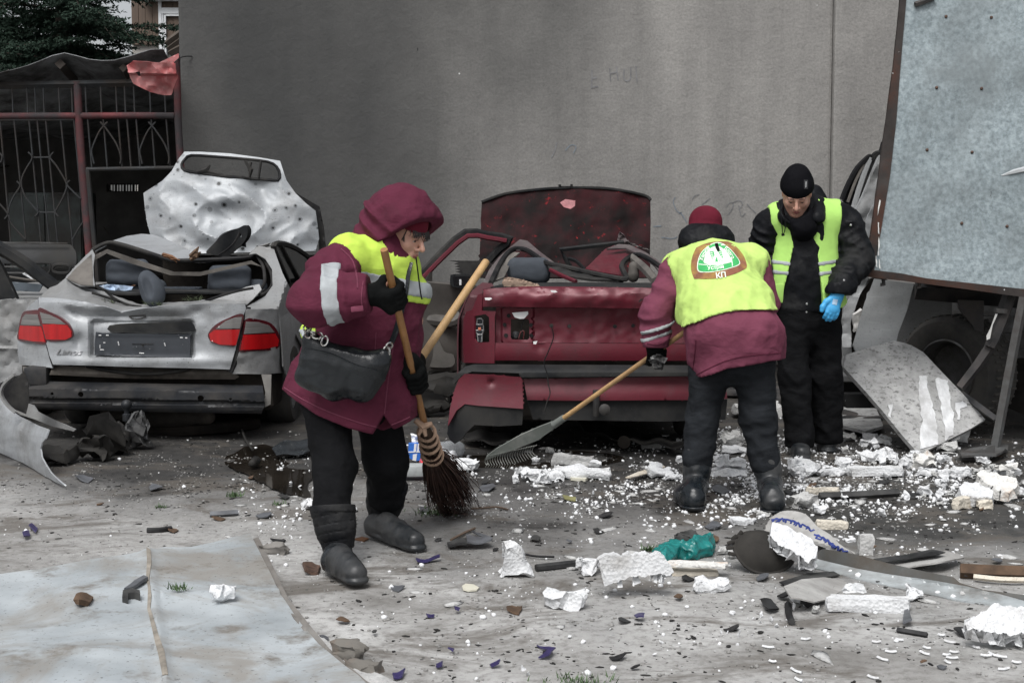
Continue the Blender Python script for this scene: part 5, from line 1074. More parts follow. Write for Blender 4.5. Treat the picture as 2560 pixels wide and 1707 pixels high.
    m.lathe([(.002, .034), (.02, .028), (.032, .012), (.034, 0), (.03, -.016), (.018, -.03), (.016, -.055), (.026, -.06), (.024, -.1)], Matrix.Translation(p), 16); m.tube([p-V(0, 0, .09), p+V(0, .08, -.13), p+V(0, .35, -.12)], .022, 8); obj('tow_ball', m.me('tow_ball'), M_beam, t)
    obj('exhaust', MB().tube(catmull([PX(250, 1060, 9.4), PX(400, 1078, 9.3), PX(560, 1068, 9.3), PX(640, 1058, 9.6)], 5), .04, 8).me('exhaust'), M_under, t)
    # cabin
    xc = -2.32
    obj('underbody', slab(xc-.74, xc+.74, 9.25, 13.0, .17, .42).me('underbody', False, .03), M_under, t)
    obj('floor_tub', MB().add([(xc+sx*.68, y, z) for y in (9.62, 12.3) for sx in (-1, 1) for z in (.42, .95)], [(0, 1, 5, 4), (2, 6, 7, 3), (0, 4, 6, 2), (4, 5, 7, 6)]).me('floor_tub', False), M_under, t)
    obj('firewall', slab(xc-.68, xc+.68, 12.2, 12.3, .4, 1.12).me('firewall', False, .02), M_under, t)
    for s in (-1, 1):
        yz = [(9.35, .45), (9.35, .80), (9.75, .93), (10.6, .93), (12.9, .80), (13.05, .5), (12.9, .3), (12.55, .33), (12.5, .55), (12.2, .66), (11.9, .55), (11.85, .25), (10.35, .22), (10.25, .5), (9.95, .62), (9.65, .5), (9.6, .3)]
        obj('side_panel', sheet_me('side_panel', yz, lambda u, v, s=s: (xc+s*(.79-.05*max(0, (v-.8)/.15)+.02*math.sin(v*4)), u, v), .12, .008, flip=(s > 0)), M_silvd, t)
        for yw in (9.97, 12.2): wheel('wheel', V(xc+s*.70, yw, .27), .285, .18, t)
    obj('front_end', sheet_me('front_end', [(-.75, .25), (.75, .25), (.78, .6), (.7, .8), (-.7, .8), (-.78, .6)], lambda u, v: (xc+u, 13.08-.2*u*u, v), .12, .01), M_silvd, t)
    obj('parcel_shelf', sheet_me('parcel_shelf', [(-.62, 9.55), (.62, 9.55), (.6, 10.05), (-.6, 10.05)], lambda u, v: (xc+u, v, .93+.015*fbm((u*3, v*3, 0), 1, 2)), .07, .012), M_blkp, t)
    sb = SDF(V(xc-.8, 9.9, .5), V(xc+.8, 10.5, 1.15), .012)
    for s in (-1, 1): sb.cap(V(xc+s*.36-.16, 10.15, .94), V(xc+s*.36+.16, 10.15, .94), .055, .055, .02); sb.cap(V(xc+s*.36-.16, 10.12, .7), V(xc+s*.36+.16, 10.12, .7), .08, .08, .08)
    sb.F = np.minimum(sb.F, .3); obj('rear_seat', sb.me('rear_seat'), M_seat, t)
    def hrest(a, b, Y, name='headrest', par=t, r=.05):
        (x0, y0), (x1, y1) = zA([a, b]); q = SDF(*box_of([PX(x0, y0, Y), PX(x1, y1, Y)], .1), .008); c = (PX(x0, y0, Y)+PX(x1, y1, Y))/2; w = abs(PX(x1, y1, Y).x-PX(x0, y0, Y).x)/2-r; h = abs(PX(x1, y1, Y).z-PX(x0, y0, Y).z)/2-r
        for k in (-1, 1):
            for l in (-1, 1): q.cap(c+V(-w*(.92 if l > 0 else 1), 0, l*h), c+V(w*(.92 if l > 0 else 1), 0, l*h), r, r, .02)
        q.cap(c-V(w, .0, 0), c+V(w, 0, 0), max(r, h), None, .05, V(0, 1, 0), .55) ; q.cut(lambda X, Y_, Z: np.maximum(np.abs(Z-c.z)-h-r, np.abs(X-c.x)-w-r)); q.folds(.003, 5, 3)
        return obj(name, q.me(name, 2), M_seat, par)
    hrest((800, 208), (1118, 398), 10.1); hrest((1565, 250), (1882, 440), 10.1)
    hr = hrest((1568, 425), (1880, 470), 10.12, 'seat_shoulder'); hrest((1200, 415), (1510, 460), 10.12, 'seat_shoulder')
    # collapsed roof, pillars, screen seal
    def pil(x, y): return PX(x, y, 9.5+(700-y)/85*.55)
    obj('rear_pillar', sheet_me('rear_pillar', zA([(490, 342), (560, 262), (640, 180), (692, 132), (712, 170), (700, 260), (702, 330), (712, 400), (600, 400), (540, 370)]), pil, 5, .01), M_silvd, t)
    obj('pillar_trim', sheet_me('pillar_trim', zA([(505, 350), (560, 285), (690, 165), (702, 400), (610, 395)]), lambda x, y: pil(x, y)-V(0, .012, 0), 6, .004), M_liner, t)
    def roof(x, y):
        X, Y = x*3, (y-580)*3; return PX(x, y, 10.15+max(0, (210-Y))/200*1.35+.05*fbm((X*.006, Y*.012, 0), 1, 3, 5))
    obj('roof', sheet_me('roof', zA([(692, 132), (800, 82), (860, 60), (950, 30), (1060, 14), (1150, 20), (1250, 55), (1330, 90), (1420, 135), (1455, 205), (1330, 216), (1260, 205), (900, 95), (820, 84), (720, 140)]), roof, 5, .008), M_silv, t)
    obj('roof_edge', sheet_me('roof_edge', zA([(1330, 214), (1460, 200), (1640, 190), (1880, 178), (1990, 120), (2030, 88), (1930, 108), (1860, 168), (1850, 182), (1760, 205), (1500, 235)]), lambda x, y: PX(x, y, 10.15+.02*fbm((x*.05, y*.05, 0), 1, 2)), 5, .02), M_redd if False else M_seal, t)
    obj('roof_lining', sheet_me('roof_lining', zA([(700, 180), (800, 130), (1000, 200), (1300, 300), (1500, 300), (1880, 215), (1960, 260), (1880, 240), (1500, 330), (1280, 325), (980, 235), (800, 160), (715, 210)]), lambda x, y: PX(x, y, 10.0), 6, .02), M_liner, t)
    sl = [(700, 405), (692, 250), (690, 165), (705, 130), (808, 82), (900, 92), (1060, 140), (1260, 205), (1330, 216), (1600, 207), (1870, 190), (1922, 165), (1990, 220), (2036, 300), (2044, 400), (1990, 460), (1880, 500)]
    obj('screen_seal', MB().tube(catmull([PX(x, y, 9.72+(720-y)/100*.5) for x, y in zA(sl)], 4), .016, 7).me('screen_seal'), M_seal, t)
    obj('screen_seal', MB().tube(catmull([PX(x, y, 9.72+(720-y)/100*.5) for x, y in zA([(1925, 175), (1970, 250), (1985, 330), (1975, 400), (1900, 470)])], 4), .012, 7).me('screen_seal'), M_seal, t)
    for s_ in ([(720, 405), (790, 440), (860, 500), (960, 545), (1060, 562)], [(1500, 535), (1650, 480), (1790, 440), (1900, 420)], [(690, 455), (800, 490), (905, 525)]):
        obj('loose_seal', MB().tube(catmull([PX(x, y, 9.30) for x, y in zA(s_)], 5), .009, 6).me('loose_seal'), M_seal, t)
    obj('pillar_bracket', MB().box(PX(*zA([(650, 310)])[0], 9.85), (.05, .05, .10)).me('pillar_bracket', True, .01), M_seal, t)
    # right side windows
    def win_(x, y): return PX(x, y, min(12.4, 3555*1.70/(1280-x)))
    obj('side_window', sheet_me('side_window', zA([(2062, 112), (2110, 98), (2200, 130), (2300, 200), (2420, 320), (2440, 600), (2280, 600), (2190, 420), (2110, 240)]), win_, 9, .012), M_glassb, t)
    obj('window_frame', MB().tube(catmull([win_(*q) for q in zA([(2250, 580), (2180, 420), (2100, 240), (2050, 110), (2110, 88), (2210, 120), (2320, 195), (2430, 310)])], 4), .022, 6).me('window_frame'), M_seal, t)
    obj('window_pillar', MB().tube([win_(*q)-V(.0, .05, 0) for q in zA([(2110, 98), (2190, 250), (2280, 420)])], .02, 6).me('window_pillar'), M_seal, t)
    # the hood, thrown up
    def hood(x, y):
        X, Y = x/.38265, y/.38265
        d = .11*abs(nz((X*.0034, Y*.0045, 0), 1, 3))*min(1, max(0, (Y-1120)/120))+.025*abs(nz((X*.008, Y*.010, 0), 1, 5))*min(1, max(0, (Y-1140)/120)) - .06*math.exp(-((X-1480)/150)**2-((Y-1290)/55)**2)+.04*math.exp(-((X-1700)/70)**2-((Y-1230)/100)**2)
        d += .10*max(0, (Y-1350)/250)*(abs((X-1500)/520)**2)
        return PX(x, y, 11.75+(600-y)/230*.35+d+.06*((X-1500)/500)**2)
    hol = zH([(1212, 1040), (1250, 1016), (1400, 1024), (1600, 1040), (1750, 1058), (1808, 1090), (1828, 1140), (1815, 1178), (1750, 1175), (1500, 1155), (1300, 1130), (1205, 1112), (1188, 1075)])
    hd = obj('hood', sheet_me('hood', zH([(1205, 992), (1300, 992), (1500, 1003), (1700, 1030), (1830, 1052), (1852, 1120), (1872, 1180), (1930, 1262), (2000, 1330), (2062, 1378), (2075, 1470), (2085, 1560), (2060, 1640), (1100, 1660), (1000, 1600), (960, 1450), (945, 1350), (937, 1262), (1060, 1182), (1120, 1120), (1165, 1040)]), hood, 4.2, .012, [hol]), M_hood, t)
    obj('grille_trim', MB().tube(catmull([hood(*q)+V(0, -.005, 0) for q in hol], 2, True)+[hood(*hol[0])+V(0, -.005, 0)], .013, 6).me('grille_trim'), M_seal, hd)
    for s_ in ([(1290, 1128), (1350, 1110), (1372, 1080)], [(1350, 1120), (1420, 1140), (1470, 1150)], [(1600, 1050), (1640, 1110), (1630, 1165)], [(1705, 1050), (1690, 1160)], [(1640, 1060), (1625, 1120)], [(1580, 1158), (1640, 1165)]):
        obj('grille_shard', MB().tube([PX(x, y, 12.0) for x, y in zH(s_)], [.012, .022, .008][:len(s_)] if len(s_) == 3 else [.012, .01], 5).me('grille_shard'), M_seal, hd)
    obj('hood_edge', sheet_me('hood_edge', zH([(1928, 1258), (2085, 1350), (2112, 1480), (2130, 1640), (2085, 1640), (2075, 1480), (2058, 1382)]), lambda x, y: PX(x, y, 12.05), 5, .03), M_seal, t)
    settle(t)
silver_car()
def small_sdf(name, pts, rs, k, mt, label, cat, h=.006, fold=.003, fr=8, group=None, **kw):
    q = SDF(*box_of(pts, max(rs)*1.6+.03), h); q.chain(pts, rs, k, **kw)
    if fold: q.folds(fold, fr, hash(name+label) % 97)
    return tag(obj(name, q.me(name), mt), label, cat, group)
# loose things on the silver car
def loose_headrest():
    q = SDF(*box_of([PX(345, 690, 9.2), PX(400, 760, 9.2)], .14), .006); M = basis(V(.45, -.85, .25), V(-.28, .1, 1))
    c = PX(375, 722, 9.18); q.ell(c, (.075, .05, .125), M, 0); q.ell(c+M @ V(-.02, .01, -.02), (.07, .05, .10), M, .02); q.ell(c+M @ V(.03, .055, .01), (.03, .03, .085), M, .012, 'sub'); q.half(c+M @ V(.06, 0, 0), M @ V(1, .2, 0))
    tag(obj('headrest', q.me('headrest', 2), M_seat), 'loose grey headrest standing on end on the silver trunk deck', 'headrest')
loose_headrest()
M_wood = mat('splintered_wood', (.16, .075, .035), .8, var=.4, scale=14, bump=.5, stretch=(1, 1, .25)); M_woodd = mat('charred_plank', (.10, .06, .035), .85, var=.5, scale=10, bump=.5)
for pts, r, lb, mt in (([(1225, 172), (1290, 195), (1335, 212)], .018, 'orange splinter of wood lying on the crushed silver roof', M_wood), ([(1440, 200), (1470, 160), (1485, 125)], .03, 'dark jagged wood chunk standing against the black cover on the roof', M_woodd), ([(938, 432), (970, 418), (1000, 408)], .014, 'small brown wood splinter on the silver parcel shelf', M_wood)):
    P = [PX(x, y, 9.95) for x, y in zA(pts)]; m = MB()
    for k in range(4): m.tube([P[0]+V(random.uniform(-1, 1), random.uniform(-1, 1), random.uniform(-1, 1))*r*.6, P[1]+V(0, random.uniform(-1, 1), random.uniform(-1, 1))*r*.6, P[2]+V(random.uniform(-1, 1), random.uniform(-1, 1), random.uniform(-1, 1))*r], [r*.5, r*.6, r*.15], 4)
    tag(obj('wood_splinter', m.me('wood_splinter', False), mt), lb, 'wood')
_m = sheet_me('black_cover', cm2(zA([(1545, 150), (1600, 90), (1660, 30), (1720, -5), (1790, -30), (1840, -50), (1858, 0), (1840, 60), (1780, 130), (1720, 175), (1640, 180), (1580, 165)]), 3), lambda x, y: PX(x, y, 10.4-.03*math.sin(x*.05)), 5, .05, [zA([(1795, 40), (1800, 15), (1812, 15), (1806, 45)])])
o = tag(obj('black_cover', _m, M_blkp), 'black plastic lamp cover lying crooked on the silver roof', 'cover'); obj('cover_seam', MB().tube(catmull([PX(x, y, 10.345) for x, y in zA([(1640, 175), (1720, 120), (1770, 60), (1800, 0)])], 4), .008, 5).me('cover_seam'), M_seal, o)
M_moss = mat('pine_sprig', (.05, .065, .03), .9, var=.4, scale=30)
def sprig(px, py, Y, w, lb, n=60, z0=0):
    vs, fs = [], []; c = PX(px, py, Y)
    for i in range(n):
        a = random.uniform(0, 6.28); p = c+V(random.uniform(-w, w), random.uniform(-.05, .05), random.uniform(0, .01)+z0); d = V(math.cos(a), math.sin(a)*.7, random.uniform(.1, .9))*random.uniform(.025, .06); s = V(-d.y, d.x, 0).normalized()*.003; b = len(vs); vs += [p-s, p+s, p+d]; fs.append((b, b+1, b+2))
    return tag(obj('pine_sprig', mesh('pine_sprig', vs, fs, False), M_moss), lb, 'sprig')
sprig(*zA([(800, 535)])[0], 9.28, .05, 'dry green pine sprig on the left of the silver trunk'); sprig(*zA([(1440, 515)])[0], 9.25, .06, 'dry green pine sprig on the right of the silver trunk'); sprig(*zA([(1150, 552)])[0], 9.06, .05, 'dry green pine sprig beside the loose headrest', 40)
_m = sheet_me('blue_wrapper', zA([(735, 405), (800, 392), (930, 400), (1000, 410), (985, 435), (900, 445), (800, 430)]), lambda x, y: PX(x, y, 9.75+.02*fbm((x*.1, y*.1, 0), 1, 2)), 6, .003); tag(obj('blue_wrapper', _m, mat('pale_blue_film', (.35, .45, .6), .3, var=.4, scale=12)), 'pale blue crumpled wrapper on the silver parcel shelf', 'wrapper')
# ---------------------------------------------------------------- fallen bumper of the silver car
def fallen_bumper():
    t = thing('car_bumper', 'torn silver bumper cover fallen on the ground at the left edge', 'bumper')
    bot = lerpc(zR([(-140, 1262), (0, 1318), (130, 1375), (260, 1455), (378, 1512)])); top = lerpc(zR([(-140, 945), (0, 988), (60, 1066), (160, 1130), (280, 1180), (378, 1500)]))
    def f(x, y):
        b = bot(x); H = max(6, b-top(x)); h = (b-y)/H; p = PX(x, y, G(x, b+4).y-.10*math.sin(min(1, max(0, h))*2.6)+.12*h+.02*fbm((x*.03, y*.03, 0), 1, 3)); p.z = max(p.z, .008); return p
    obj('cover', sheet_me('cover', zR([(-140, 945), (-60, 960), (0, 988), (30, 1030), (60, 1066), (110, 1105), (160, 1130), (220, 1160), (282, 1182), (262, 1236), (240, 1262), (233, 1295), (240, 1345), (262, 1385), (290, 1430), (330, 1470), (378, 1512), (310, 1482), (260, 1455), (200, 1415), (130, 1375), (60, 1345), (0, 1318), (-140, 1262)]), f, 5, .008), M_silv, t)
    obj('flange', sheet_me('flange', zR([(60, 1060), (150, 1098), (165, 1035), (195, 1045), (220, 1080), (300, 1120), (435, 1182), (425, 1194), (300, 1165), (200, 1125), (120, 1100)]), lambda x, y: PX(x, y, 8.02+.05*math.sin(x*.05)), 5, .006), M_silvd, t)
    obj('inner_lip', MB().tube(catmull([PX(x, y, 8.2) for x, y in zR([(86, 868), (40, 905), (12, 945), (10, 990), (45, 1045), (90, 1085)])], 5), [.022]*26, 6, flat=.5).me('inner_lip'), M_silvd, t)
    obj('inner_shell', sheet_me('inner_shell', zR([(60, 905), (140, 850), (160, 900), (170, 1040), (150, 1100), (60, 1060), (20, 1000), (20, 940)]), lambda x, y: PX(x, y, 8.55), 8, .006), M_seal, t)
    settle(t)
fallen_bumper()
# ---------------------------------------------------------------- weathered grey car at the left edge
zL = lambda l: ZM(l, 0, 580, .26786)
def grey_car():
    t = thing('wrecked_car', 'weathered pale grey car with open black window frame at the left edge', 'car')
    def door(x, y): return PX(x, y, 9.75+.03*fbm((x*.02, y*.02, 0), 1, 3)-.02*math.exp(-((y-872)/6)**2))
    obj('door', sheet_me('door', zL([(-300, 645), (0, 632), (370, 630), (320, 660), (400, 700), (430, 900), (420, 1250), (200, 1330), (120, 1350), (0, 1410), (-300, 1450)]), door, 7, .04), M_silvd, t)
    obj('window_frame', MB().tube(catmull([PX(x, y, 9.8) for x, y in zL([(-120, 90), (0, 150), (130, 225), (270, 320), (400, 425), (500, 500), (560, 560)])], 4), .045, 6).me('window_frame'), M_blkp, t)
    obj('window_frame', MB().tube(catmull([PX(x, y, 9.85) for x, y in zL([(-60, 180), (60, 240), (200, 330), (330, 430)])], 4), .014, 6).me('window_frame'), M_liner, t)
    obj('door_pillar', sheet_me('door_pillar', zL([(-60, 200), (20, 330), (90, 470), (160, 625), (-60, 640)]), lambda x, y: PX(x, y, 9.8), 8, .05), M_blkp, t)
    obj('inner_sill', sheet_me('inner_sill', zL([(100, 465), (400, 490), (360, 560), (150, 550)]), lambda x, y: PX(x, y, 10.1), 8, .02), mat('blue_grey_trim', (.10, .12, .14), .5, var=.2, dirt=(.2, .2, .2), dirt_amt=.2), t)
    obj('dashboard', sheet_me('dashboard', cm2(zL([(-200, 108), (300, 112), (620, 112), (685, 150), (712, 210), (705, 330), (640, 430), (480, 460), (300, 470), (-200, 480)]), 3), lambda x, y: PX(x, y, 10.55-.08*math.sin((y-608)/100*2.5)), 6, .03, [zL([(40, 295), (220, 290), (220, 345), (50, 345)]), zL([(320, 292), (460, 292), (465, 320), (400, 326), (320, 322)])]), M_blkp, t)
    obj('dashboard_edge', MB().tube([PX(x, y, 10.5) for x, y in zL([(-200, 104), (330, 102), (630, 108)])], .006, 5).me('dashboard_edge'), M_rim, t)
    obj('pull_handle', MB().tube(catmull([PX(x, y, 10.44) for x, y in zL([(490, 340), (510, 312), (570, 305), (640, 315), (655, 345), (635, 378), (570, 385), (505, 372), (490, 340)])], 3), .012, 6).me('pull_handle'), M_blkp, t)
    obj('vent_grille', MB().tube(catmull([PX(x, y, 10.44) for x, y in zL([(330, 292), (450, 290), (470, 315), (462, 370), (430, 392)])], 3), .008, 6).me('vent_grille'), M_blkp, t)
    for y in (325, 382): obj('vent_slat', MB().tube([PX(a, b, 10.42) for a, b in zL([(20, y), (360, y+2)])], .006, 5).me('vent_slat'), M_rim, t)
    obj('sill_strip', MB().tube([PX(x, y, 10.2) for x, y in zL([(80, 418), (220, 440), (365, 458)])], .008, 5).me('sill_strip'), M_liner, t)
    obj('body', slab(PX(-420, 0, 9.8).x, PX(55, 0, 9.9).x, 9.9, 12.9, .25, .86).me('body', False, .04), M_silvd, t)
    for y in (10.4, 12.3): wheel('wheel', V(PX(10, 0, 9.9).x-.0, y, .28), .29, .18, t)
    settle(t)
    tag(obj('white_shard', sheet_me('white_shard', zL([(208, 390), (225, 380), (330, 425), (325, 442), (290, 438)]), lambda x, y: PX(x, y, 10.05), 5, .006), mat('white_plastic', (.75, .76, .78), .4, var=.05)), 'white plastic shard in the window of the grey car', 'shard')
grey_car()
# ---------------------------------------------------------------- maroon car
zB = lambda l: ZM(l, 1080, 460, 1/3)
zC = lambda l: ZM(l, 1040, 440, .47182)
def red_car():
    t = thing('wrecked_car', 'maroon saloon car with caved-in roof, scorched open hood and missing tail lamps', 'car')
    xc = PX(1481, 700, 8.37).x
    def Yr(x, y):
        k = max(0, abs((x-1481)/325)-.7)/.3; return 8.36+.22*k**2.2
    def lip(x, y):
        Y = (y-460)*3; d = .05*max(0, (800-Y)/30)**2*.6 if Y < 800 else 0
        d += .012*math.exp(-((Y-800)/16)**2)*(.4+.6*math.sin(x*.05)**2)-.014*math.sin(max(0, min(1, (Y-790)/135))*3.1); return PX(x, y, Yr(x, y)+d+.01*fbm((x*.02, y*.03, 0), 1, 2))
    obj('trunk_lid_lip', sheet_me('trunk_lid_lip', zB([(385, 792), (450, 782), (700, 768), (1100, 770), (1500, 776), (1710, 782), (2050, 792), (2120, 800), (2125, 930), (1700, 932), (950, 926), (380, 920)]), lip, 5, .008), M_red, t)
    lamp_hole = zB([(592, 1012), (720, 1012), (730, 1025), (730, 1155), (715, 1168), (600, 1165), (590, 1150)])
    obj('trunk_panel', sheet_me('trunk_panel', zB([(480, 930), (2120, 935), (2120, 1195), (478, 1188)]), lambda x, y: PX(x, y, 8.405+(.012 if 1255 < x < 1332 else .03)+.012*math.sin((y-770)/80*3.1)+.006*fbm((x*.03, y*.03, 0), 1, 2)), 5, .008, [lamp_hole]), M_red, t)
    obj('trunk_panel_foot', sheet_me('trunk_panel_foot', zB([(475, 1190), (2120, 1200), (2120, 1325), (470, 1322)]), lambda x, y: PX(x, y, Yr(x, y)+.02-.007*math.sin((y-857)/45*3.1)+.012*math.exp(-((x-1350)/14)**2-((y-868)/14)**2)), 5, .008), M_red, t)
    obj('trunk_cavity', sheet_me('trunk_cavity', zB([(470, 800), (2120, 810), (2120, 1400), (250, 1400), (250, 1000)]), lambda x, y: PX(x, y, 8.62), 20, .01), M_under, t)
    obj('lamp_socket', MB().lathe([(.025, 0), (.028, .03), (.012, .04), (.012, .06)], Matrix.Translation(PX(*zB([(628, 1135)])[0], 8.5)) @ Matrix.Rotation(math.pi/2, 4, 'X'), 12).me('lamp_socket'), M_beam, t)
    for s_ in ([(690, 1020), (670, 1080), (690, 1150)], [(650, 1160), (665, 1110), (690, 1105), (685, 1160)]):
        obj('lamp_wire', MB().tube(catmull([PX(x, y, 8.44) for x, y in zB(s_)], 4), .004, 5).me('lamp_wire'), mat('red_wire', (.12, .02, .02), .5) if len(s_) > 3 else M_seal, t)
    dots(t, 'bolt_hole', zB([(895, 1062), (1030, 1066), (1372, 1068), (1508, 1062), (575, 988), (742, 1058), (545, 1055), (555, 1135), (745, 1135)]), .012, lambda x, y: 8.42, M_seal)
    for pl_ in ([(600, 965), (720, 955), (722, 975), (690, 1010), (660, 1012), (620, 1000)], [(395, 853), (440, 852), (450, 862), (430, 872), (400, 870)], [(888, 798), (925, 798), (942, 810), (920, 815), (895, 810)], [(760, 1180), (790, 1178), (780, 1202), (760, 1200)]):
        obj('sticker', sheet_me('sticker', zB(pl_), lambda x, y: PX(x, y, (8.405 if 770 < y < 800 else Yr(x, y)-.035)), 5, .003), mat('white_sticker', (.72, .72, .72), .5, var=.08), t)
    # badge letters
    tm = text_me('badge_lettering', 'PO', 1, .3, .05, True); w = max(v.co.x for v in tm.vertices)-min(v.co.x for v in tm.vertices)
    for v in tm.vertices:
        q = zB([(1605, 874)])[0]; px, py = q[0]+v.co.x*(130/3)/w, q[1]-v.co.y*10.5; v.co = PX(px, py, Yr(px, py)-.034-v.co.z*.06)
    obj('badge_lettering', tm, M_blkp, t)
    # left lamp corner
    cor = lambda x, y: PX(x, y, Yr(x, y)+.01)
    obj('lamp_surround', sheet_me('lamp_surround', zB([(300, 945), (345, 830), (380, 824), (372, 950), (480, 955), (470, 1000), (472, 1210), (468, 1345), (240, 1340), (232, 1200), (236, 1010), (260, 955)]), cor, 5, .012, [zB([(318, 990), (400, 975), (428, 1000), (430, 1185), (335, 1190), (315, 1160)])]), M_red, t)
    lb = obj('lamp_board', sheet_me('lamp_board', zB([(335, 1010), (365, 1005), (385, 1020), (380, 1060), (388, 1100), (380, 1130), (378, 1185), (345, 1185), (335, 1120), (320, 1100), (322, 1050), (335, 1040)]), lambda x, y: PX(x, y, 8.5), 3, .012), M_plate, t)
    for s_ in ([(338, 1012), (368, 1008), (382, 1022), (378, 1058), (386, 1062), (386, 1100), (376, 1128), (374, 1182), (346, 1182), (338, 1122), (322, 1102), (324, 1052), (338, 1042), (338, 1012)], [(326, 1055), (384, 1052)], [(328, 1098), (384, 1096)], [(340, 1130), (374, 1128)]):
        obj('board_track', MB().tube([PX(x, y, 8.485) for x, y in zB(s_)], .0035, 4).me('board_track'), mat('tin_track', (.5, .5, .5), .4, .5), lb)
    obj('bulb', MB().box(PX(*zB([(357, 1086)])[0], 8.475), (.018, .01, .018)).me('bulb', True, .004), mat('amber_bulb', (.6, .2, .12), .3), lb)
    obj('flank', sheet_me('flank', zB([(378, 738), (450, 745), (470, 775), (382, 790), (378, 822), (345, 830), (300, 945), (260, 955), (236, 1010), (232, 1340), (205, 1300), (190, 1150), (200, 1060), (250, 900), (300, 800)]), lambda x, y: PX(x, y, 8.58+max(0, (1160-x))*.012+max(0, 740-y)*.004), 5, .01), M_redd, t)
    # bumper
    bump = lambda o_: (lambda x, y: PX(x, y, 8.22+o_+.45*max(0, abs((x-1481)/350)-.72)**1.6))
    obj('bumper_strip', sheet_me('bumper_strip', zB([(248, 1372), (310, 1360), (800, 1362), (1900, 1366), (2250, 1375), (2250, 1445), (1900, 1440), (662, 1450), (652, 1418), (300, 1406), (225, 1435), (165, 1500), (150, 1480), (200, 1410)]), lambda x, y: bump(.0)(x, y)+V(0, .05*max(0, (935-y)/18)**2, 0), 5, .02), M_blkp, t)
    ce = obj('bumper_corner', sheet_me('bumper_corner', zC([(255, 1052), (400, 1058), (540, 1068), (562, 1080), (568, 1232), (330, 1216), (258, 1208), (215, 1240), (170, 1320), (180, 1230), (205, 1130), (225, 1080)]), lambda x, y: bump(-.06)(x, y)+V(0, .03*math.cos((y-950)/65*1.6)+.02*math.exp(-((x-1228)/8)**2-((y-957)/8)**2), 0), 5, .012), M_red, t)
    obj('bumper_corner_skirt', sheet_me('bumper_corner_skirt', zC([(170, 1322), (215, 1242), (258, 1210), (330, 1218), (568, 1234), (562, 1318), (440, 1325), (310, 1318), (270, 1355), (235, 1400), (205, 1418), (180, 1400), (165, 1365)]), lambda x, y: bump(-.05)(x, y), 5, .014), M_blkp, t)
    obj('bumper', sheet_me('bumper', zC([(570, 1078), (900, 1072), (1500, 1064), (1640, 1070), (1650, 1180), (1450, 1186), (800, 1190), (590, 1186)]), lambda x, y: bump(.02)(x, y)+V(0, .03*math.cos((y-945)/55*1.6)**2, 0), 6, .012), M_red, t)
    obj('bumper_skirt', sheet_me('bumper_skirt', zC([(588, 1188), (800, 1192), (1450, 1188), (1650, 1182), (1640, 1290), (1300, 1300), (620, 1290)]), lambda x, y: bump(.05)(x, y), 8, .012), M_blkp, t)
    obj('hanging_wire', MB().tube(catmull([PX(x, y, 8.16) for x, y in zB([(895, 1062), (910, 1150), (870, 1260), (840, 1340), (862, 1420), (872, 1500), (885, 1570), (860, 1640), (840, 1720)])], 5), .0035, 5).me('hanging_wire'), M_seal, t)
    m = MB(); p = PX(*zC([(955, 1215)])[0], 8.2); m.tube([p+V(0, 0, .09), p, p-V(0, -.02, .06)], .02, 8); m.lathe([(.03, 0), (.034, .02), (.02, .03)], Matrix.Translation(PX(*zC([(998, 1235)])[0], 8.2)) @ Matrix.Rotation(math.pi/2, 4, 'X'), 14); obj('tow_hook', m.me('tow_hook'), M_beam, t)
    # body
    obj('underbody', slab(xc-.72, xc+.72, 8.55, 12.3, .2, .45).me('underbody', False, .03), M_under, t)
    obj('exhaust', MB().tube([PX(1560, 1105, 8.5), PX(1560, 1110, 9.4)], .04, 10).me('exhaust'), M_under, t)
    for s in (-1, 1):
        yz = [(8.62, .45), (8.62, .82), (9.1, .9), (10.2, .9), (11.3, .84), (12.3, .75), (12.4, .5), (12.2, .3), (11.9, .33), (11.85, .55), (11.55, .66), (11.25, .55), (11.2, .26), (9.75, .24), (9.65, .5), (9.35, .62), (9.05, .5), (9.0, .3)]
        obj('side_panel', sheet_me('side_panel', yz, lambda u, v, s=s: (xc+s*(.80-.05*max(0, (v-.8)/.15)), u, v), .12, .008), M_redd, t)
        for yw in (9.35, 11.55): wheel('wheel', V(xc+s*.70, yw, .29), .295, .19, t)
    obj('front_end', sheet_me('front_end', [(-.75, .25), (.75, .25), (.76, .6), (.7, .76), (-.7, .76), (-.76, .6)], lambda u, v: (xc+u, 12.42-.15*u*u, v), .12, .01), M_redd, t)
    obj('floor_tub', MB().add([(xc+sx*.69, y, z) for y in (8.95, 11.2) for sx in (-1, 1) for z in (.45, .88)], [(0, 1, 5, 4), (2, 6, 7, 3), (0, 4, 6, 2), (4, 5, 7, 6)]).me('floor_tub', False), M_under, t)
    obj('parcel_shelf', sheet_me('parcel_shelf', zB([(440, 772), (560, 742), (900, 738), (1300, 738), (1740, 742), (1780, 775), (1500, 778), (700, 772)]), lambda x, y: PX(x, y, 8.45+max(0, (720-y))/13*.35), 5, .012), M_blkp, t)
    # caved-in roof and pillars
    def rf(x, y): return PX(x, y, 8.85+(700-y)/100*.9+.05*fbm((x*.02, y*.03, 0), 1, 3, 2))
    M_dust = mat('dusty_dark_paint', (.075, .055, .058), .7, .1, var=.4, scale=6, speck=(.5, .5, .5), speck_scale=40, speck_size=.09, dirt=(.12, .11, .105), dirt_amt=.5, bump=.15)
    obj('rear_pillar', sheet_me('rear_pillar', zB([(380, 745), (430, 640), (500, 550), (590, 470), (660, 415), (715, 425), (800, 500), (920, 590), (860, 590), (700, 492), (600, 492), (520, 582), (440, 742)]), rf, 5, .012), M_dust, t)
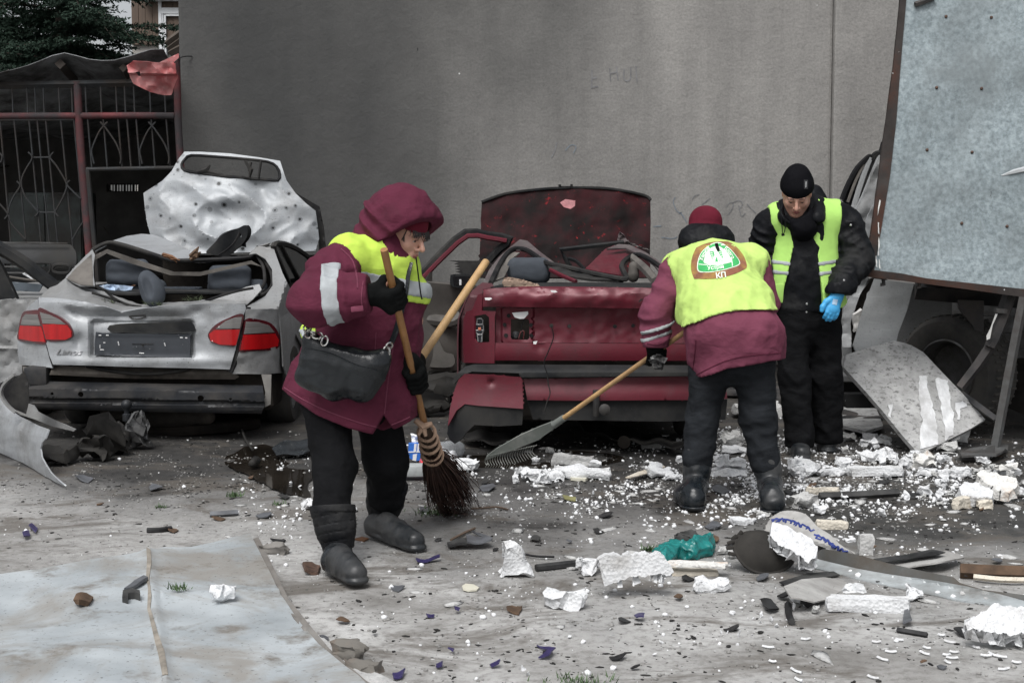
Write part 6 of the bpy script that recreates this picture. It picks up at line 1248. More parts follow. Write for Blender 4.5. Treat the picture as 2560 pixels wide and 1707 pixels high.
    obj('pillar_trim', sheet_me('pillar_trim', zB([(450, 735), (520, 600), (600, 510), (660, 515), (600, 560), (570, 640), (540, 700)]), lambda x, y: rf(x, y)+V(0, .03, 0), 5, .01), M_liner, t)
    obj('roof', sheet_me('roof', zB([(1160, 640), (1240, 560), (1310, 490), (1380, 462), (1450, 470), (1540, 500), (1560, 530), (1490, 545), (1425, 610), (1432, 690), (1300, 670)]), lambda x, y: rf(x, y)+V(0, .15, 0), 4, .01), M_red, t)
    obj('roof_ridge', sheet_me('roof_ridge', zB([(1310, 485), (1400, 450), (1480, 455), (1600, 510), (1700, 575), (1770, 660), (1790, 740), (1740, 700), (1660, 600), (1560, 530), (1450, 480)]), rf, 5, .012), M_dust, t)
    obj('screen_seal', MB().tube(catmull([rf(*q)-V(0, .02, 0) for q in zB([(440, 742), (520, 582), (600, 492), (700, 492), (780, 540), (860, 592), (1000, 622), (1200, 668), (1430, 712), (1452, 690), (1420, 612), (1480, 548), (1560, 532), (1680, 600), (1775, 690)])], 4), .017, 7).me('screen_seal'), M_seal, t)
    obj('roof_edge', sheet_me('roof_edge', zB([(860, 592), (1000, 618), (1200, 655), (1430, 705), (1440, 725), (1200, 715), (950, 680), (880, 640)]), lambda x, y: rf(x, y)+V(0, .02, 0), 5, .015), M_seal, t)
    obj('red_strap', MB().tube([rf(*q) for q in zB([(890, 645), (980, 690), (1080, 732)])], .014, 6).me('red_strap'), M_red, t)
    fb = obj('bent_frame', MB().tube([PX(x, y, 9.9) for x, y in zB([(1035, 620), (1000, 560), (960, 495), (1180, 470), (1440, 440)])], .018, 5).me('bent_frame'), M_blkp, t)
    obj('bent_frame', MB().tube(catmull([PX(x, y, 9.85) for x, y in zB([(1020, 560), (1080, 580), (1140, 640)])], 4), .014, 5).me('bent_frame'), M_blkp, t)
    obj('roof_rail', MB().tube(catmull([rf(*q) for q in zB([(1500, 555), (1600, 640), (1680, 730)])], 4), .03, 6).me('roof_rail'), M_liner, t)
    obj('torn_metal', sheet_me('torn_metal', zB([(1390, 420), (1410, 362), (1440, 385), (1470, 430), (1560, 470), (1640, 500), (1500, 462), (1420, 445)]), lambda x, y: PX(x, y, 10.2+.06*fbm((x*.05, y*.05, 0), 1, 2)), 4, .008), M_dust, t)
    def hrest(a, b, Y, mt, r=.045, name='headrest'):
        (x0, y0), (x1, y1) = zB([a, b]); q = SDF(*box_of([PX(x0, y0, Y), PX(x1, y1, Y)], .1), .008); c = (PX(x0, y0, Y)+PX(x1, y1, Y))/2; w = max(.001, abs(PX(x1, y1, Y).x-PX(x0, y0, Y).x)/2-r); h = max(.001, abs(PX(x1, y1, Y).z-PX(x0, y0, Y).z)/2-r)
        for l in (-1, -.3, .3, 1): q.cap(c+V(-w, 0, l*h), c+V(w, 0, l*h), r, r, .02)
        q.folds(.003, 5, 3); obj(name, q.me(name, 2), mt, t)
    hrest((572, 555), (880, 745), 9.25, M_seat); hrest((1475, 585), (1545, 735), 9.2, M_liner, .03)
    obj('rear_seat', MB().box((xc, 9.4, .7), (1.3, .14, .36)).me('rear_seat', True, .05), M_seat, t)
    # scorched hood standing open
    def hood(x, y): return PX(x, y, 11.35+(660-y)/200*.25+.05*((x-1415)/210)**2+.03*fbm((x*.012, y*.012, 0), 1, 3, 7))
    hd = obj('hood', sheet_me('hood', zB([(372, 138), (420, 115), (550, 78), (800, 47), (1000, 35), (1250, 35), (1450, 60), (1600, 95), (1638, 125), (1640, 300), (1634, 520), (1640, 700), (360, 700), (358, 500), (368, 300)]), hood, 6, .02), M_burnt, t)
    obj('bare_patch', sheet_me('bare_patch', zB([(960, 140), (1000, 115), (1075, 125), (1072, 165), (1040, 188), (990, 175)]), lambda x, y: hood(x, y)-V(0, .004, 0), 3, .002), mat('blistered_pink_paint', (.34, .13, .14), .6, var=.35, scale=30), hd)
    obj('hood_lip', MB().tube(catmull([hood(*q)+V(0, -.006, .004) for q in zB([(372, 140), (550, 78), (800, 46), (1000, 34), (1250, 34), (1450, 58), (1600, 93), (1640, 125)])], 4), .012, 6).me('hood_lip'), M_blkp, hd)
    m = MB(); a = hood(*zB([(1000, 26)])[0]); m.box(a, (.09, .04, .02)); m.box(a+V(-.045, 0, .008), (.02, .04, .03)); m.box(a+V(.05, 0, .01), (.02, .04, .03)); obj('hood_latch', m.me('hood_latch', False), M_seal, hd)
    # open front door
    dr = obj('door', sheet_me('door', zC([(-150, 545), (0, 558), (200, 577), (345, 592), (360, 640), (330, 720), (270, 820), (235, 1000), (215, 1032), (60, 1032), (-60, 1000), (-150, 900)]), lambda x, y: PX(x, y, 10.35+(1200-x)*-.0018+.02*math.sin((y-740)*.035)), 7, .10), M_trim, t)
    obj('door_pocket', sheet_me('door_pocket', cm2(zC([(-60, 830), (100, 850), (150, 930), (200, 950), (190, 1010), (50, 1010), (-80, 990)]), 3), lambda x, y: PX(x, y, 10.12), 7, .03), M_trim, dr)
    obj('armrest', MB().tube(catmull([PX(x, y, 10.17) for x, y in zC([(-100, 740), (60, 760), (180, 770), (240, 740)])], 4), .045, 8).me('armrest'), M_trim, dr)
    ft = [(-60, 610), (60, 490), (150, 395), (265, 300), (380, 315), (500, 335), (440, 390), (385, 450)]
    obj('door_frame', MB().tube(catmull([PX(x, y, 10.3) for x, y in zC(ft)], 2), .03, 6).me('door_frame'), M_seal, dr)
    obj('door_frame_paint', MB().tube(catmull([PX(x, y, 10.26) for x, y in zC([(-40, 620), (80, 495), (170, 405), (275, 318), (380, 328), (480, 345)])], 2), .018, 6).me('door_frame_paint'), M_red, dr)
    mr = obj('side_mirror', sheet_me('side_mirror', cm2(zC([(182, 535), (195, 522), (280, 520), (300, 535), (300, 585), (285, 592), (190, 585)]), 3), lambda x, y: PX(x, y, 10.15), 4, .06), M_blkp, t)
    obj('mirror_glass', sheet_me('mirror_glass', zC([(195, 532), (282, 530), (290, 580), (200, 578)]), lambda x, y: PX(x, y, 10.145), 6, .004), mat('mirror_black', (.01, .01, .011), .1), mr)
    obj('mirror_spring', MB().tube([PX(x, y, 10.135) for x, y in zC([(234, 548), (236, 560), (235, 578)])], .009, 5).me('mirror_spring'), mat('white_scuff', (.6, .6, .6), .6), mr)
    jag = [(170, 448), (360, 450), (372, 520), (330, 528), (215, 522)]+[(238-(i % 2)*28-i*1.5, 515-i*7) for i in range(9)]
    obj('torn_film', sheet_me('torn_film', zC(jag), lambda x, y: PX(x, y, 10.28), 5, .004), M_seal, t)
    settle(t)
    tag(obj('cardboard_offcut', sheet_me('cardboard_offcut', cm2(zB([(540, 705), (620, 705), (740, 735), (815, 772), (700, 778), (540, 775)]), 2), lambda x, y: PX(x, y, 8.55+.01*math.sin(y*1.5)), 4, .03), mat('tan_cardboard', (.28, .20, .15), .85, var=.35, scale=5, stretch=(1, 1, 14), bump=.2)), 'tan layered board lying on the maroon parcel shelf', 'board')
red_car()
# ---------------------------------------------------------------- tools and bag
M_handle = mat('varnished_wood_handle', (.30, .15, .055), .45, var=.25, scale=9, stretch=(1, 1, .12), dirt=(.12, .06, .03), dirt_amt=.25); M_handle2 = mat('pale_wood_handle', (.46, .29, .13), .55, var=.25, scale=9, stretch=(1, 1, .3), dirt=(.25, .15, .08), dirt_amt=.3)
def broom():
    t = thing('twig_broom', 'twig broom with brown wooden handle held by the hooded person', 'broom')
    A, B = W1['A'], W1['B']; obj('handle', MB().tube([A.lerp(B, k) for k in np.linspace(-.0, 1.02, 8)], [.0155]*8, 10).me('handle'), M_handle, t)
    tip = G(1122, 1262, .02); d = (tip-B); mid = B+(B-A).normalized()*.10
    ax = (tip-mid).normalized(); c1 = PX(1082, 1142, B.y+.13)
    bd = MB()
    for i in range(46):
        a = i/46*6.283; r0 = .020+.012*random.random(); side = ax.cross(V(1, 0, 0)).normalized(); s2 = ax.cross(side); o_ = (side*math.cos(a)+s2*math.sin(a)); bd.tube([B+o_*.012-ax*.01, B.lerp(c1, .5)+o_*r0, c1+o_*r0*1.1], .006, 4, True)
    obj('stem_bundle', bd.me('stem_bundle'), mat('twig_stems', (.05, .03, .018), .8, var=.5, scale=40), t)
    tw = MB(); side = ax.cross(V(1, 0, 0)).normalized(); s2 = ax.cross(side)
    r = random.Random(5)
    for i in range(420):
        a = r.uniform(0, 6.283); rr = math.sqrt(r.random()); o_ = side*math.cos(a)+s2*math.sin(a); L = (tip-c1).length*r.uniform(.75, 1.08)
        p0 = c1-ax*.05+o_*rr*.03; e = c1+ax*L+o_*rr*(.088+.07*(r.random() < .1))+V(.035*rr, 0, 0); pts = [p0]
        for k in (.3, .55, .8, 1.0):
            p = p0.lerp(e, k)+o_*rr*.03*math.sin(k*3.1)+V(r.gauss(0, .007), r.gauss(0, .007), r.gauss(0, .005)); p.z = max(p.z, .006); pts.append(p)
        tw.tube(pts, [.0030, .0027, .0022, .0016, .0007], 3, False)
        if r.random() < .55:
            b = pts[r.choice((2, 3))]; f2 = b+ax*r.uniform(.05, .12)+V(r.gauss(0, .04), r.gauss(0, .04), 0); f2.z = max(f2.z, .005); tw.tube([b, f2], [.0016, .0005], 3, False)
    o = obj('twigs', tw.me('twigs'), mat('dark_red_twigs', (.045, .02, .014), .7, var=.6, scale=25), t); o['kind'] = 'stuff'
    M_cord = mat('tan_rag_cord', (.30, .20, .14), .85, var=.25, scale=30)
    for k in (.22, .42, .62, .80, .95):
        p = B.lerp(c1, k); rg = [p+(side*math.cos(q)+s2*math.sin(q))*(.036+.010*k)+ax*.006*math.sin(q+k*9) for q in np.linspace(0, 6.283, 17)]; obj('binding', MB().tube(rg, .0075, 6, False).me('binding'), M_cord, t)
    kn = B+V(-.005, -.035, .0); m = MB(); m.tube([kn+V(-.035, 0, .03), kn, kn+V(.04, 0, .015)], [.012, .018, .010], 7); m.tube([kn, kn+V(.012, -.01, -.04)], [.014, .007], 6); m.tube([kn, kn+V(-.02, -.01, -.035)], [.012, .006], 6); obj('knot', m.me('knot'), M_cord, t)
    settle(t)
broom()
def rake():
    t = thing('rake', 'fan rake with pale wooden handle held by the bending person', 'rake')
    A, B = W2['A'], W2['B']; d = (B-A).normalized()
    obj('handle', MB().tube([A.lerp(B, k) for k in np.linspace(-.25, 1.0, 10)], [.014]*10, 10).me('handle'), M_handle2, t)
    M_gp = mat('grey_green_plastic', (.16, .175, .16), .5, var=.15, dirt=(.3, .3, .28), dirt_amt=.2)
    obj('socket', MB().tube([B-d*.05, B+d*.04], [.02, .022], 10).me('socket'), M_gp, t)
    zz = lambda l: ZM(l, 960, 1060, .17215)
    # the head spreads from the socket to the tine edge
    e0 = PX(1216, 1143, 8.02); e1 = PX(1330, 1110, 8.32)
    vs = []
    N = 20
    top = [B+d*.03+(e0-B)*0, ]
    obj('head', sheet_me('head', [(1393, 1050), (1404, 1058), (1345, 1100), (1290, 1122), (1214, 1150), (1216, 1140), (1240, 1122), (1300, 1088), (1350, 1066)], lambda x, y: PX(x, y, 8.0+(1400-x)*.0006+(y-1100)*.001), 5, .012), M_gp, t)
    for i in range(N):
        k = i/(N-1); px = 1216+118*k; py = 1143-26*k; a = PX(px, py, 8.1+.05*k); 
        obj('tine', MB().tube(catmull([a+V(.02, .0, .012), a, a+V(-.008, .01, -.03), PX(px+3+4*k, py+22+8*math.sin(k*3), 8.1+.05*k)], 3), [.0042]*9+[.003], 5, flat=.5).me('tine'), M_gp, t)
    settle(t)
rake()
sh = thing('wooden_pole', 'pale wooden tool handle slanting up behind the hooded person', 'tool handle')
obj('shaft', MB().tube([PX(1214, 656, 6.75), PX(1062, 882, 6.42), PX(1003, 970, 6.30)], [.0185, .0185, .018], 10).me('shaft'), M_handle2, sh); p_ = PX(1214, 656, 6.75); obj('rounded_end', MB().lathe([(.0185, 0), (.017, .008), (.011, .013), (.001, .015)], Matrix.Translation(p_) @ (p_-PX(1062, 882, 6.42)).to_track_quat('Z', 'Y').to_matrix().to_4x4(), 12).me('rounded_end'), M_handle2, sh); settle(sh)
def handbag():
    t = thing('handbag', 'black leather shoulder bag hanging at the hip of the hooded person', 'handbag')
    M_lea = mat('black_soft_leather', (.010, .012, .014), .24, var=.25, scale=6, bump=.2, bump_scale=18, bdist=.02, spec=.4); M_chr = mat('chrome_chain', (.6, .58, .55), .2, 1.0)
    zc = lambda x, y: (680+x*.3699, 420+y*.3699)
    def at(x, y, Y): return PX(*zc(x, y), Y)
    Yb = 5.80
    q = SDF(*box_of([at(185, 1130, Yb), at(780, 1570, Yb)], .1), .006); n = V(.25, 1, .05)
    q.cap(at(285, 1220, Yb), at(235, 1400, Yb), .03, .036, .03, n, .8); q.cap(at(250, 1400, Yb), at(420, 1480, Yb), .036, .04, .04, n, .8); q.cap(at(420, 1480, Yb), at(600, 1490, Yb), .04, .036, .04, n, .8); q.cap(at(600, 1490, Yb), at(715, 1330, Yb), .036, .03, .03, n, .8); q.cap(at(300, 1230, Yb), at(700, 1320, Yb), .03, .03, .04, n, .8); q.cap(at(350, 1330, Yb), at(620, 1400, Yb), .065, .065, .05, n, .65); q.cap(at(262, 1160, Yb), at(300, 1260, Yb), .025, .04, .03); q.cap(at(755, 1270, Yb), at(690, 1320, Yb), .02, .035, .03)
    q.folds(.008, 4, 5); bd = obj('bag_body', q.me('bag_body', 2), M_lea, t); bb = bvh_of(bd.data)
    p_out = [zc(*k) for k in ((225, 1225), (330, 1240), (430, 1270), (560, 1330), (715, 1375), (690, 1440), (640, 1520), (560, 1555), (440, 1540), (300, 1500), (205, 1420), (205, 1320))]
    decal('front_pocket', sheet_me('g', cm2(p_out, 3), lambda u, v: (u, v, 0), 4, 0), lambda x, y: (PX(x, y, 5.2), (PX(x, y, 6)-PX(x, y, 5.2)).normalized()), bb, .006, M_lea, t)
    zip_ = []
    for k in ((225, 1222), (330, 1238), (430, 1268), (560, 1328), (715, 1373)):
        a = PX(*zc(*k), 5.2); h = bb.ray_cast(a, (PX(*zc(*k), 6)-a).normalized()); 
        if h[0] is not None: zip_.append(h[0]+V(0, -.006, 0))
    if len(zip_) > 2: obj('pocket_edge', MB().tube(catmull(zip_, 4), .0045, 5).me('pocket_edge'), M_lea, t)
    def link(p, ang, s=.016):
        Mt = Matrix.Translation(p) @ Matrix.Rotation(ang, 4, 'Y') @ Matrix.Rotation(ang*2, 4, 'Z'); obj('chain_link', MB().tube([Mt @ V(s*1.3*math.cos(a), 0, s*.8*math.sin(a)) for a in np.linspace(0, 6.283, 11)], .0042, 5, False).me('chain_link'), M_chr, t)
    for i, k in enumerate(((238, 1085), (245, 1118), (275, 1122), (305, 1130), (335, 1148), (355, 1168))): link(at(*k, 5.755), .4+i*.9)
    for i, k in enumerate(((793, 1200), (775, 1240), (760, 1285))): link(at(*k, 5.79), .5+i)
    st = catmull([at(245, 1080, 5.76), at(240, 1040, 5.80), at(245, 985, 5.85)], 4); obj('strap', MB().tube(st, .011, 6, flat=.3).me('strap'), M_lea, t)
    cb = W1['coat']; pts = []
    for k in ((935, 640), (922, 700), (908, 790), (895, 880), (875, 960), (850, 1060), (820, 1150), (795, 1200)):
        a = PX(*zc(*k), 5.2); dd = (PX(*zc(*k), 6)-a).normalized(); h = cb.ray_cast(a, dd)
        if h[0] is not None: pts.append(h[0]-dd*.012)
    if len(pts) > 2: obj('strap', MB().tube(catmull(pts, 3), .014, 6, flat=.35).me('strap'), M_lea, t)
    settle(t)
handbag()
# ================================================================ TRUCK AND WRECKAGE ON THE RIGHT
zK = lambda l: ZM(l, 2060, 640, .34435)
zJ = lambda l: ZM(l, 2060, 340, .33149)
zT = lambda l: ZM(l, 2060, 0, .73964)
def galv():
    n = NT('galvanised_spangle'); v = n.voro(34, n.mapped((1, 1, 1))); w = n.voro(13, n.mapped((1, 1, 1), (3, 1, 2)))
    c = n.mix(n.ramp(n.noise(38, 4, .7), [(.36, 0.0), (.62, 1.0)]), (.125, .158, .17), (.36, .42, .44)); c = n.mix(.4, c, n.mix(v.outputs['Color'], (.15, .185, .197), (.33, .38, .395)))
    big = n.ramp(n.noise(1.6, 5, .65), [(.42, 0.0), (.66, .75)]); c = n.mix(big, c, (.14, .16, .165))
    sm = n.ramp(n.noise(6, 6, .75, n.mapped((1.6, 1, .8), (4, 0, 1))), [(.66, 0.0), (.72, .85)]); c = n.mix(sm, c, (.045, .045, .045))
    n.bump(n.noise(2, 3), .12, .05); return n.out(c, n.mix(big, (.42,)*3, (.6,)*3), .35)
M_galv = galv()
M_rust = mat('rusty_dark_steel', (.036, .031, .029), .75, .1, var=.4, scale=6, dirt=(.075, .038, .028), dirt_amt=.36, dirt_scale=3.5, speck=(.55, .55, .55), speck_scale=14, speck_size=.06, bump=.3, spec=.2)
M_steel = mat('sooty_steel', (.035, .036, .038), .55, .2, var=.35, scale=5, dirt=(.09, .08, .075), dirt_amt=.4, bump=.2, spec=.25)
M_angle = mat('grey_angle_iron', (.12, .125, .125), .5, .35, var=.3, scale=5, dirt=(.06, .05, .045), dirt_amt=.5, bump=.2)
M_gpan = paint('pale_grey_panel_paint', (.33, .34, .345), (.14, .14, .14), .05, .5, (.21, .21, .21), .45)
def truck():
    t = thing('truck', 'truck with tilted galvanised box side, rusty lower rail and bare rear wheel', 'truck')
    side = lambda x, y: PX(x, y, 8.95-.30*max(-.3, y/690)+.015*fbm((x*.006, y*.006, 0), 1, 3))
    obj('box_side', sheet_me('box_side', [(2264, -140), (2252, 22), (2238, 170), (2212, 355), (2186, 562), (2167, 676), (2350, 700), (2560, 724), (2900, 764), (2900, -140)], side, 22, .03), M_galv, t)
    fr = lambda x, y: side(x, y)-V(0, .012, 0)
    obj('edge_strip', sheet_me('edge_strip', [(2258, -140), (2247, 22), (2232, 170), (2206, 355), (2180, 562), (2163, 674), (2184, 676), (2204, 562), (2224, 440), (2240, 300), (2250, 170), (2263, 20), (2274, -140)], fr, 9, .03), M_rust, t)
    for pts in ([(415, 480), (424, 492), (412, 545), (400, 600), (404, 540)], [(402, 650), (409, 655), (412, 740), (404, 735)], [(408, 760), (416, 800), (408, 905), (402, 900)], [(384, 905), (390, 905), (398, 990), (390, 985)], [(408, 930), (414, 930), (420, 1000), (412, 1000)]):
        obj('paint_run', sheet_me('paint_run', [(a+1.5*nz((a*.3, b*.1, 1)), b) for a, b in dens(zJ(pts), 3)], lambda x, y: fr(x, y)-V(0, .004, 0), 4, .002), mat('white_paint_run', (.6, .6, .58), .7, var=.2), t)
    obj('lower_rail', sheet_me('lower_rail', zK([(305, 95), (560, 126), (760, 165), (1050, 195), (1452, 240), (2400, 345), (2400, 400), (1452, 300), (1100, 250), (760, 205), (560, 180), (312, 152)]), lambda x, y: PX(x, y, 8.58), 8, .10), M_rust, t)
    for p in ((430, 195), (690, 215)): obj('hook', MB().tube([PX(*q, 8.62) for q in zK([(p[0], p[1]-25), (p[0]+5, p[1]+12), (p[0]-18, p[1]+12)])], .012, 6).me('hook'), M_steel, t)
    for x, y in zT([(412, 57), (565, 60), (380, 297), (532, 300), (348, 507), (500, 515), (465, 755), (618, 765)]):
        p = side(x, y)-V(0, .004, 0); b = obj('bolt', MB().lathe([(.010, 0), (.009, .004), (.005, .007), (.0005, .008)], Matrix.Translation(p) @ Matrix.Rotation(math.pi/2, 4, 'X'), 12).me('bolt'), mat('rusty_bolt', (.085, .05, .036), .8, var=.5, scale=40), t)
    obj('trim_strip', MB().tube([side(*q)-V(0, .02, 0) for q in zT([(305, 18), (335, 8), (372, -6)])], .018, 5).me('trim_strip'), M_steel, t)
    obj('gouge', MB().tube([side(*q)-V(0, .0, 0) for q in zT([(600, 594), (640, 582), (700, 568)])], [.004, .016, .02], 6).me('gouge'), mat('scraped_bright_metal', (.55, .57, .58), .35, .5), t)
    obj('chassis_rail', MB().tube([PX(2290, 715, 9.6), PX(2560, 738, 9.5), PX(2900, 770, 9.4)], .09, 4).me('chassis_rail', False), M_steel, t)
    obj('box_floor', slab(2.75, 6.2, 9.1, 12.7, 1.02, 1.09).me('box_floor', False), M_steel, t); obj('box_back', slab(3.75, 6.2, 9.6, 12.6, 1.1, 3.2).me('box_back', False), M_galv, t)
    obj('leaf_bracket', sheet_me('leaf_bracket', zK([(980, 320), (1160, 325), (1160, 640), (1140, 640), (1080, 500), (1010, 420), (982, 380)]), lambda x, y: PX(x, y, 9.2), 10, .03), M_steel, t)
    obj('mudflap', sheet_me('mudflap', zK([(1180, 760), (1452, 740), (1700, 760), (1700, 1250), (1180, 1040)]), lambda x, y: PX(x, y, 9.55), 20, .02), M_under, t)
    # wheel, turned a little towards the street
    c = PX(2392, 918, 9.45); c.z = .40; M = Matrix.Translation(c) @ V(.80, .60, 0).to_track_quat('Z', 'Y').to_matrix().to_4x4(); r, w = .385, .30; wh = obj('wheel', None, None, t)
    ty = MB().lathe([(r*.6, -w*.42), (r*.72, -w*.5), (r*.9, -w*.5), (r*.98, -w*.4), (r, -w*.25), (r, w*.25), (r*.98, w*.4), (r*.9, w*.5), (r*.72, w*.5), (r*.6, w*.42)], M, 44, True); 
    obj('tyre', ty.me('tyre'), M_tyre, wh); obj('rim', MB().lathe([(r*.6, w*.4), (r*.6, -w*.42), (r*.57, -w*.44), (r*.54, -w*.38), (r*.5, .0), (r*.2, .02), (.01, .02)], M, 36).me('rim'), M_rim, wh)
    tb = _tread = MB().box((0, 0, 0), (.05, .014, .012)).me('tread_block', False); tb.materials.append(M_tyre)
    for row in (-.085, -.03, .03, .085):
        for i in range(46):
            a = (i+(.5 if row in (-.03, .085) else 0))/46*6.283; o = obj('tread_block', tb, None, wh); o.matrix_world = M @ Matrix.Translation((math.cos(a)*r, math.sin(a)*r, row)) @ Matrix.Rotation(a, 4, 'Z') @ Matrix.Rotation(math.pi/2, 4, 'Y')
    # bent posts
    obj('strut', MB().tube([PX(*q, 8.72) for q in zK([(1345, 285), (1300, 420), (1230, 600), (1205, 660)])], [.042, .045, .042, .036], 6).me('strut', False), M_steel, t); obj('strut_collar', MB().box(PX(*zK([(1282, 398)])[0], 8.68), (.07, .05, .03), Matrix.Rotation(.1, 3, 'Y')).me('strut_collar', True, .006), M_angle, t)
    obj('paint_chip', sheet_me('paint_chip', zK([(1245, 420), (1262, 420), (1225, 500), (1205, 600), (1182, 610), (1180, 580), (1210, 520)]), lambda x, y: PX(x, y, 8.665), 5, .003), mat('white_paint_run', (.6, .6, .58), .7), t)
    obj('brace', MB().tube([PX(*q, 8.75) for q in zK([(1215, 650), (1120, 790), (990, 955)])], [.036, .034, .03], 4).me('brace', False), M_steel, t)
    # seen edge-on, an angle iron has two flanges
    obj('angle_post', MB().tube([PX(*q, 8.5) for q in zK([(1452, 300), (1400, 560), (1330, 930), (1245, 1385)])], .03, 4).me('angle_post', False), M_angle, t)
    settle(t)
truck()
def angle(name, pts, Y, w, mt, lb, cat):
    P = [PX(*q, y) for q, y in zip(pts, Y)]; return tag(obj(name, MB().tube(P, w, 4).me(name, False), mt), lb, cat)
angle('steel_bar', zK([(1000, 1000), (1120, 1090), (1255, 1190)]), (8.95, 8.8, 8.65), .024, M_steel, 'dark steel bar leaning from the wheel to the angle post', 'bar')
tag(obj('angle_bracket', sheet_me('angle_bracket', zK([(955, 1470), (1230, 1370), (1245, 1375), (1240, 1425), (960, 1525)]), lambda x, y: PX(x, y, G(2400, 1152).y-.0), 8, .02), M_angle), 'grey angle bracket lying under the leaning slab corner', 'bracket')
tag(obj('flat_plate', sheet_me('flat_plate', zK([(985, 1425), (1060, 1395), (1230, 1365), (1340, 1370), (1335, 1400), (1250, 1440), (1130, 1440), (1000, 1450)]), lambda x, y: G(x, y, .05), 8, .012), M_angle), 'grey steel plate lying flat at the foot of the angle post', 'plate')
angle('charred_stick', zK([(1195, 1440), (1320, 1480), (1440, 1500)]), (8.5, 8.45, 8.42), .016, M_woodd, 'dark charred stick lying at the right edge by the plate', 'stick')
# leaning speckled slab
def stone():
    n = NT('speckled_grey_slab'); c = n.mix(n.ramp(n.noise(9, 6, .7), [(.3, 0.0), (.7, 1.0)]), (.24, .24, .235), (.46, .46, .455)); c = n.mix(n.ramp(n.noise(28, 5, .75, n.mapped((1, 1, 2.2))), [(.54, 0.0), (.62, .85)]), c, (.10, .098, .095)); n.bump(n.noise(30, 4), .25, .01); return n.out(c, .75)
M_slab = stone()
def slab_fn():
    a, b, c = PX(2298, 1136, 8.50), PX(2463, 1048, 8.78), PX(2115, 886, 8.92); p, nrm = plane3(a, b, c); return lambda x, y: RP(x, y, p, nrm)
sfn = slab_fn()
so_ = zK([(140, 805), (150, 760), (162, 715), (340, 660), (440, 635), (520, 618), (590, 632), (640, 650), (720, 697), (860, 845), (1000, 990), (1172, 1186), (1060, 1255), (880, 1345), (690, 1440), (560, 1290), (430, 1130), (300, 980)])
def sbend(x, y):
    p = sfn(x, y); k = max(0, (880-y))/30; p.y += .05*k*k; return p
sl_ = tag(obj('leaning_slab', sheet_me('leaning_slab', so_, sbend, 9, .03), M_slab), 'large speckled grey slab with white smears leaning on the truck wheel', 'slab')
M_smear = mat('white_smear', (.68, .69, .70), .7, var=.12, scale=12, stretch=(3, 1, .4), dirt=(.42, .42, .42), dirt_amt=.4, dirt_scale=7)
for pl_ in ([(690, 870), (745, 868), (760, 980), (790, 1090), (815, 1210), (830, 1365), (700, 1400), (690, 1330), (712, 1200), (690, 1060)], [(812, 885), (895, 900), (905, 1000), (935, 1130), (945, 1280), (880, 1340), (868, 1230), (840, 1040), (815, 960)], [(465, 1080), (492, 1075), (490, 1170), (468, 1165)], [(950, 1070), (1000, 1055), (1040, 1090), (990, 1110), (985, 1190), (970, 1190)]):
    obj('white_smear', sheet_me('white_smear', [(a+5*nz((a*.12, b*.07, 1)), b+4*nz((a*.1, b*.1, 6))) for a, b in dens(zK(pl_), 4)], lambda x, y: sbend(x, y)-V(0, .006, -.002), 6, .002), M_smear, sl_)
# upright pale panel and the crumpled grey car squeezed behind it
tag(obj('fallen_bodywork', sheet_me('fallen_bodywork', zK([(368, 165), (655, 200), (600, 400), (540, 560), (520, 640), (380, 680), (240, 720), (212, 650), (260, 480), (300, 330)]), lambda x, y: PX(x, y, 9.25-.0004*(y-700)+.01*fbm((x*.02, y*.02, 0), 1, 2)), 9, .015), M_gpan), 'smooth pale grey body panel standing under the truck box', 'panel')
tag(obj('flat_board', sheet_me('flat_board', zK([(130, 1095), (380, 1105), (430, 1230), (300, 1270), (140, 1230)]), lambda x, y: G(x, y, .06), 9, .02), M_slab), 'flat speckled grey board lying behind the standing man', 'panel')
tag(obj('honeycomb_block', MB().box(PX(*zK([(235, 1045)])[0], 9.0), (.16, .12, .09)).me('honeycomb_block', True, .012), mat('sooty_block', (.03, .03, .03), .9, speck=(.4, .4, .4), speck_scale=30, speck_size=.12)), 'small sooty block speckled white behind the standing man', 'block')
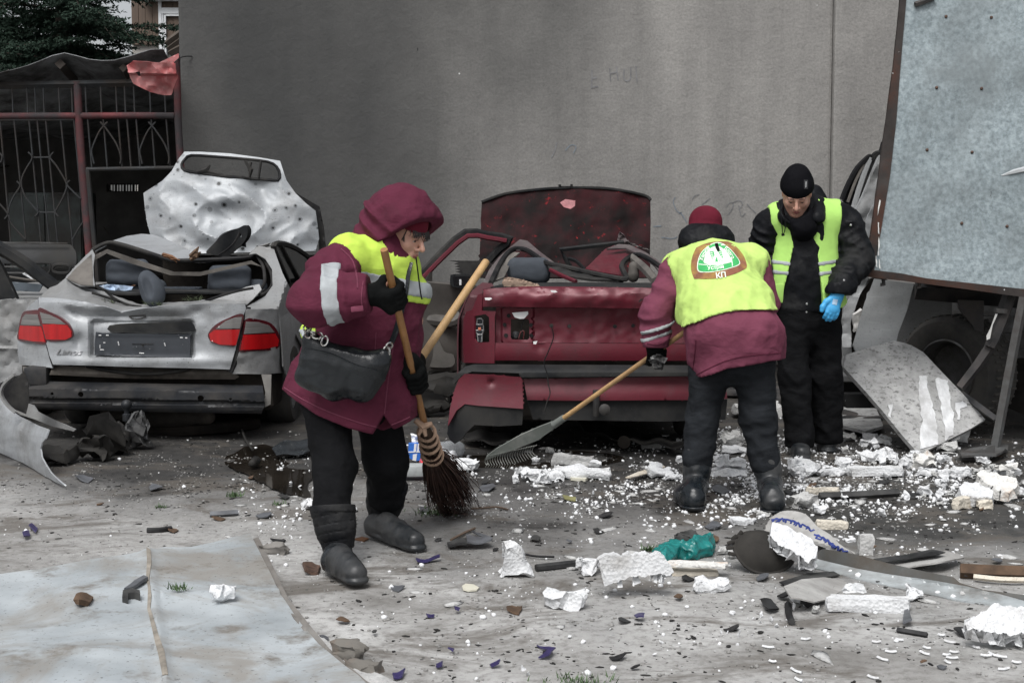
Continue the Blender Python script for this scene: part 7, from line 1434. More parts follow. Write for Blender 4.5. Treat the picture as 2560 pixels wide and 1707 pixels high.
def crumpled():
    t = thing('crumpled_car', 'crumpled grey car body squeezed upright behind the truck box', 'car')
    f = lambda Y: (lambda x, y: PX(x, y, Y+.03*fbm((x*.02, y*.02, 0), 1, 3)))
    obj('side_window', sheet_me('side_window', zJ([(135, 480), (180, 370), (240, 262), (320, 182), (350, 170), (285, 340), (215, 560), (190, 570)]), f(10.4), 6, .02), M_glassb, t)
    for s_, r, m in (([(352, 165), (300, 300), (245, 470), (215, 580)], .022, M_gpan), ([(135, 480), (185, 360), (250, 245), (330, 165), (350, 160)], .02, M_seal), ([(360, 185), (385, 142), (430, 122), (452, 50)], .022, M_seal), ([(425, 150), (360, 300), (290, 470), (215, 600)], .026, M_gpan), ([(385, 160), (330, 300), (265, 470)], .014, M_seal), ([(300, 215), (235, 350), (180, 500)], .012, M_liner)):
        obj('window_frame', MB().tube(catmull([PX(x, y, 10.35) for x, y in zJ(s_)], 4), r, 6).me('window_frame'), m, t)
    obj('torn_pillar', sheet_me('torn_pillar', zJ([(375, 265), (450, 130), (470, 200), (440, 420), (330, 600), (290, 690), (240, 640), (230, 600), (300, 460)]), f(10.3), 6, .03), M_silvd, t)
    obj('door_skin_and_gap', sheet_me('door_skin_and_gap', zJ([(440, 400), (420, 640), (340, 990), (335, 1080), (270, 1200), (200, 1400), (212, 1700), (150, 1700), (120, 1400), (165, 1280), (200, 1200), (240, 1060), (270, 940), (280, 780), (330, 600)]), f(10.2), 7, .02), M_gpan, t)
    obj('door_skin_and_gap', sheet_me('door_skin_and_gap', zJ([(430, 1050), (360, 1080), (260, 1210), (212, 1400), (205, 1700), (300, 1750), (500, 1700), (500, 1100)]), f(10.3), 10, .02), M_under, t)  # dark sheet standing in for the shaded gap beside the pale skin
    obj('insulation', sheet_me('insulation', zJ([(225, 1350), (290, 1310), (280, 1380), (250, 1470), (225, 1480)]), f(10.15), 5, .03), mat('pale_insulation', (.5, .49, .47), .9, var=.3, scale=20, bump=.5), t)
    obj('mirror_lump', sheet_me('mirror_lump', zJ([(245, 660), (285, 655), (282, 690), (250, 695)]), f(10.1), 5, .03), mat('pale_insulation', (.5, .5, .5), .9), t)
    obj('body_shell', slab(2.35, 3.3, 10.6, 13.2, .2, .9).me('body_shell', False, .05), M_silvd, t)
    settle(t)
crumpled()
# ================================================================ DEBRIS
zD = lambda x, y: (1740+x*.39981, 1080+y*.39981)
zE2 = lambda x, y: (1040+x*.39979, 1080+y*.39979)
def foam_mat(name, col, dirt, amt):
    n = NT(name); c = n.mix(n.ramp(n.noise(12, 5, .65), [(.3, 0.0), (.7, 1.0)]), [q*.86 for q in col], col); c = n.mix(n.ramp(n.noise(6, 6, .7, n.mapped((1, 1, 1), (3, 2, 1))), [(.62-amt*.25, 0.0), (.8-amt*.2, .8)]), c, dirt)
    c = n.mix(n.ramp(n.noise(85, 3, .6), [(.60, 0.0), (.68, .55)]), c, [q*.45 for q in col]); n.bump(n.voro(75).outputs['Distance'], .5, .008); return n.out(c, .9)
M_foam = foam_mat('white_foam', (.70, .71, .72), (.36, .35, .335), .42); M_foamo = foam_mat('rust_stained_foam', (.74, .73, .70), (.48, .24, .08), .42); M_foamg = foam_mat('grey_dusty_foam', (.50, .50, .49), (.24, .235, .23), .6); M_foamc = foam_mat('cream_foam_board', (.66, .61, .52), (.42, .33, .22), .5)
def chunk(name, c, w, d, h, rz, seed, tx=0.0, ty=0.0, rough=.16, cuts=4, shape='slab'):
    bm = bmesh.new(); bmesh.ops.create_cube(bm, size=1); bmesh.ops.subdivide_edges(bm, edges=bm.edges[:], cuts=cuts, use_grid_fill=True); r = random.Random(seed)
    k1 = [r.uniform(.72, 1.1) for _ in range(8)]
    for v in bm.verts:
        p = v.co.copy()
        p = p.lerp(p.normalized()*.58, .75 if shape == 'lump' else .14)
        if shape == 'tri': p.x *= 1-.75*(p.z+.5); p.x += -.22*(p.z+.5)
        ci = (p.x > 0)+2*(p.y > 0); f = k1[ci]; p.x *= .55+.45*f; p.y *= .55+.45*k1[ci+4]
        v.co = p
    m_ = min(w, d, h)*.5+.012; bm.transform(Matrix.Diagonal((w, d, h, 1)))
    for v in bm.verts:
        p = v.co.copy(); e = 1.0/max(.04, min(w, d)*.6)
        v.co = p+V(nz(p, e, seed), nz(p, e, seed+3), nz(p, e, seed+7))*m_*rough*4.2+V(nz(p, e*3.2, seed+1), nz(p, e*3.2, seed+4), nz(p, e*3.2, seed+9))*m_*rough*2
    bm.transform(Matrix.Rotation(rz, 4, 'Z') @ Matrix.Rotation(tx, 4, 'X') @ Matrix.Rotation(ty, 4, 'Y'))
    zmin = min(v.co.z for v in bm.verts)
    for v in bm.verts: v.co.z += -zmin-.004
    me = bpy.data.meshes.new(name); bm.to_mesh(me); bm.free(); sharp(me, 38); o = obj(name, me); o.location = c; return o
_seed = [100]
def foam(zf, x, y, w, h, label, mt=None, dep=.6, rz=None, shape='slab', z0=0.0, tx=0, ty=0, group=None, cat='foam block', name='foam_block', rough=.16, hk=.72):
    px, py = zf(x, y); p = G(px, py, z0); s = FPX/(p.y*_cp); W_ = w*.4/s; _seed[0] += 1; D_ = W_*dep; H_ = max(.015, h*.4/s*(hk/.72)-.22*D_)
    p.y += D_*.45; o = chunk(name, p, W_, D_, H_, random.uniform(-.25, .25) if rz is None else rz, _seed[0], tx, ty, rough, shape=shape); o.data.materials.append(mt or M_foam); return tag(o, label, cat, group)
E_ = zE2
foam(E_, 300, 256, 185, 85, 'white foam block lying just behind the broom bristles', dep=.5)
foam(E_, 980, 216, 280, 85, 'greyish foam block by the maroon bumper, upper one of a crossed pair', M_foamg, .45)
foam(E_, 1042, 302, 375, 80, 'long white foam slab by the maroon bumper, lower one of a crossed pair', None, .3, -.12)
for i, (x, y, w, h, lb) in enumerate(((652, 275, 85, 50, 'left end lump of the white foam row under the rake'), (722, 312, 100, 68, 'second white foam cube in the row under the rake'), (800, 334, 75, 62, 'front cube of the white foam row under the rake'), (872, 312, 110, 60, 'right end block of the white foam row under the rake'), (625, 322, 52, 40, 'small white foam nub in front of the row under the rake'), (800, 278, 60, 45, 'back cube of the white foam row under the rake'))): foam(E_, x, y, w, h, lb, rough=.2, dep=.8)
foam(E_, 1130, 226, 62, 50, 'small white foam cube at the end of the greyish block', dep=.8)
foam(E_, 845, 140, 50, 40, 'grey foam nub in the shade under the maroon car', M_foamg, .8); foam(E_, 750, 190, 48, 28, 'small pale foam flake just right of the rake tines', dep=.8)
foam(E_, 1530, 290, 170, 62, 'ragged white foam slab left of the bending person', None, .6, rough=.24); foam(E_, 1500, 240, 70, 45, 'white foam nub on the ragged slab left of the bending person', None, .8, z0=.03); foam(E_, 1612, 308, 95, 40, 'flat white foam flake beside the left boot of the bending person', None, .7, rough=.25)
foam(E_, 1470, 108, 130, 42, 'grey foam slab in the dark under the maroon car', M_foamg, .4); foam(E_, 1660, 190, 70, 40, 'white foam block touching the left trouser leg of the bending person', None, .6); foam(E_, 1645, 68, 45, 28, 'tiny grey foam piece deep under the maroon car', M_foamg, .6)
foam(E_, 640, 916, 205, 185, 'pointed white foam chunk standing alone in the centre foreground', None, .45, .1, 'tri', hk=.85)
foam(E_, 1075, 902, 150, 110, 'rounded white foam lump beside the large white slab', None, .7, shape='lump', rough=.2)
foam(E_, 925, 1110, 258, 100, 'loaf shaped white foam block lying alone in the foreground', None, .45, -.15)
foam(E_, 1850, 1010, 215, 78, 'rough white foam piece in front of the tan edged boards', M_foam, .5, .15, rough=.22)
foam(E_, 1750, 905, 330, 62, 'white foam board with tan edge, lower of two beside the teal bag', M_foamc, .35, -.12, rough=.06); foam(E_, 1755, 845, 400, 45, 'thin white foam board with rusty end, upper of two beside the teal bag', M_foamo, .25, -.16, z0=.045, rough=.05)
foam(E_, 1310, 1470, 0.1, 0.1, 'x') if False else None
D_ = zD
foam(D_, 210, 282, 238, 72, 'flat white foam slab between the boots of the bending person', None, .5, rough=.15); foam(D_, 170, 222, 85, 72, 'white foam cube on the slab between the boots', None, .7, z0=.05); foam(D_, 245, 222, 120, 52, 'white foam bar on the slab between the boots', None, .5, z0=.05)
foam(D_, 235, 110, 140, 90, 'grey foam board tipped behind the bending person', M_foamg, .6, .5, tx=.3); foam(D_, 260, 140, 170, 45, 'flat pale foam flake behind the knees of the bending person', None, .6, rough=.25)
foam(D_, 680, 288, 178, 100, 'mounded white foam lump in front of the standing man', None, .7, shape='lump', rough=.22); foam(D_, 840, 280, 160, 45, 'flat white foam flake right of the mounded lump', None, .5, rough=.25)
foam(D_, 1135, 285, 350, 78, 'long white foam bar with grey end near the standing man', M_foam, .28, -.05, rough=.08); foam(D_, 930, 235, 85, 66, 'white foam lump at the left end of the long bar', None, .8, shape='lump')
foam(D_, 1125, 195, 145, 60, 'crumbly white foam lump behind the long bar', None, .8, rough=.3); foam(D_, 1215, 210, 100, 66, 'white foam cube pair behind the long bar', None, .6, rough=.25); foam(D_, 1098, 275, 90, 48, 'white foam nub in front of the long bar', None, .7)
foam(D_, 1340, 228, 110, 58, 'white foam wedge below the leaning slab', None, .6, .4); foam(D_, 1432, 232, 135, 88, 'foam chunk with an orange brown face below the leaning slab', M_foamo, .6, rough=.2); foam(D_, 1560, 190, 80, 45, 'white foam piece below the right corner of the leaning slab', None, .6)
foam(D_, 1450, 282, 120, 52, 'low white foam block right of the long bar', None, .5); foam(D_, 1580, 300, 105, 62, 'white foam block, left one of a touching pair near the right edge', None, .6); foam(D_, 1672, 284, 118, 62, 'white foam block, right one of a touching pair near the right edge', None, .6); foam(D_, 1540, 340, 72, 54, 'small white foam lump in front of the touching pair', None, .7, shape='lump')
foam(D_, 1672, 478, 155, 82, 'cream foam brick pointing out below the crumbly slab', M_foamc, .35, .6, rough=.06); foam(D_, 1815, 482, 92, 60, 'cream foam offcut below the orange stained slab', M_foamc, .6)
foam(D_, 1436, 402, 78, 66, 'white foam cube standing alone right of the black strip', None, .8, rough=.2); foam(D_, 1520, 438, 46, 40, 'white foam ball right of the lone cube', None, .9, shape='lump')
foam(D_, 680, 482, 145, 70, 'speckled foam lump at the left end of the black strip', M_foamg, .6, rough=.25); foam(D_, 776, 520, 88, 60, 'white foam lump below the black strip', None, .7); foam(D_, 790, 396, 200, 55, 'pale splintered foam strip above the black strip', M_foamc, .35, -.08, rough=.12)
foam(D_, 495, 512, 112, 60, 'pale foam lump by the heel of the right boot', M_foamg, .6); foam(D_, 422, 532, 72, 40, 'small pale foam lump left of the lettered sheet', M_foamg, .7)
foam(D_, 300, 578, 155, 48, 'shallow white foam dish left of the lettered sheet', None, .6, rough=.14)
foam(D_, 850, 608, 205, 68, 'cream foam board lying behind the lettered sheet', M_foamc, .45, -.2, rough=.06); foam(D_, 1066, 772, 95, 128, 'upright pale foam brick beside the lettered sheet', M_foamg, .5, 0, rough=.06, hk=.8); foam(D_, 962, 692, 76, 26, 'flat white foam flake beside the upright brick', None, .6)
foam(D_, 1090, 1128, 560, 120, 'long clean white foam beam in the right foreground', None, .22, -.10, rough=.05, hk=.7); foam(D_, 1005, 1010, 120, 60, 'white foam lump on the back of the long beam', None, .6, z0=.05, rough=.22); foam(D_, 1375, 1060, 90, 60, 'torn white foam tip at the end of the long beam', None, .7, rough=.3)
foam(D_, 750, 1128, 58, 62, 'pale foam ball below the speckled offcut', M_foamg, .9, shape='lump'); foam(D_, 616, 1062, 64, 60, 'white foam knob at the lower tip of the speckled offcut', None, .8, shape='lump')
foam(D_, 160, 768, 64, 52, 'grey foam ball beside the black bowl, left one', M_foamg, .9, shape='lump'); foam(D_, 226, 795, 60, 62, 'grey foam ball beside the black bowl, right one', M_foamg, .9, shape='lump')
foam(D_, 652, 800, 70, 60, 'pale foam pebble between bowl and big block', M_foamg, .8, shape='lump'); foam(D_, 668, 870, 60, 70, 'pale foam pebble right of the black bowl', M_foam, .8, shape='lump')
foam(D_, 1960, 275, 165, 60, 'white foam block partly out of the picture at the right edge', None, .5); foam(D_, 1950, 240, 140, 50, 'foam brick with brown side at the right edge', M_foamo, .5, z0=.04); foam(D_, 2035, 405, 72, 52, 'white foam lump at the right edge below the stained slab', None, .6); foam(D_, 1795, 205, 85, 48, 'white foam piece near the charred stick', None, .6)
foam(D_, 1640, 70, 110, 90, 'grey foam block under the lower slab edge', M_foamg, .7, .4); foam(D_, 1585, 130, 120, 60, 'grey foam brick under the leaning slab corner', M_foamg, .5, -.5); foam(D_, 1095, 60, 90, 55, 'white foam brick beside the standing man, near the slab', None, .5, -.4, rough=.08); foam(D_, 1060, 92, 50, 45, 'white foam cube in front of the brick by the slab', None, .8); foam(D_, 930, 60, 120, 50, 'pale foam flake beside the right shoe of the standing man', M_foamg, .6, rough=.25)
def fslab(zf, pts, label, z0, z1, th, mt=None):
    P = dens([zf(*p) for p in pts], 4); P = [(a+2*nz((a*.09, b*.09, 1)), b+1.6*nz((a*.09, b*.09, 5))) for a, b in P]; y0 = min(p[1] for p in P); y1 = max(p[1] for p in P)
    def f(x, y): q = G(x, y, z0+(z1-z0)*(y1-y)/(y1-y0)); q.z += .012*nz((x*.05, y*.08, 2))+.006*nz((x*.16, y*.2, 3)); return q
    return tag(obj('foam_block', sheet_me('foam_block', P, f, 4, th, jit=.3), mt or M_foam), label, 'foam block')
fslab(E_, [(1140, 790), (1200, 765), (1350, 768), (1520, 760), (1570, 810), (1612, 870), (1590, 893), (1450, 893), (1330, 903), (1265, 942), (1180, 958), (1165, 900), (1150, 850)], 'largest white foam slab in the centre foreground', .05, .17, .05)
fslab(D_, [(1682, 1195), (1750, 1145), (1820, 1110), (1850, 1072), (1960, 1085), (2120, 1110), (2120, 1255), (1950, 1270), (1800, 1240), (1700, 1225)], 'large rough white foam chunk at the bottom right corner', .06, .14, .05)
fslab(D_, [(460, 650), (478, 562), (560, 592), (620, 612), (700, 650), (762, 712), (748, 790), (700, 818), (640, 760), (520, 700)], 'big white foam block wedged against the lettered sheet', .07, .20, .06)
fslab(D_, [(1752, 255), (1800, 235), (1900, 265), (2000, 285), (2012, 330), (1960, 385), (1880, 360), (1790, 300)], 'large orange stained foam slab at the right edge', .06, .13, .05, M_foamo)
fslab(D_, [(1645, 345), (1680, 310), (1760, 320), (1860, 365), (1850, 405), (1760, 412), (1660, 385)], 'white crumbly foam slab beside the orange stained one', .05, .10, .05)
# clumps too small and alike to tell apart
def clumps(n, boxes, label, group, sz=(18, 46), mts=(M_foam, M_foam, M_foamg)):
    r = random.Random(len(label))
    for i in range(n):
        x0, y0, x1, y1 = boxes[i % len(boxes)]; px, py = r.uniform(x0, x1), r.uniform(y0, y1); w = r.uniform(*sz)
        foam(lambda a, b: (a, b), px, py, w*2.5*.42, w*2.5*.3, label, mts[i % len(mts)], r.uniform(.6, .95), r.uniform(0, 3), 'lump' if r.random() < .4 else 'slab', group=group, cat='foam piece', name='foam_piece', rough=.28)
clumps(34, [(1780, 1090, 1920, 1180), (1940, 1150, 2130, 1250), (2110, 1130, 2280, 1180)], 'small ragged white foam piece strewn round the boots and shoes', 'foam pieces round the boots')
clumps(30, [(2150, 1090, 2300, 1160), (2200, 1150, 2450, 1200), (2420, 1170, 2560, 1260)], 'ragged white foam lump in the drift between slab and right edge', 'foam lumps in the drift', (26, 58))
clumps(26, [(2150, 1160, 2420, 1300), (2300, 1150, 2550, 1260)], 'small ragged white foam piece strewn below the leaning slab', 'foam pieces below the slab')
clumps(16, [(1450, 1160, 1700, 1290), (1300, 1190, 1560, 1250)], 'small white foam piece scattered between rake and bending person', 'foam pieces by the rake', (10, 22))
clumps(18, [(1760, 1480, 2000, 1640), (1800, 1550, 1900, 1620), (1300, 1560, 1700, 1690)], 'small white foam clot scattered in the open foreground', 'foam clots in the foreground', (10, 24), (M_foam,))
clumps(12, [(700, 1180, 800, 1330), (1100, 1140, 1200, 1200)], 'small white foam clot on the dirt near the sweeper', 'foam clots near the sweeper', (8, 20), (M_foam,))
foam(lambda a, b: (a, b), 551, 1505, 62*2.5, 34*2.5, 'lone white foam lump on the metal sheet at lower left', None, .8, shape='lump', rough=.25, z0=.022)
foam(lambda a, b: (a, b), 772, 1276, 36*2.5, 28*2.5, 'white foam clod beside the near boot of the sweeper', None, .8, shape='lump', rough=.25)
# foam beads and grit: nobody could count these
def scatter(name, label, cat, N, mt, dens, rmin, rmax, flat=1.0, seed=1, lift=.0):
    bm = bmesh.new(); bmesh.ops.create_icosphere(bm, subdivisions=1, radius=1); k = np.array([v.co[:] for v in bm.verts]); fc = [tuple(v.index for v in f.verts) for f in bm.faces]; bm.free(); r = np.random.default_rng(seed); nv = len(k)
    vs, fs = [], []; n = 0; tries = 0
    while n < N and tries < N*30:
        tries += 1; px, py = r.uniform(-80, 2640), r.uniform(1010, 1707); 
        if r.random() > dens(px, py)*max(.08, min(1, .35+2.6*nz((px*.012, py*.03, seed), 1))): continue
        p = G(px, py, 0); a = rmin+(rmax-rmin)*r.random()**4; q = k*a*r.uniform(.6, 1.35, (nv, 1)); q[:, 2] *= flat; q[:, 0] *= 1+(1.6*r.random() if flat < .5 else 0); th = r.uniform(0, 3); c, s = math.cos(th), math.sin(th); q = np.stack([q[:, 0]*c-q[:, 1]*s, q[:, 0]*s+q[:, 1]*c, q[:, 2]], 1)
        z = gz(p.x, p.y)+lift; b = len(vs); vs += [(p.x+d[0], p.y+d[1], z+a*flat*.5+d[2]) for d in q]; fs += [(b+i, b+j, b+l) for i, j, l in fc]; n += 1
    return tag(obj(name, mesh(name, vs, fs, True), mt), label, cat, None, 'stuff')
def gs(px, py, cx, cy, sx, sy): return math.exp(-((px-cx)/sx)**2-((py-cy)/sy)**2)
fd = lambda x, y: min(1, .0045+.95*gs(x, y, 2000, 1200, 420, 75)+.6*gs(x, y, 1900, 1100, 120, 60)+.12*gs(x, y, 1500, 1250, 350, 60)+.035*gs(x, y, 1600, 1420, 500, 120)+.18*gs(x, y, 740, 1250, 120, 90)+.05*gs(x, y, 2250, 1350, 300, 120))
scatter('foam_crumbs', 'white foam beads and crumbs scattered over the ground', 'crumbs', 6500, mat('white_foam_beads', (.75, .76, .77), .9, var=.1), fd, .002, .013, .85, 3)
gd = lambda x, y: min(1, .035+.6*gs(x, y, 1900, 1180, 700, 110)+.5*gs(x, y, 500, 1190, 500, 70)+.05*gs(x, y, 1500, 1560, 700, 120))
scatter('foam_flakes', 'pale foam and mortar flakes trodden into the dirt', 'flakes', 900, M_foamg, lambda x, y: fd(x, y)*(y > 1080), .006, .032, .22, 8)
scatter('grit', 'dark grit and splinters scattered over the ground', 'grit', 5500, mat('dark_grit', (.028, .027, .026), .85, var=.5, scale=30, spec=.2), gd, .002, .010, .4, 4)
scatter('grit', 'pale gravel and mortar dust lumps over the ground', 'gravel', 5000, mat('pale_grit', (.24, .235, .225), .9, var=.4, scale=30), gd, .003, .011, .6, 5)
M_scr = mat('black_scrap_plastic', (.016, .016, .017), .5, var=.4, scale=20, spec=.3, dirt=(.07, .07, .068), dirt_amt=.35); M_pur = mat('purple_plastic', (.035, .028, .10), .4, var=.3, scale=20); M_gsc = mat('grey_scrap', (.10, .105, .115), .5, var=.4, scale=14)
def scrap(name, pts, label, cat, mt, zf=None, z=.012, th=.006, curl=.012, step=5, group=None):
    P = [zf(*p) for p in pts] if zf else pts
    cy = sum(p[1] for p in P)/len(P)
    def f(x, y): q = G(x, y, 0); q.z = gz(q.x, q.y)+z+curl*(.5+.5*math.sin(x*.09+cy)); return q
    return tag(obj(name, sheet_me(name, P, f, step, th), mt), label, cat, group)
def bar(name, pts, r, label, cat, mt, zf=None, z=.012, n=5, group=None):
    P = [];
    for p in pts: q = G(*(zf(*p) if zf else p), 0); q.z = gz(q.x, q.y)+z; P.append(q)
    return tag(obj(name, MB().tube(catmull(P, 3) if len(P) > 2 else P, r, n).me(name, n > 5), mt), label, cat, group)
bar('black_strip', [(770, 425), (1000, 415), (1265, 402)], .022, 'long straight black trim strip lying right of the bending person', 'strip', M_scr, zD, .02, 4)
bar('black_rod', [(750, 874), (1005, 848)], .016, 'short black rod beside the rounded foam lump', 'rod', M_scr, zE2, .014, 6)
bar('black_rod', [(1258, 1258), (1445, 1294)], .010, 'thin black rod in the bottom right foreground', 'rod', M_scr, zD, .01, 4)
bar('twig', [(218, 690), (290, 655), (368, 620)], .006, 'bent brown twig above the grey plastic fragment', 'twig', mat('brown_twig', (.10, .07, .05), .9), zE2, .012)
bar('twig', [(345, 488), (430, 480), (510, 474), (575, 490)], .005, 'thin grey twig right of the broom tip', 'twig', MATS['brown_twig'], zE2, .008)
bar('twig', [(680, 782), (750, 800), (865, 808)], .005, 'thorny dark twig behind the pointed foam chunk', 'twig', M_scr, zE2, .012)
scrap('plastic_fragment', [(195, 715), (240, 702), (315, 705), (318, 738), (200, 735)], 'flat dark left half of a snapped plastic trim in the foreground', 'plastic fragment', M_scr, zE2, .02); scrap('plastic_fragment', [(315, 695), (440, 700), (478, 722), (470, 735), (320, 742)], 'glossy grey right half of a snapped plastic trim in the foreground', 'plastic fragment', M_gsc, zE2, .03); scrap('plastic_fragment', [(350, 648), (400, 660), (450, 692), (420, 690)], 'thin pointed grey plastic sliver above the snapped trim', 'plastic fragment', M_gsc, zE2, .02)
scrap('oval_dish', [(288, 978), (310, 965), (360, 968), (395, 985), (380, 1000), (330, 1006), (295, 998)], 'oval cream plastic lid lying alone in the foreground', 'lid', mat('cream_plastic', (.62, .60, .50), .5, var=.05), zE2, .01, .006, .0)
scrap('oval_dish', [(940, 280), (1095, 290), (1060, 308), (970, 305)], 'pale curved dish edge in front of the long foam slab', 'lid', MATS['cream_plastic'], zE2, .015, .02, 0)
scrap('yellow_scrap', [(915, 420), (1000, 418), (998, 438), (930, 438)], 'small olive yellow plastic scrap in the middle ground', 'scrap', mat('olive_plastic', (.28, .27, .12), .5), zE2, .01)
scrap('black_scrap', [(400, 1068), (470, 1070), (520, 1112), (455, 1135), (420, 1110)], 'square dark plastic plate in the right foreground', 'plastic plate', M_scr, zD, .014); bar('black_scrap', [(575, 1080), (580, 1140), (600, 1200)], .013, 'upright looking dark splinter in the right foreground', 'splinter', M_scr, zD, .012, 4); scrap('black_scrap', [(1300, 1150), (1325, 1145), (1348, 1225), (1290, 1232)], 'grey plastic tab in the right foreground above the thin rod', 'plastic tab', M_gsc, zD, .02)
scrap('black_scrap', [(505, 1035), (560, 1025), (590, 1045), (540, 1052)], 'flat black sliver left of the speckled offcut', 'sliver', M_scr, zD); bar('black_scrap', [(650, 1042), (700, 1090)], .014, 'short dark stub under the speckled offcut', 'stub', M_scr, zD, .012, 4)
scrap('black_plate', [(1608, 1262), (1720, 1238), (2100, 1265), (2100, 1300), (1700, 1300), (1640, 1285)], 'black plastic plate under the corner foam chunk', 'plastic plate', M_scr, zD, .01)
for i, (pts, zf, lb) in enumerate((([(755, 1345), (850, 1385), (875, 1385), (830, 1425), (765, 1420), (820, 1392)], zE2, 'purple plastic chevron in the bottom centre'), ([(1362, 1175), (1430, 1172), (1425, 1198), (1375, 1195)], zE2, 'purple plastic scrap left of a green chip'), ([(0, 812), (150, 798), (150, 810), (10, 826)], zE2, 'long purple plastic strip near the sweeper'), ([(125, 1455), (165, 1450), (160, 1482), (130, 1478)], zE2, 'purple blob at the bottom left of centre'), ([(65, 1145), (115, 1150), (110, 1162), (75, 1160)], zE2, 'purple flake left of the oval lid'), ([(240, 1128), (278, 1125), (270, 1142), (246, 1140)], zE2, 'purple flake below the oval lid'), ([(200, 1372), (242, 1365), (235, 1382)], zE2, 'purple flake above the purple blob'), ([(460, 1462), (525, 1455), (515, 1475), (470, 1476)], zE2, 'blue purple scrap at the bottom below the chevron'), ([(72, 1325), (80, 1318), (95, 1328), (90, 1340)], lambda a, b: (a, b), 'purple flake on the dust at far left'), ([(56, 1345), (72, 1338), (76, 1350), (60, 1356)], lambda a, b: (a, b), 'purple shard on the dust at far left below a flake'), ([(982, 1690), (1012, 1682), (1005, 1700), (985, 1702)], lambda a, b: (a, b), 'purple scrap at the bottom edge beside the sheet'))):
    scrap('purple_shard', pts, lb, 'shard', M_pur, zf, .01, .005, .015, 4, 'purple shards')
for i in range(26):
    px, py = random.uniform(1880, 2560), random.uniform(1590, 1700); a = random.uniform(-.2, .9)
    if i < 14: px, py = random.uniform(2180, 2500), random.uniform(1590, 1660)
    L = random.uniform(14, 30); bar('foam_string', [(px, py), (px+L*.5, py+L*.25*a+2), (px+L, py+L*.5*a)], .005, 'thin white foam string scattered at the bottom right', 'string', M_foam, None, .006, 4, 'white foam strings')
r_ = random.Random(9)
for i in range(60):
    px, py = r_.uniform(150, 2500), r_.uniform(1190, 1690); w = r_.uniform(8, 26); h = w*r_.uniform(.25, .5); a = [(px+w*math.cos(t)*r_.uniform(.6, 1.1), py+h*math.sin(t)*r_.uniform(.5, 1.1)) for t in np.linspace(0, 5.6, 6)]
    scrap('dark_shard', a, 'small dark shard on the ground '+('on or beside the zinc sheet' if px < 850 else 'in the open centre' if px < 1550 and py < 1420 else 'in the bottom centre' if px < 1700 else 'round the lettered sheet' if py < 1480 else 'in the bottom right'), 'shard', (M_scr, M_scr, M_gsc, M_woodd)[i % 4], None, .006, .004, .014, 5, 'dark shards on the ground')
# ---- teal bag, bowl, lettered sheet, channel, offcuts
M_teal = mat('teal_plastic_film', (.01, .17, .16), .28, var=.35, scale=14, bump=.3, bump_scale=20, bdist=.02)
def film(name, pts, rs, zf, mt, label, cat, amp=.018, fr=7, h=.006, zz=.02):
    P = []
    for p in pts: q = G(*zf(*p), zz); P.append(q)
    q = SDF(*box_of(P, max(rs)+.05), h); q.chain(P, rs, .02); q.folds(amp, fr, 4); q.folds(amp*.4, fr*2.5, 9); q.cut(lambda X, Y, Z: .002-Z); return tag(obj(name, q.me(name, 0), mt), label, cat)
film('plastic_bag', [(1545, 800), (1560, 765), (1620, 735), (1700, 750), (1780, 730), (1800, 700)], [.014, .022, .014, .012, .016, .024], zE2, M_teal, 'crumpled teal plastic bag behind the foam boards', 'plastic bag', zz=.03)
o = chunk('dark_lump', G(*zE2(1700, 725)), .10, .08, .06, .3, 5, shape='lump'); o.data.materials.append(M_scr); tag(o, 'dark lump caught in the teal bag', 'lump')
def bowl():
    t = thing('wheel_liner', 'dusty black plastic bowl shaped liner lying in the right foreground', 'wheel liner')
    c = G(*zD(455, 905), 0); c.y += .12; M = Matrix.Translation(c+V(0, .0, .075)) @ Matrix.Rotation(.75, 4, 'X') @ Matrix.Rotation(.22, 4, 'Y') @ Matrix.Rotation(.1, 4, 'Z')
    pr = [(a_*.5, b_*.5) for a_, b_ in ((.001, .10), (.06, .097), (.12, .082), (.17, .05), (.195, .015), (.205, 0), (.222, -.004), (.222, -.012), (.195, -.01), (.16, .035), (.1, .075), (.001, .09))]
    m = MB(); m.lathe(pr, Matrix.Identity(4), 34); me = m.me('bowl'); 
    for v in me.vertices:
        p = v.co.copy(); p.x *= 1.2; p.y *= .95; p.z *= 1.25; p += V(nz(p, 9, 1), nz(p, 9, 2), nz(p, 9, 3))*.010; v.co = M @ p
    mt = mat('dusty_black_plastic', (.018, .017, .016), .75, var=.3, scale=6, dirt=(.045, .042, .038), dirt_amt=.5, bump=.2, spec=.2)
    obj('bowl', me, mt, t)
    for k in range(5):
        a = 2.2+k*.28; p = M @ V(.145*math.cos(a), .10*math.sin(a), .0); obj('rim_tab', MB().box(p, (.03, .02, .014), Matrix.Rotation(a, 3, 'Y')).me('rim_tab', True, .005), mt, t)
    settle(t)
bowl()
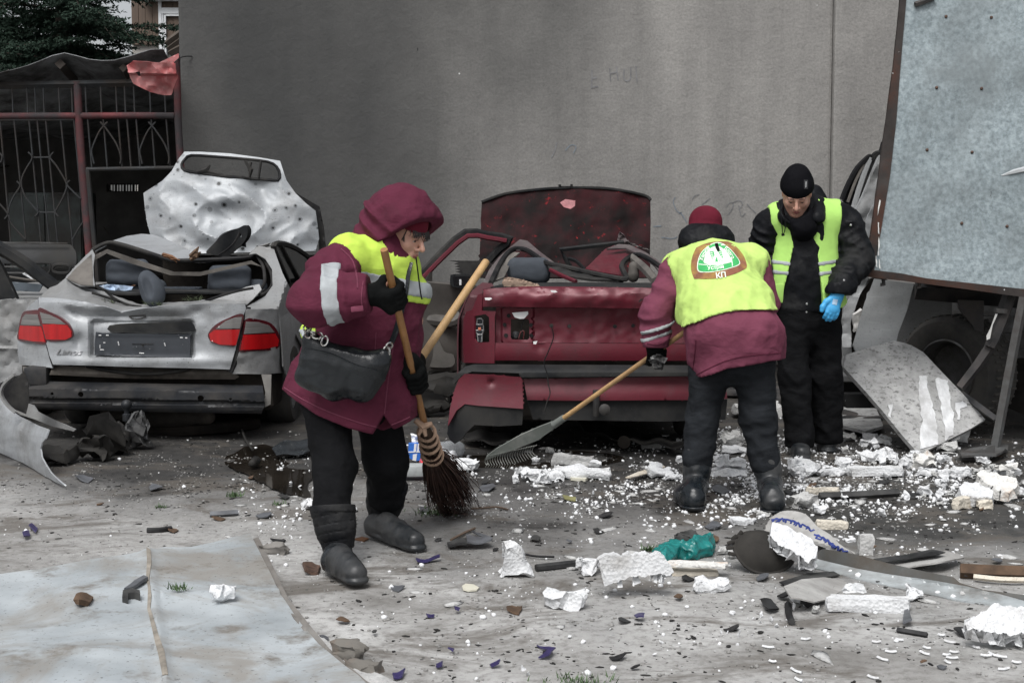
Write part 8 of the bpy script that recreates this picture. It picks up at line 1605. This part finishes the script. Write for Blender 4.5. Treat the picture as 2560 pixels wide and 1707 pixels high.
def sheets():
    M_let = mat('speckled_white_sheet', (.40, .395, .38), .7, var=.18, scale=9, speck=(.10, .095, .09), speck_scale=60, speck_size=.10, dirt=(.22, .21, .20), dirt_amt=.4)
    out = cm2([zD(*p) for p in ((440, 660), (450, 560), (520, 500), (600, 490), (690, 515), (760, 590), (840, 640), (900, 700), (985, 755), (960, 772), (800, 720), (700, 690), (560, 690))], 3)
    def f(x, y):
        q = G(x, y, 0); u = (x-1916)/220; hgt = .16*math.exp(-((x-1975)/75)**2)+.03; yb = 1330+max(0, x-1960)*.28; p = G(x, yb+40, 0); Y = p.y+.25*max(0, (yb-y)/70); return PX(x, y, Y)
    ls = tag(obj('lettered_sheet', sheet_me('lettered_sheet', out, f, 5, .008), M_let), 'curled speckled white sheet with blue handwriting', 'sheet')
    M_ink = mat('blue_ink', (.03, .05, .22), .7, var=.2)
    # handwriting as ink strokes on the sheet
    st = [[(475, 560), (500, 540), (520, 548), (500, 560)], [(515, 560), (540, 538), (548, 560)], [(560, 565), (565, 545), (590, 550)], [(592, 570), (600, 552), (620, 560), (612, 578)], [(622, 585), (640, 565), (650, 592)], [(655, 595), (665, 575), (690, 590)], [(690, 605), (700, 590), (715, 615)], [(715, 620), (740, 610)], [(745, 645), (770, 645), (750, 660), (785, 672)], [(780, 672), (795, 655), (805, 680)], [(808, 690), (825, 672), (835, 700)], [(838, 705), (855, 695), (850, 715), (868, 720)], [(865, 725), (890, 715), (885, 738)], [(895, 740), (915, 728), (920, 745)], [(920, 748), (950, 745)], [(470, 548), (560, 545), (640, 570)], [(740, 640), (800, 665), (870, 712)]]
    bv = bvh_of(ls.data)
    for s_ in st:
        P = []
        for a in catmull([(p[0], p[1], 0) for p in s_], 4):
            o_ = PX(*zD(a.x, a.y), 3); d = (PX(*zD(a.x, a.y), 9)-o_).normalized(); h = bv.ray_cast(o_, d)
            if h[0] is not None: P.append(h[0]-d*.003)
        if len(P) > 2: obj('handwriting', MB().tube(P, .0045, 4).me('handwriting'), M_ink, ls)
    def lay(pts, zt, fnz=None): return [zD(*p) for p in pts]
    # bent galvanised channel: web and flange
    M_gch = mat('galvanised_channel', (.40, .43, .44), .42, .15, var=.3, scale=6, dirt=(.17, .165, .155), dirt_amt=.4, bump=.12); M_gcd = mat('dark_channel_web', (.12, .125, .122), .5, .4, var=.3, scale=6, dirt=(.10, .085, .07), dirt_amt=.5)  # web gets a darker base colour than the flange
    t = thing('metal_channel', 'long bent galvanised channel lying across the right foreground', 'metal channel')
    up = [(755, 752), (800, 728), (1000, 762), (1200, 818), (1420, 868), (1610, 905), (1650, 940), (1800, 985), (2051, 1015), (2400, 1080), (2400, 1160), (2051, 1050), (1900, 1010), (1700, 965), (1500, 930), (1200, 885), (1000, 850), (760, 795)]
    edge = lerpc([zD(*p) for p in ((700, 845), (1000, 925), (1300, 990), (1600, 1055), (2051, 1125), (2400, 1185))])
    def w(x, y): Yb = G(x, edge(x), .0).y; return PX(x, y, Yb+.13+max(0, (edge(x)-y-25))*.0006)
    obj('web', sheet_me('web', [zD(*p) for p in up], w, 7, .004), M_gcd, t)
    lo_ = [(695, 845), (760, 792), (1000, 850), (1200, 886), (1500, 930), (1700, 966), (1900, 1012), (2051, 1052), (2400, 1162), (2400, 1200), (2051, 1128), (1850, 1120), (1750, 1110), (1640, 1065), (1500, 1025), (1380, 1005), (1200, 965), (1000, 925), (850, 880)]
    def fl(x, y): e = edge(x); q = PX(x, y, G(x, e, 0).y+.13*max(0, min(1, (e-y)/32))); q.z = max(q.z, .006); return q
    obj('flange', sheet_me('flange', [zD(*p) for p in lo_], fl, 7, .004), M_gch, t); settle(t)
    tag(obj('speckled_offcut', sheet_me('speckled_offcut', [zD(*p) for p in ((548, 962), (660, 918), (800, 905), (1012, 935), (900, 995), (830, 1040), (742, 1060), (660, 1040), (592, 1030))], lambda x, y: G(x, y, .03+.03*math.sin(x*.02)), 6, .006), M_let), 'speckled white offcut curled under the channel', 'offcut')
    tag(obj('speckled_offcut', sheet_me('speckled_offcut', [zD(*p) for p in ((1160, 806), (1280, 778), (1480, 756), (1565, 740), (1640, 760), (1680, 782), (1500, 815), (1310, 843))], lambda x, y: G(x, y, .035+.02*math.sin(x*.03)), 6, .006), M_let), 'speckled white strip lying behind the channel', 'offcut')
    tag(obj('dark_film', sheet_me('dark_film', [zD(*p) for p in ((1110, 790), (1300, 765), (1475, 730), (1560, 748), (1500, 765), (1350, 785), (1180, 812))], lambda x, y: G(x, y, .055+.02*math.sin(x*.03)), 6, .004), M_scr), 'dark torn film on the speckled strip', 'film')
    tag(obj('dark_film', sheet_me('dark_film', [zD(*p) for p in ((520, 935), (700, 880), (860, 868), (900, 890), (640, 925), (560, 955))], lambda x, y: G(x, y, .012), 6, .004), M_scr), 'dark rubber sheet under the black bowl', 'film')
    bar('wooden_batten', [(1650, 925), (1850, 935), (2100, 935)], .03, 'dark wooden batten at the right edge behind the channel', 'batten', M_woodd, zD, .03, 4)
    bar('pale_batten', [(1735, 950), (1900, 965), (2060, 962)], .012, 'thin pale batten in front of the dark wooden one', 'batten', M_foamc, zD, .02, 4)
    tag(obj('bent_flashing', sheet_me('bent_flashing', [zE2(*p) for p in ((1310, 280), (1380, 250), (1460, 225), (1540, 205), (1560, 215), (1460, 250), (1380, 272), (1330, 284))], lambda x, y: G(x, y, .03), 5, .005), M_foamc), 'pale bent flashing strip beside the ragged foam slab', 'flashing')
sheets()
# ---- flat metal sheet at lower left, with a row of edging bricks
zG = lambda x, y: (x*.38265, 1200+y*.38265)
def ground_sheet():
    n = NT('worn_zinc_sheet'); c = n.mix(n.ramp(n.noise(2.2, 5, .6), [(.3, 0.0), (.7, 1.0)]), (.31, .342, .36), (.56, .60, .62)); c = n.mix(n.ramp(n.noise(1.7, 6, .72, n.mapped((1, 1, 1), (4, 3, 0)), .6), [(.46, 0.0), (.62, .8)]), c, (.30, .277, .245)); c = n.mix(n.ramp(n.noise(3.4, 6, .7, n.mapped((1, 1, 1), (9, 1, 0))), [(.56, 0.0), (.68, .8)]), c, (.17, .145, .115))
    c = n.mix(n.ramp(n.noise(60, 3, .7), [(.62, 0.0), (.68, .7)]), c, (.07, .068, .065)); n.bump(n.noise(25, 4), .15, .006); mt = n.out(c, .55, .25)
    t = thing('metal_sheet', 'large worn zinc sheet lying flat in the lower left foreground', 'metal sheet')
    out = [zG(*p) for p in ((-300, 690), (0, 655), (250, 622), (480, 590), (700, 550), (960, 500), (1080, 468), (1250, 462), (1400, 430), (1638, 382), (1735, 580), (1832, 780), (1960, 950), (2085, 1110), (2352, 1340), (2460, 1450), (-300, 1450))]
    def hgt(x, y):
        X, Y = x/.38265, (y-1200)/.38265; sm = 960+(Y-500)*.15; z = .012
        z += .012*math.exp(-((X-sm)/40)**2)+.010*math.exp(-((Y-(1240-.12*X)+30*math.sin(X*.006))/22)**2)*(X < 1000)
        z += .014*fbm((X*.0016, Y*.003, 0), 1, 3, 4)+.006*math.exp(-((Y-(560+.19*(X-1650)))/12)**2)*0
        z += .010*math.exp(-((Y-(810-.03*X))/16)**2)*(X > 1050); return max(.005, z)
    def f(x, y): q = G(x, y, 0); q.z = gz(q.x, q.y)*.5+hgt(x, y)+.012; return q
    obj('sheet', sheet_me('sheet', out, f, 8, .004), mt, t)
    M_seam = mat('brown_seam_dirt', (.25, .225, .19), .85, var=.35, scale=14)
    obj('seam', sheet_me('seam', [zG(*p) for p in ((958, 500), (985, 510), (992, 600), (975, 700), (990, 800), (982, 880), (1035, 1060), (1075, 1180), (1100, 1340), (1062, 1340), (1030, 1180), (995, 1020), (962, 880), (968, 760), (955, 690), (962, 590))], lambda x, y: f(x, y)+V(0, 0, .004), 7, .003), M_seam, t)
    settle(t)
    M_brk = mat('muddy_edging_brick', (.16, .145, .13), .9, var=.3, scale=8, dirt=(.22, .21, .195), dirt_amt=.5, bump=.4); M_bro = mat('orange_edging_brick', (.24, .15, .10), .9, var=.3, scale=8, dirt=(.15, .14, .125), dirt_amt=.6, bump=.4)
    e0 = [(1638, 385), (1735, 580), (1832, 780), (1960, 950), (2085, 1110), (2352, 1340), (2480, 1440)]; e1 = [(x+58+8*math.sin(y*.03), y-14) for x, y in e0]
    tag(obj('edging_strip', sheet_me('edging_strip', [zG(*p) for p in e0+e1[::-1]], lambda x, y: G(x, y, .014+.006*fbm((x*.05, y*.05, 0), 1, 3)), 5, .02), M_brk), 'muddy brown edging strip along the right side of the zinc sheet', 'edging')
    for i, (x, y) in enumerate(((2230, 1225), (2310, 1300), (1740, 520))):
        o = chunk('brick_piece', G(*zG(x+60, y-20), -.02), .12, .06, .05, -.8+i*.2, 40+i, rough=.14); o.data.materials.append(M_bro if i < 2 else M_brk); tag(o, ('orange brick piece at the bottom end of the edging strip, upper one', 'orange brick piece at the bottom end of the edging strip, lower one', 'muddy brick piece at the top of the edging strip')[i], 'brick')
    scrap('foam_smear', [(765, 1585), (800, 1590), (870, 1650), (960, 1700), (1010, 1720), (940, 1720), (850, 1670)], 'long flat white foam smear beside the edging bricks', 'foam strip', M_foamg, None, .012, .01, .004)
ground_sheet()
scrap('black_ring', [zG(*p) for p in ((800, 840), (805, 800), (860, 786), (915, 800), (918, 820), (880, 812), (840, 818), (838, 848))], 'curled black rubber piece on the zinc sheet', 'rubber piece', M_scr, None, .05, .03, 0); scrap('grey_shard', [zG(*p) for p in ((815, 780), (880, 720), (940, 700), (970, 715), (900, 750), (850, 770))], 'pointed grey shard on the zinc sheet behind the rubber piece', 'shard', M_gsc, None, .04, .01, .01); scrap('rusty_scrap', [zG(*p) for p in ((480, 885), (500, 850), (570, 825), (612, 835), (590, 875), (520, 895))], 'crumpled dark scrap on the zinc sheet at left', 'scrap', M_woodd, None, .045, .02, .02)
bar('black_rope', [zG(960, 345), zG(1040, 342), zG(1120, 330)], .012, 'short thick black cord lying on the dust above the sheet', 'cord', M_scr, None, .012, 6); bar('grey_strap', [zG(1372, 245), zG(1460, 240), zG(1555, 232)], .016, 'thin grey strap with a black end on the dust', 'strap', M_gsc, None, .012, 4)
scrap('reddish_scrap', [(757, 1420), (780, 1410), (800, 1418), (795, 1432), (765, 1434)], 'small reddish brown scrap left of the near boot', 'scrap', MATS['rusty_bolt'], None, .012, .012, .02); scrap('orange_chip', [(886, 1352), (905, 1347), (922, 1350), (910, 1356)], 'thin orange wood chip between the boots of the sweeper', 'chip', M_wood, None, .008, .006, 0)
def tuft(px, py, w, n, label, seed, z=0.0):
    r = random.Random(seed); c = G(px, py, 0); vs, fs = [], []
    for i in range(n):
        p = c+V(r.gauss(0, w), r.gauss(0, w*.8), z); a = r.uniform(0, 6.28); l = r.uniform(.012, .032); d = V(math.cos(a)*l*.8, math.sin(a)*l*.8, l*r.uniform(.5, 1.2)); s = V(-math.sin(a), math.cos(a), 0)*.0028; b = len(vs); vs += [p-s, p+s, p+d*.6+s*.6, p+d]; fs += [(b, b+1, b+2), (b, b+2, b+3)]
    return tag(obj('grass_tuft', mesh('grass_tuft', vs, fs, False), mat('weed_green', (.055, .10, .035), .8, var=.4, scale=30)), label, 'grass tuft')
tuft(585, 1240, .02, 90, 'green weed tuft in front of the silver car', 1); tuft(446, 1493, .016, 60, 'small dried green weed on the zinc sheet', 2, .03); tuft(400, 1270, .015, 50, 'tiny grey green weed on the dust', 3); tuft(1440, 1712, .05, 140, 'green grass patch at the bottom edge, centre', 4)['kind'] = 'stuff'; tuft(695, 1262, .02, 40, 'sparse weed beside the puddle', 5); tuft(1620, 1375, .012, 90, 'dry weed behind the largest foam slab', 6); tuft(1085, 1282, .05, 140, 'dry yellow grass under the broom tip', 8)
# ---- litter behind the broom
zM = lambda x, y: (960+x*.17215, 1060+y*.17215)
def litter():
    M_w = mat('white_packaging', (.72, .73, .75), .45, var=.08); M_b = mat('blue_packaging', (.03, .15, .55), .4, var=.15)
    t = thing('carton', 'blue and white carton standing behind the broom', 'carton')
    Y = G(*zM(440, 600), 0).y
    f = lambda k: (lambda x, y: PX(x, y, Y-k))
    obj('box', sheet_me('box', [zM(*p) for p in ((355, 285), (545, 280), (560, 395), (530, 400), (520, 525), (440, 535), (375, 495), (352, 400))], f(0), 4, .05), M_b, t)
    for p in ([(440, 285), (475, 285), (465, 395), (430, 395)], [(490, 285), (515, 285), (505, 395), (480, 395)], [(355, 395), (525, 395), (525, 410), (358, 412)], [(420, 440), (480, 430), (465, 535), (415, 525)]): obj('stripe', sheet_me('stripe', [zM(*q) for q in p], f(.003), 4, .004), M_w, t)
    settle(t)
    tag(obj('white_wrap', sheet_me('white_wrap', [zM(*p) for p in ((395, 165), (500, 165), (535, 235), (525, 280), (440, 275), (400, 240))], lambda x, y: PX(x, y, Y+.06+.03*fbm((x*.08, y*.08, 0), 1, 2)), 4, .02), M_w), 'crumpled white wrapping above the blue carton', 'wrapping')
    q = SDF(*box_of([G(*zM(760, 400), .05), G(*zM(1080, 370), .05)], .1), .007); q.cap(G(*zM(740, 400), .055), G(*zM(1060, 360), .05), .055, .05, .01); q.rings(G(*zM(740, 400), .055), G(*zM(1060, 360), .05), .008, 8); q.cut(lambda X, Y, Z: .004-Z)
    tag(obj('plastic_bottle', q.me('plastic_bottle'), mat('clear_grey_plastic', (.42, .44, .46), .12, var=.25, scale=20, alpha=.55)), 'crushed clear plastic bottle beside the broom', 'bottle')
    film('white_bag', [(800, 420), (880, 460), (940, 470)], [.02, .025, .03], zM, M_w, 'small crumpled white plastic bag right of the broom', 'plastic bag', .012, zz=.02)
    o = obj('light_unit', MB().box(G(*zM(430, 700), .05)+V(0, .08, 0), (.20, .12, .06), Matrix.Rotation(.1, 3, 'Z')).me('light_unit', True, .012), mat('dirty_white_plastic', (.38, .40, .40), .5, var=.2, dirt=(.15, .15, .15), dirt_amt=.5)); tag(o, 'dirty white plastic tray in front of the blue carton', 'tray')
    film('red_lens', [(570, 540), (585, 600)], [.018, .02], zM, mat('bright_red_plastic', (.7, .03, .03), .3), 'bright red plastic bit beside the broom', 'lens', .003, zz=.04)
litter()
# ---- dark wreckage on the ground under and between the cars
def lump(px, py, w, d, h, lb, seed, mt=None, cat='scrap', rz=0.0, rough=.3):
    c = G(px, py, 0); o = chunk('wreckage', c, w, d, h, rz, seed, rough=rough); o.data.materials.append(mt or M_steel); tag(o, lb, cat)
M_dk = mat('oily_scrap', (.014, .0135, .013), .55, var=.5, scale=9, dirt=(.035, .033, .03), dirt_amt=.4, spec=.25, bump=.4)
lump(275, 1135, .22, .2, .12, 'dark crumpled metal lump under the silver car', 61, M_dk); lump(235, 1150, .15, .15, .09, 'dark jagged block in front of the silver car wheel', 62, M_dk); lump(345, 1120, .12, .1, .14, 'crushed silver can shape under the tow ball', 63, mat('dull_can', (.14, .14, .14), .4, .5, var=.4, scale=30)); lump(135, 1160, .2, .2, .05, 'dark plate inside the fallen bumper', 64, M_dk)
film('oil_filter', [(632, 1158), (640, 1152)], [.02, .024], lambda a, b: (a, b), M_dk, 'small round dark canister beside the silver car', 'canister', .003, zz=.04); bar('hanging_cable', [(605, 1090), (615, 1120), (632, 1145)], .008, 'thin dark cable trailing from under the silver car', 'cable', M_dk, None, .05, 5)
scrap('dark_plate', [(680, 1130), (720, 1115), (800, 1108), (800, 1135), (760, 1150), (690, 1152)], 'speckled dark glass sheet beside the sweeper', 'glass', mat('sooty_glass', (.04, .045, .05), .2, var=.4, speck=(.5, .5, .5), speck_scale=30, speck_size=.1), None, .03)
scrap('bumper_liner', [(1150, 1105), (1200, 1098), (1290, 1108), (1350, 1125), (1320, 1140), (1220, 1132), (1165, 1122)], 'black curved liner on the ground under the maroon corner', 'liner', M_dk, None, .05, .01, .02); scrap('bumper_liner', [(1440, 1068), (1500, 1075), (1620, 1110), (1720, 1140), (1700, 1148), (1560, 1130), (1460, 1100)], 'long black flap hanging from the maroon rear to the ground', 'liner', M_dk, None, .06, .01, .02)
o = chunk('metal_reel', PX(1645, 925, 7.36), .05, .035, .06, .3, 71, rough=.3); o.data.materials.append(mat('dark_reel', (.12, .12, .12), .35, .6, var=.9, scale=60)); tag(o, 'small metal reel hanging at the raking glove', 'reel')
for i, (px, py, w, d, h) in enumerate(((1085, 985, .5, .35, .09), (1060, 1040, .35, .3, .06), (1130, 960, .4, .3, .10), (1170, 1010, .3, .3, .05))): lump(px, py, w, d, h, ('low heap of sooty rubble behind the sweeper', 'sooty rubble patch right of the sweeper sleeve', 'sooty rubble against the maroon door', 'sooty rubble beside the maroon bumper')[i], 80+i, M_dk, 'rubble', rough=.4)
for i, (px, py, w, d, h, tx) in enumerate(((1880, 990, .5, .3, .05, .1), (1950, 1000, .4, .35, .06, -.1), (2130, 1060, .35, .3, .05, .2), (1890, 1040, .35, .25, .06, .15))): lump(px, py, w, d, h, ('grey flat wreck plate behind the bending person', 'grey flat wreck plate at the knees of the standing man', 'dark flat wreck plate right of the standing man', 'pale broken board behind the right knee of the bending person')[i], 90+i, M_foamg if i == 3 else M_steel, 'plate', rough=.2)
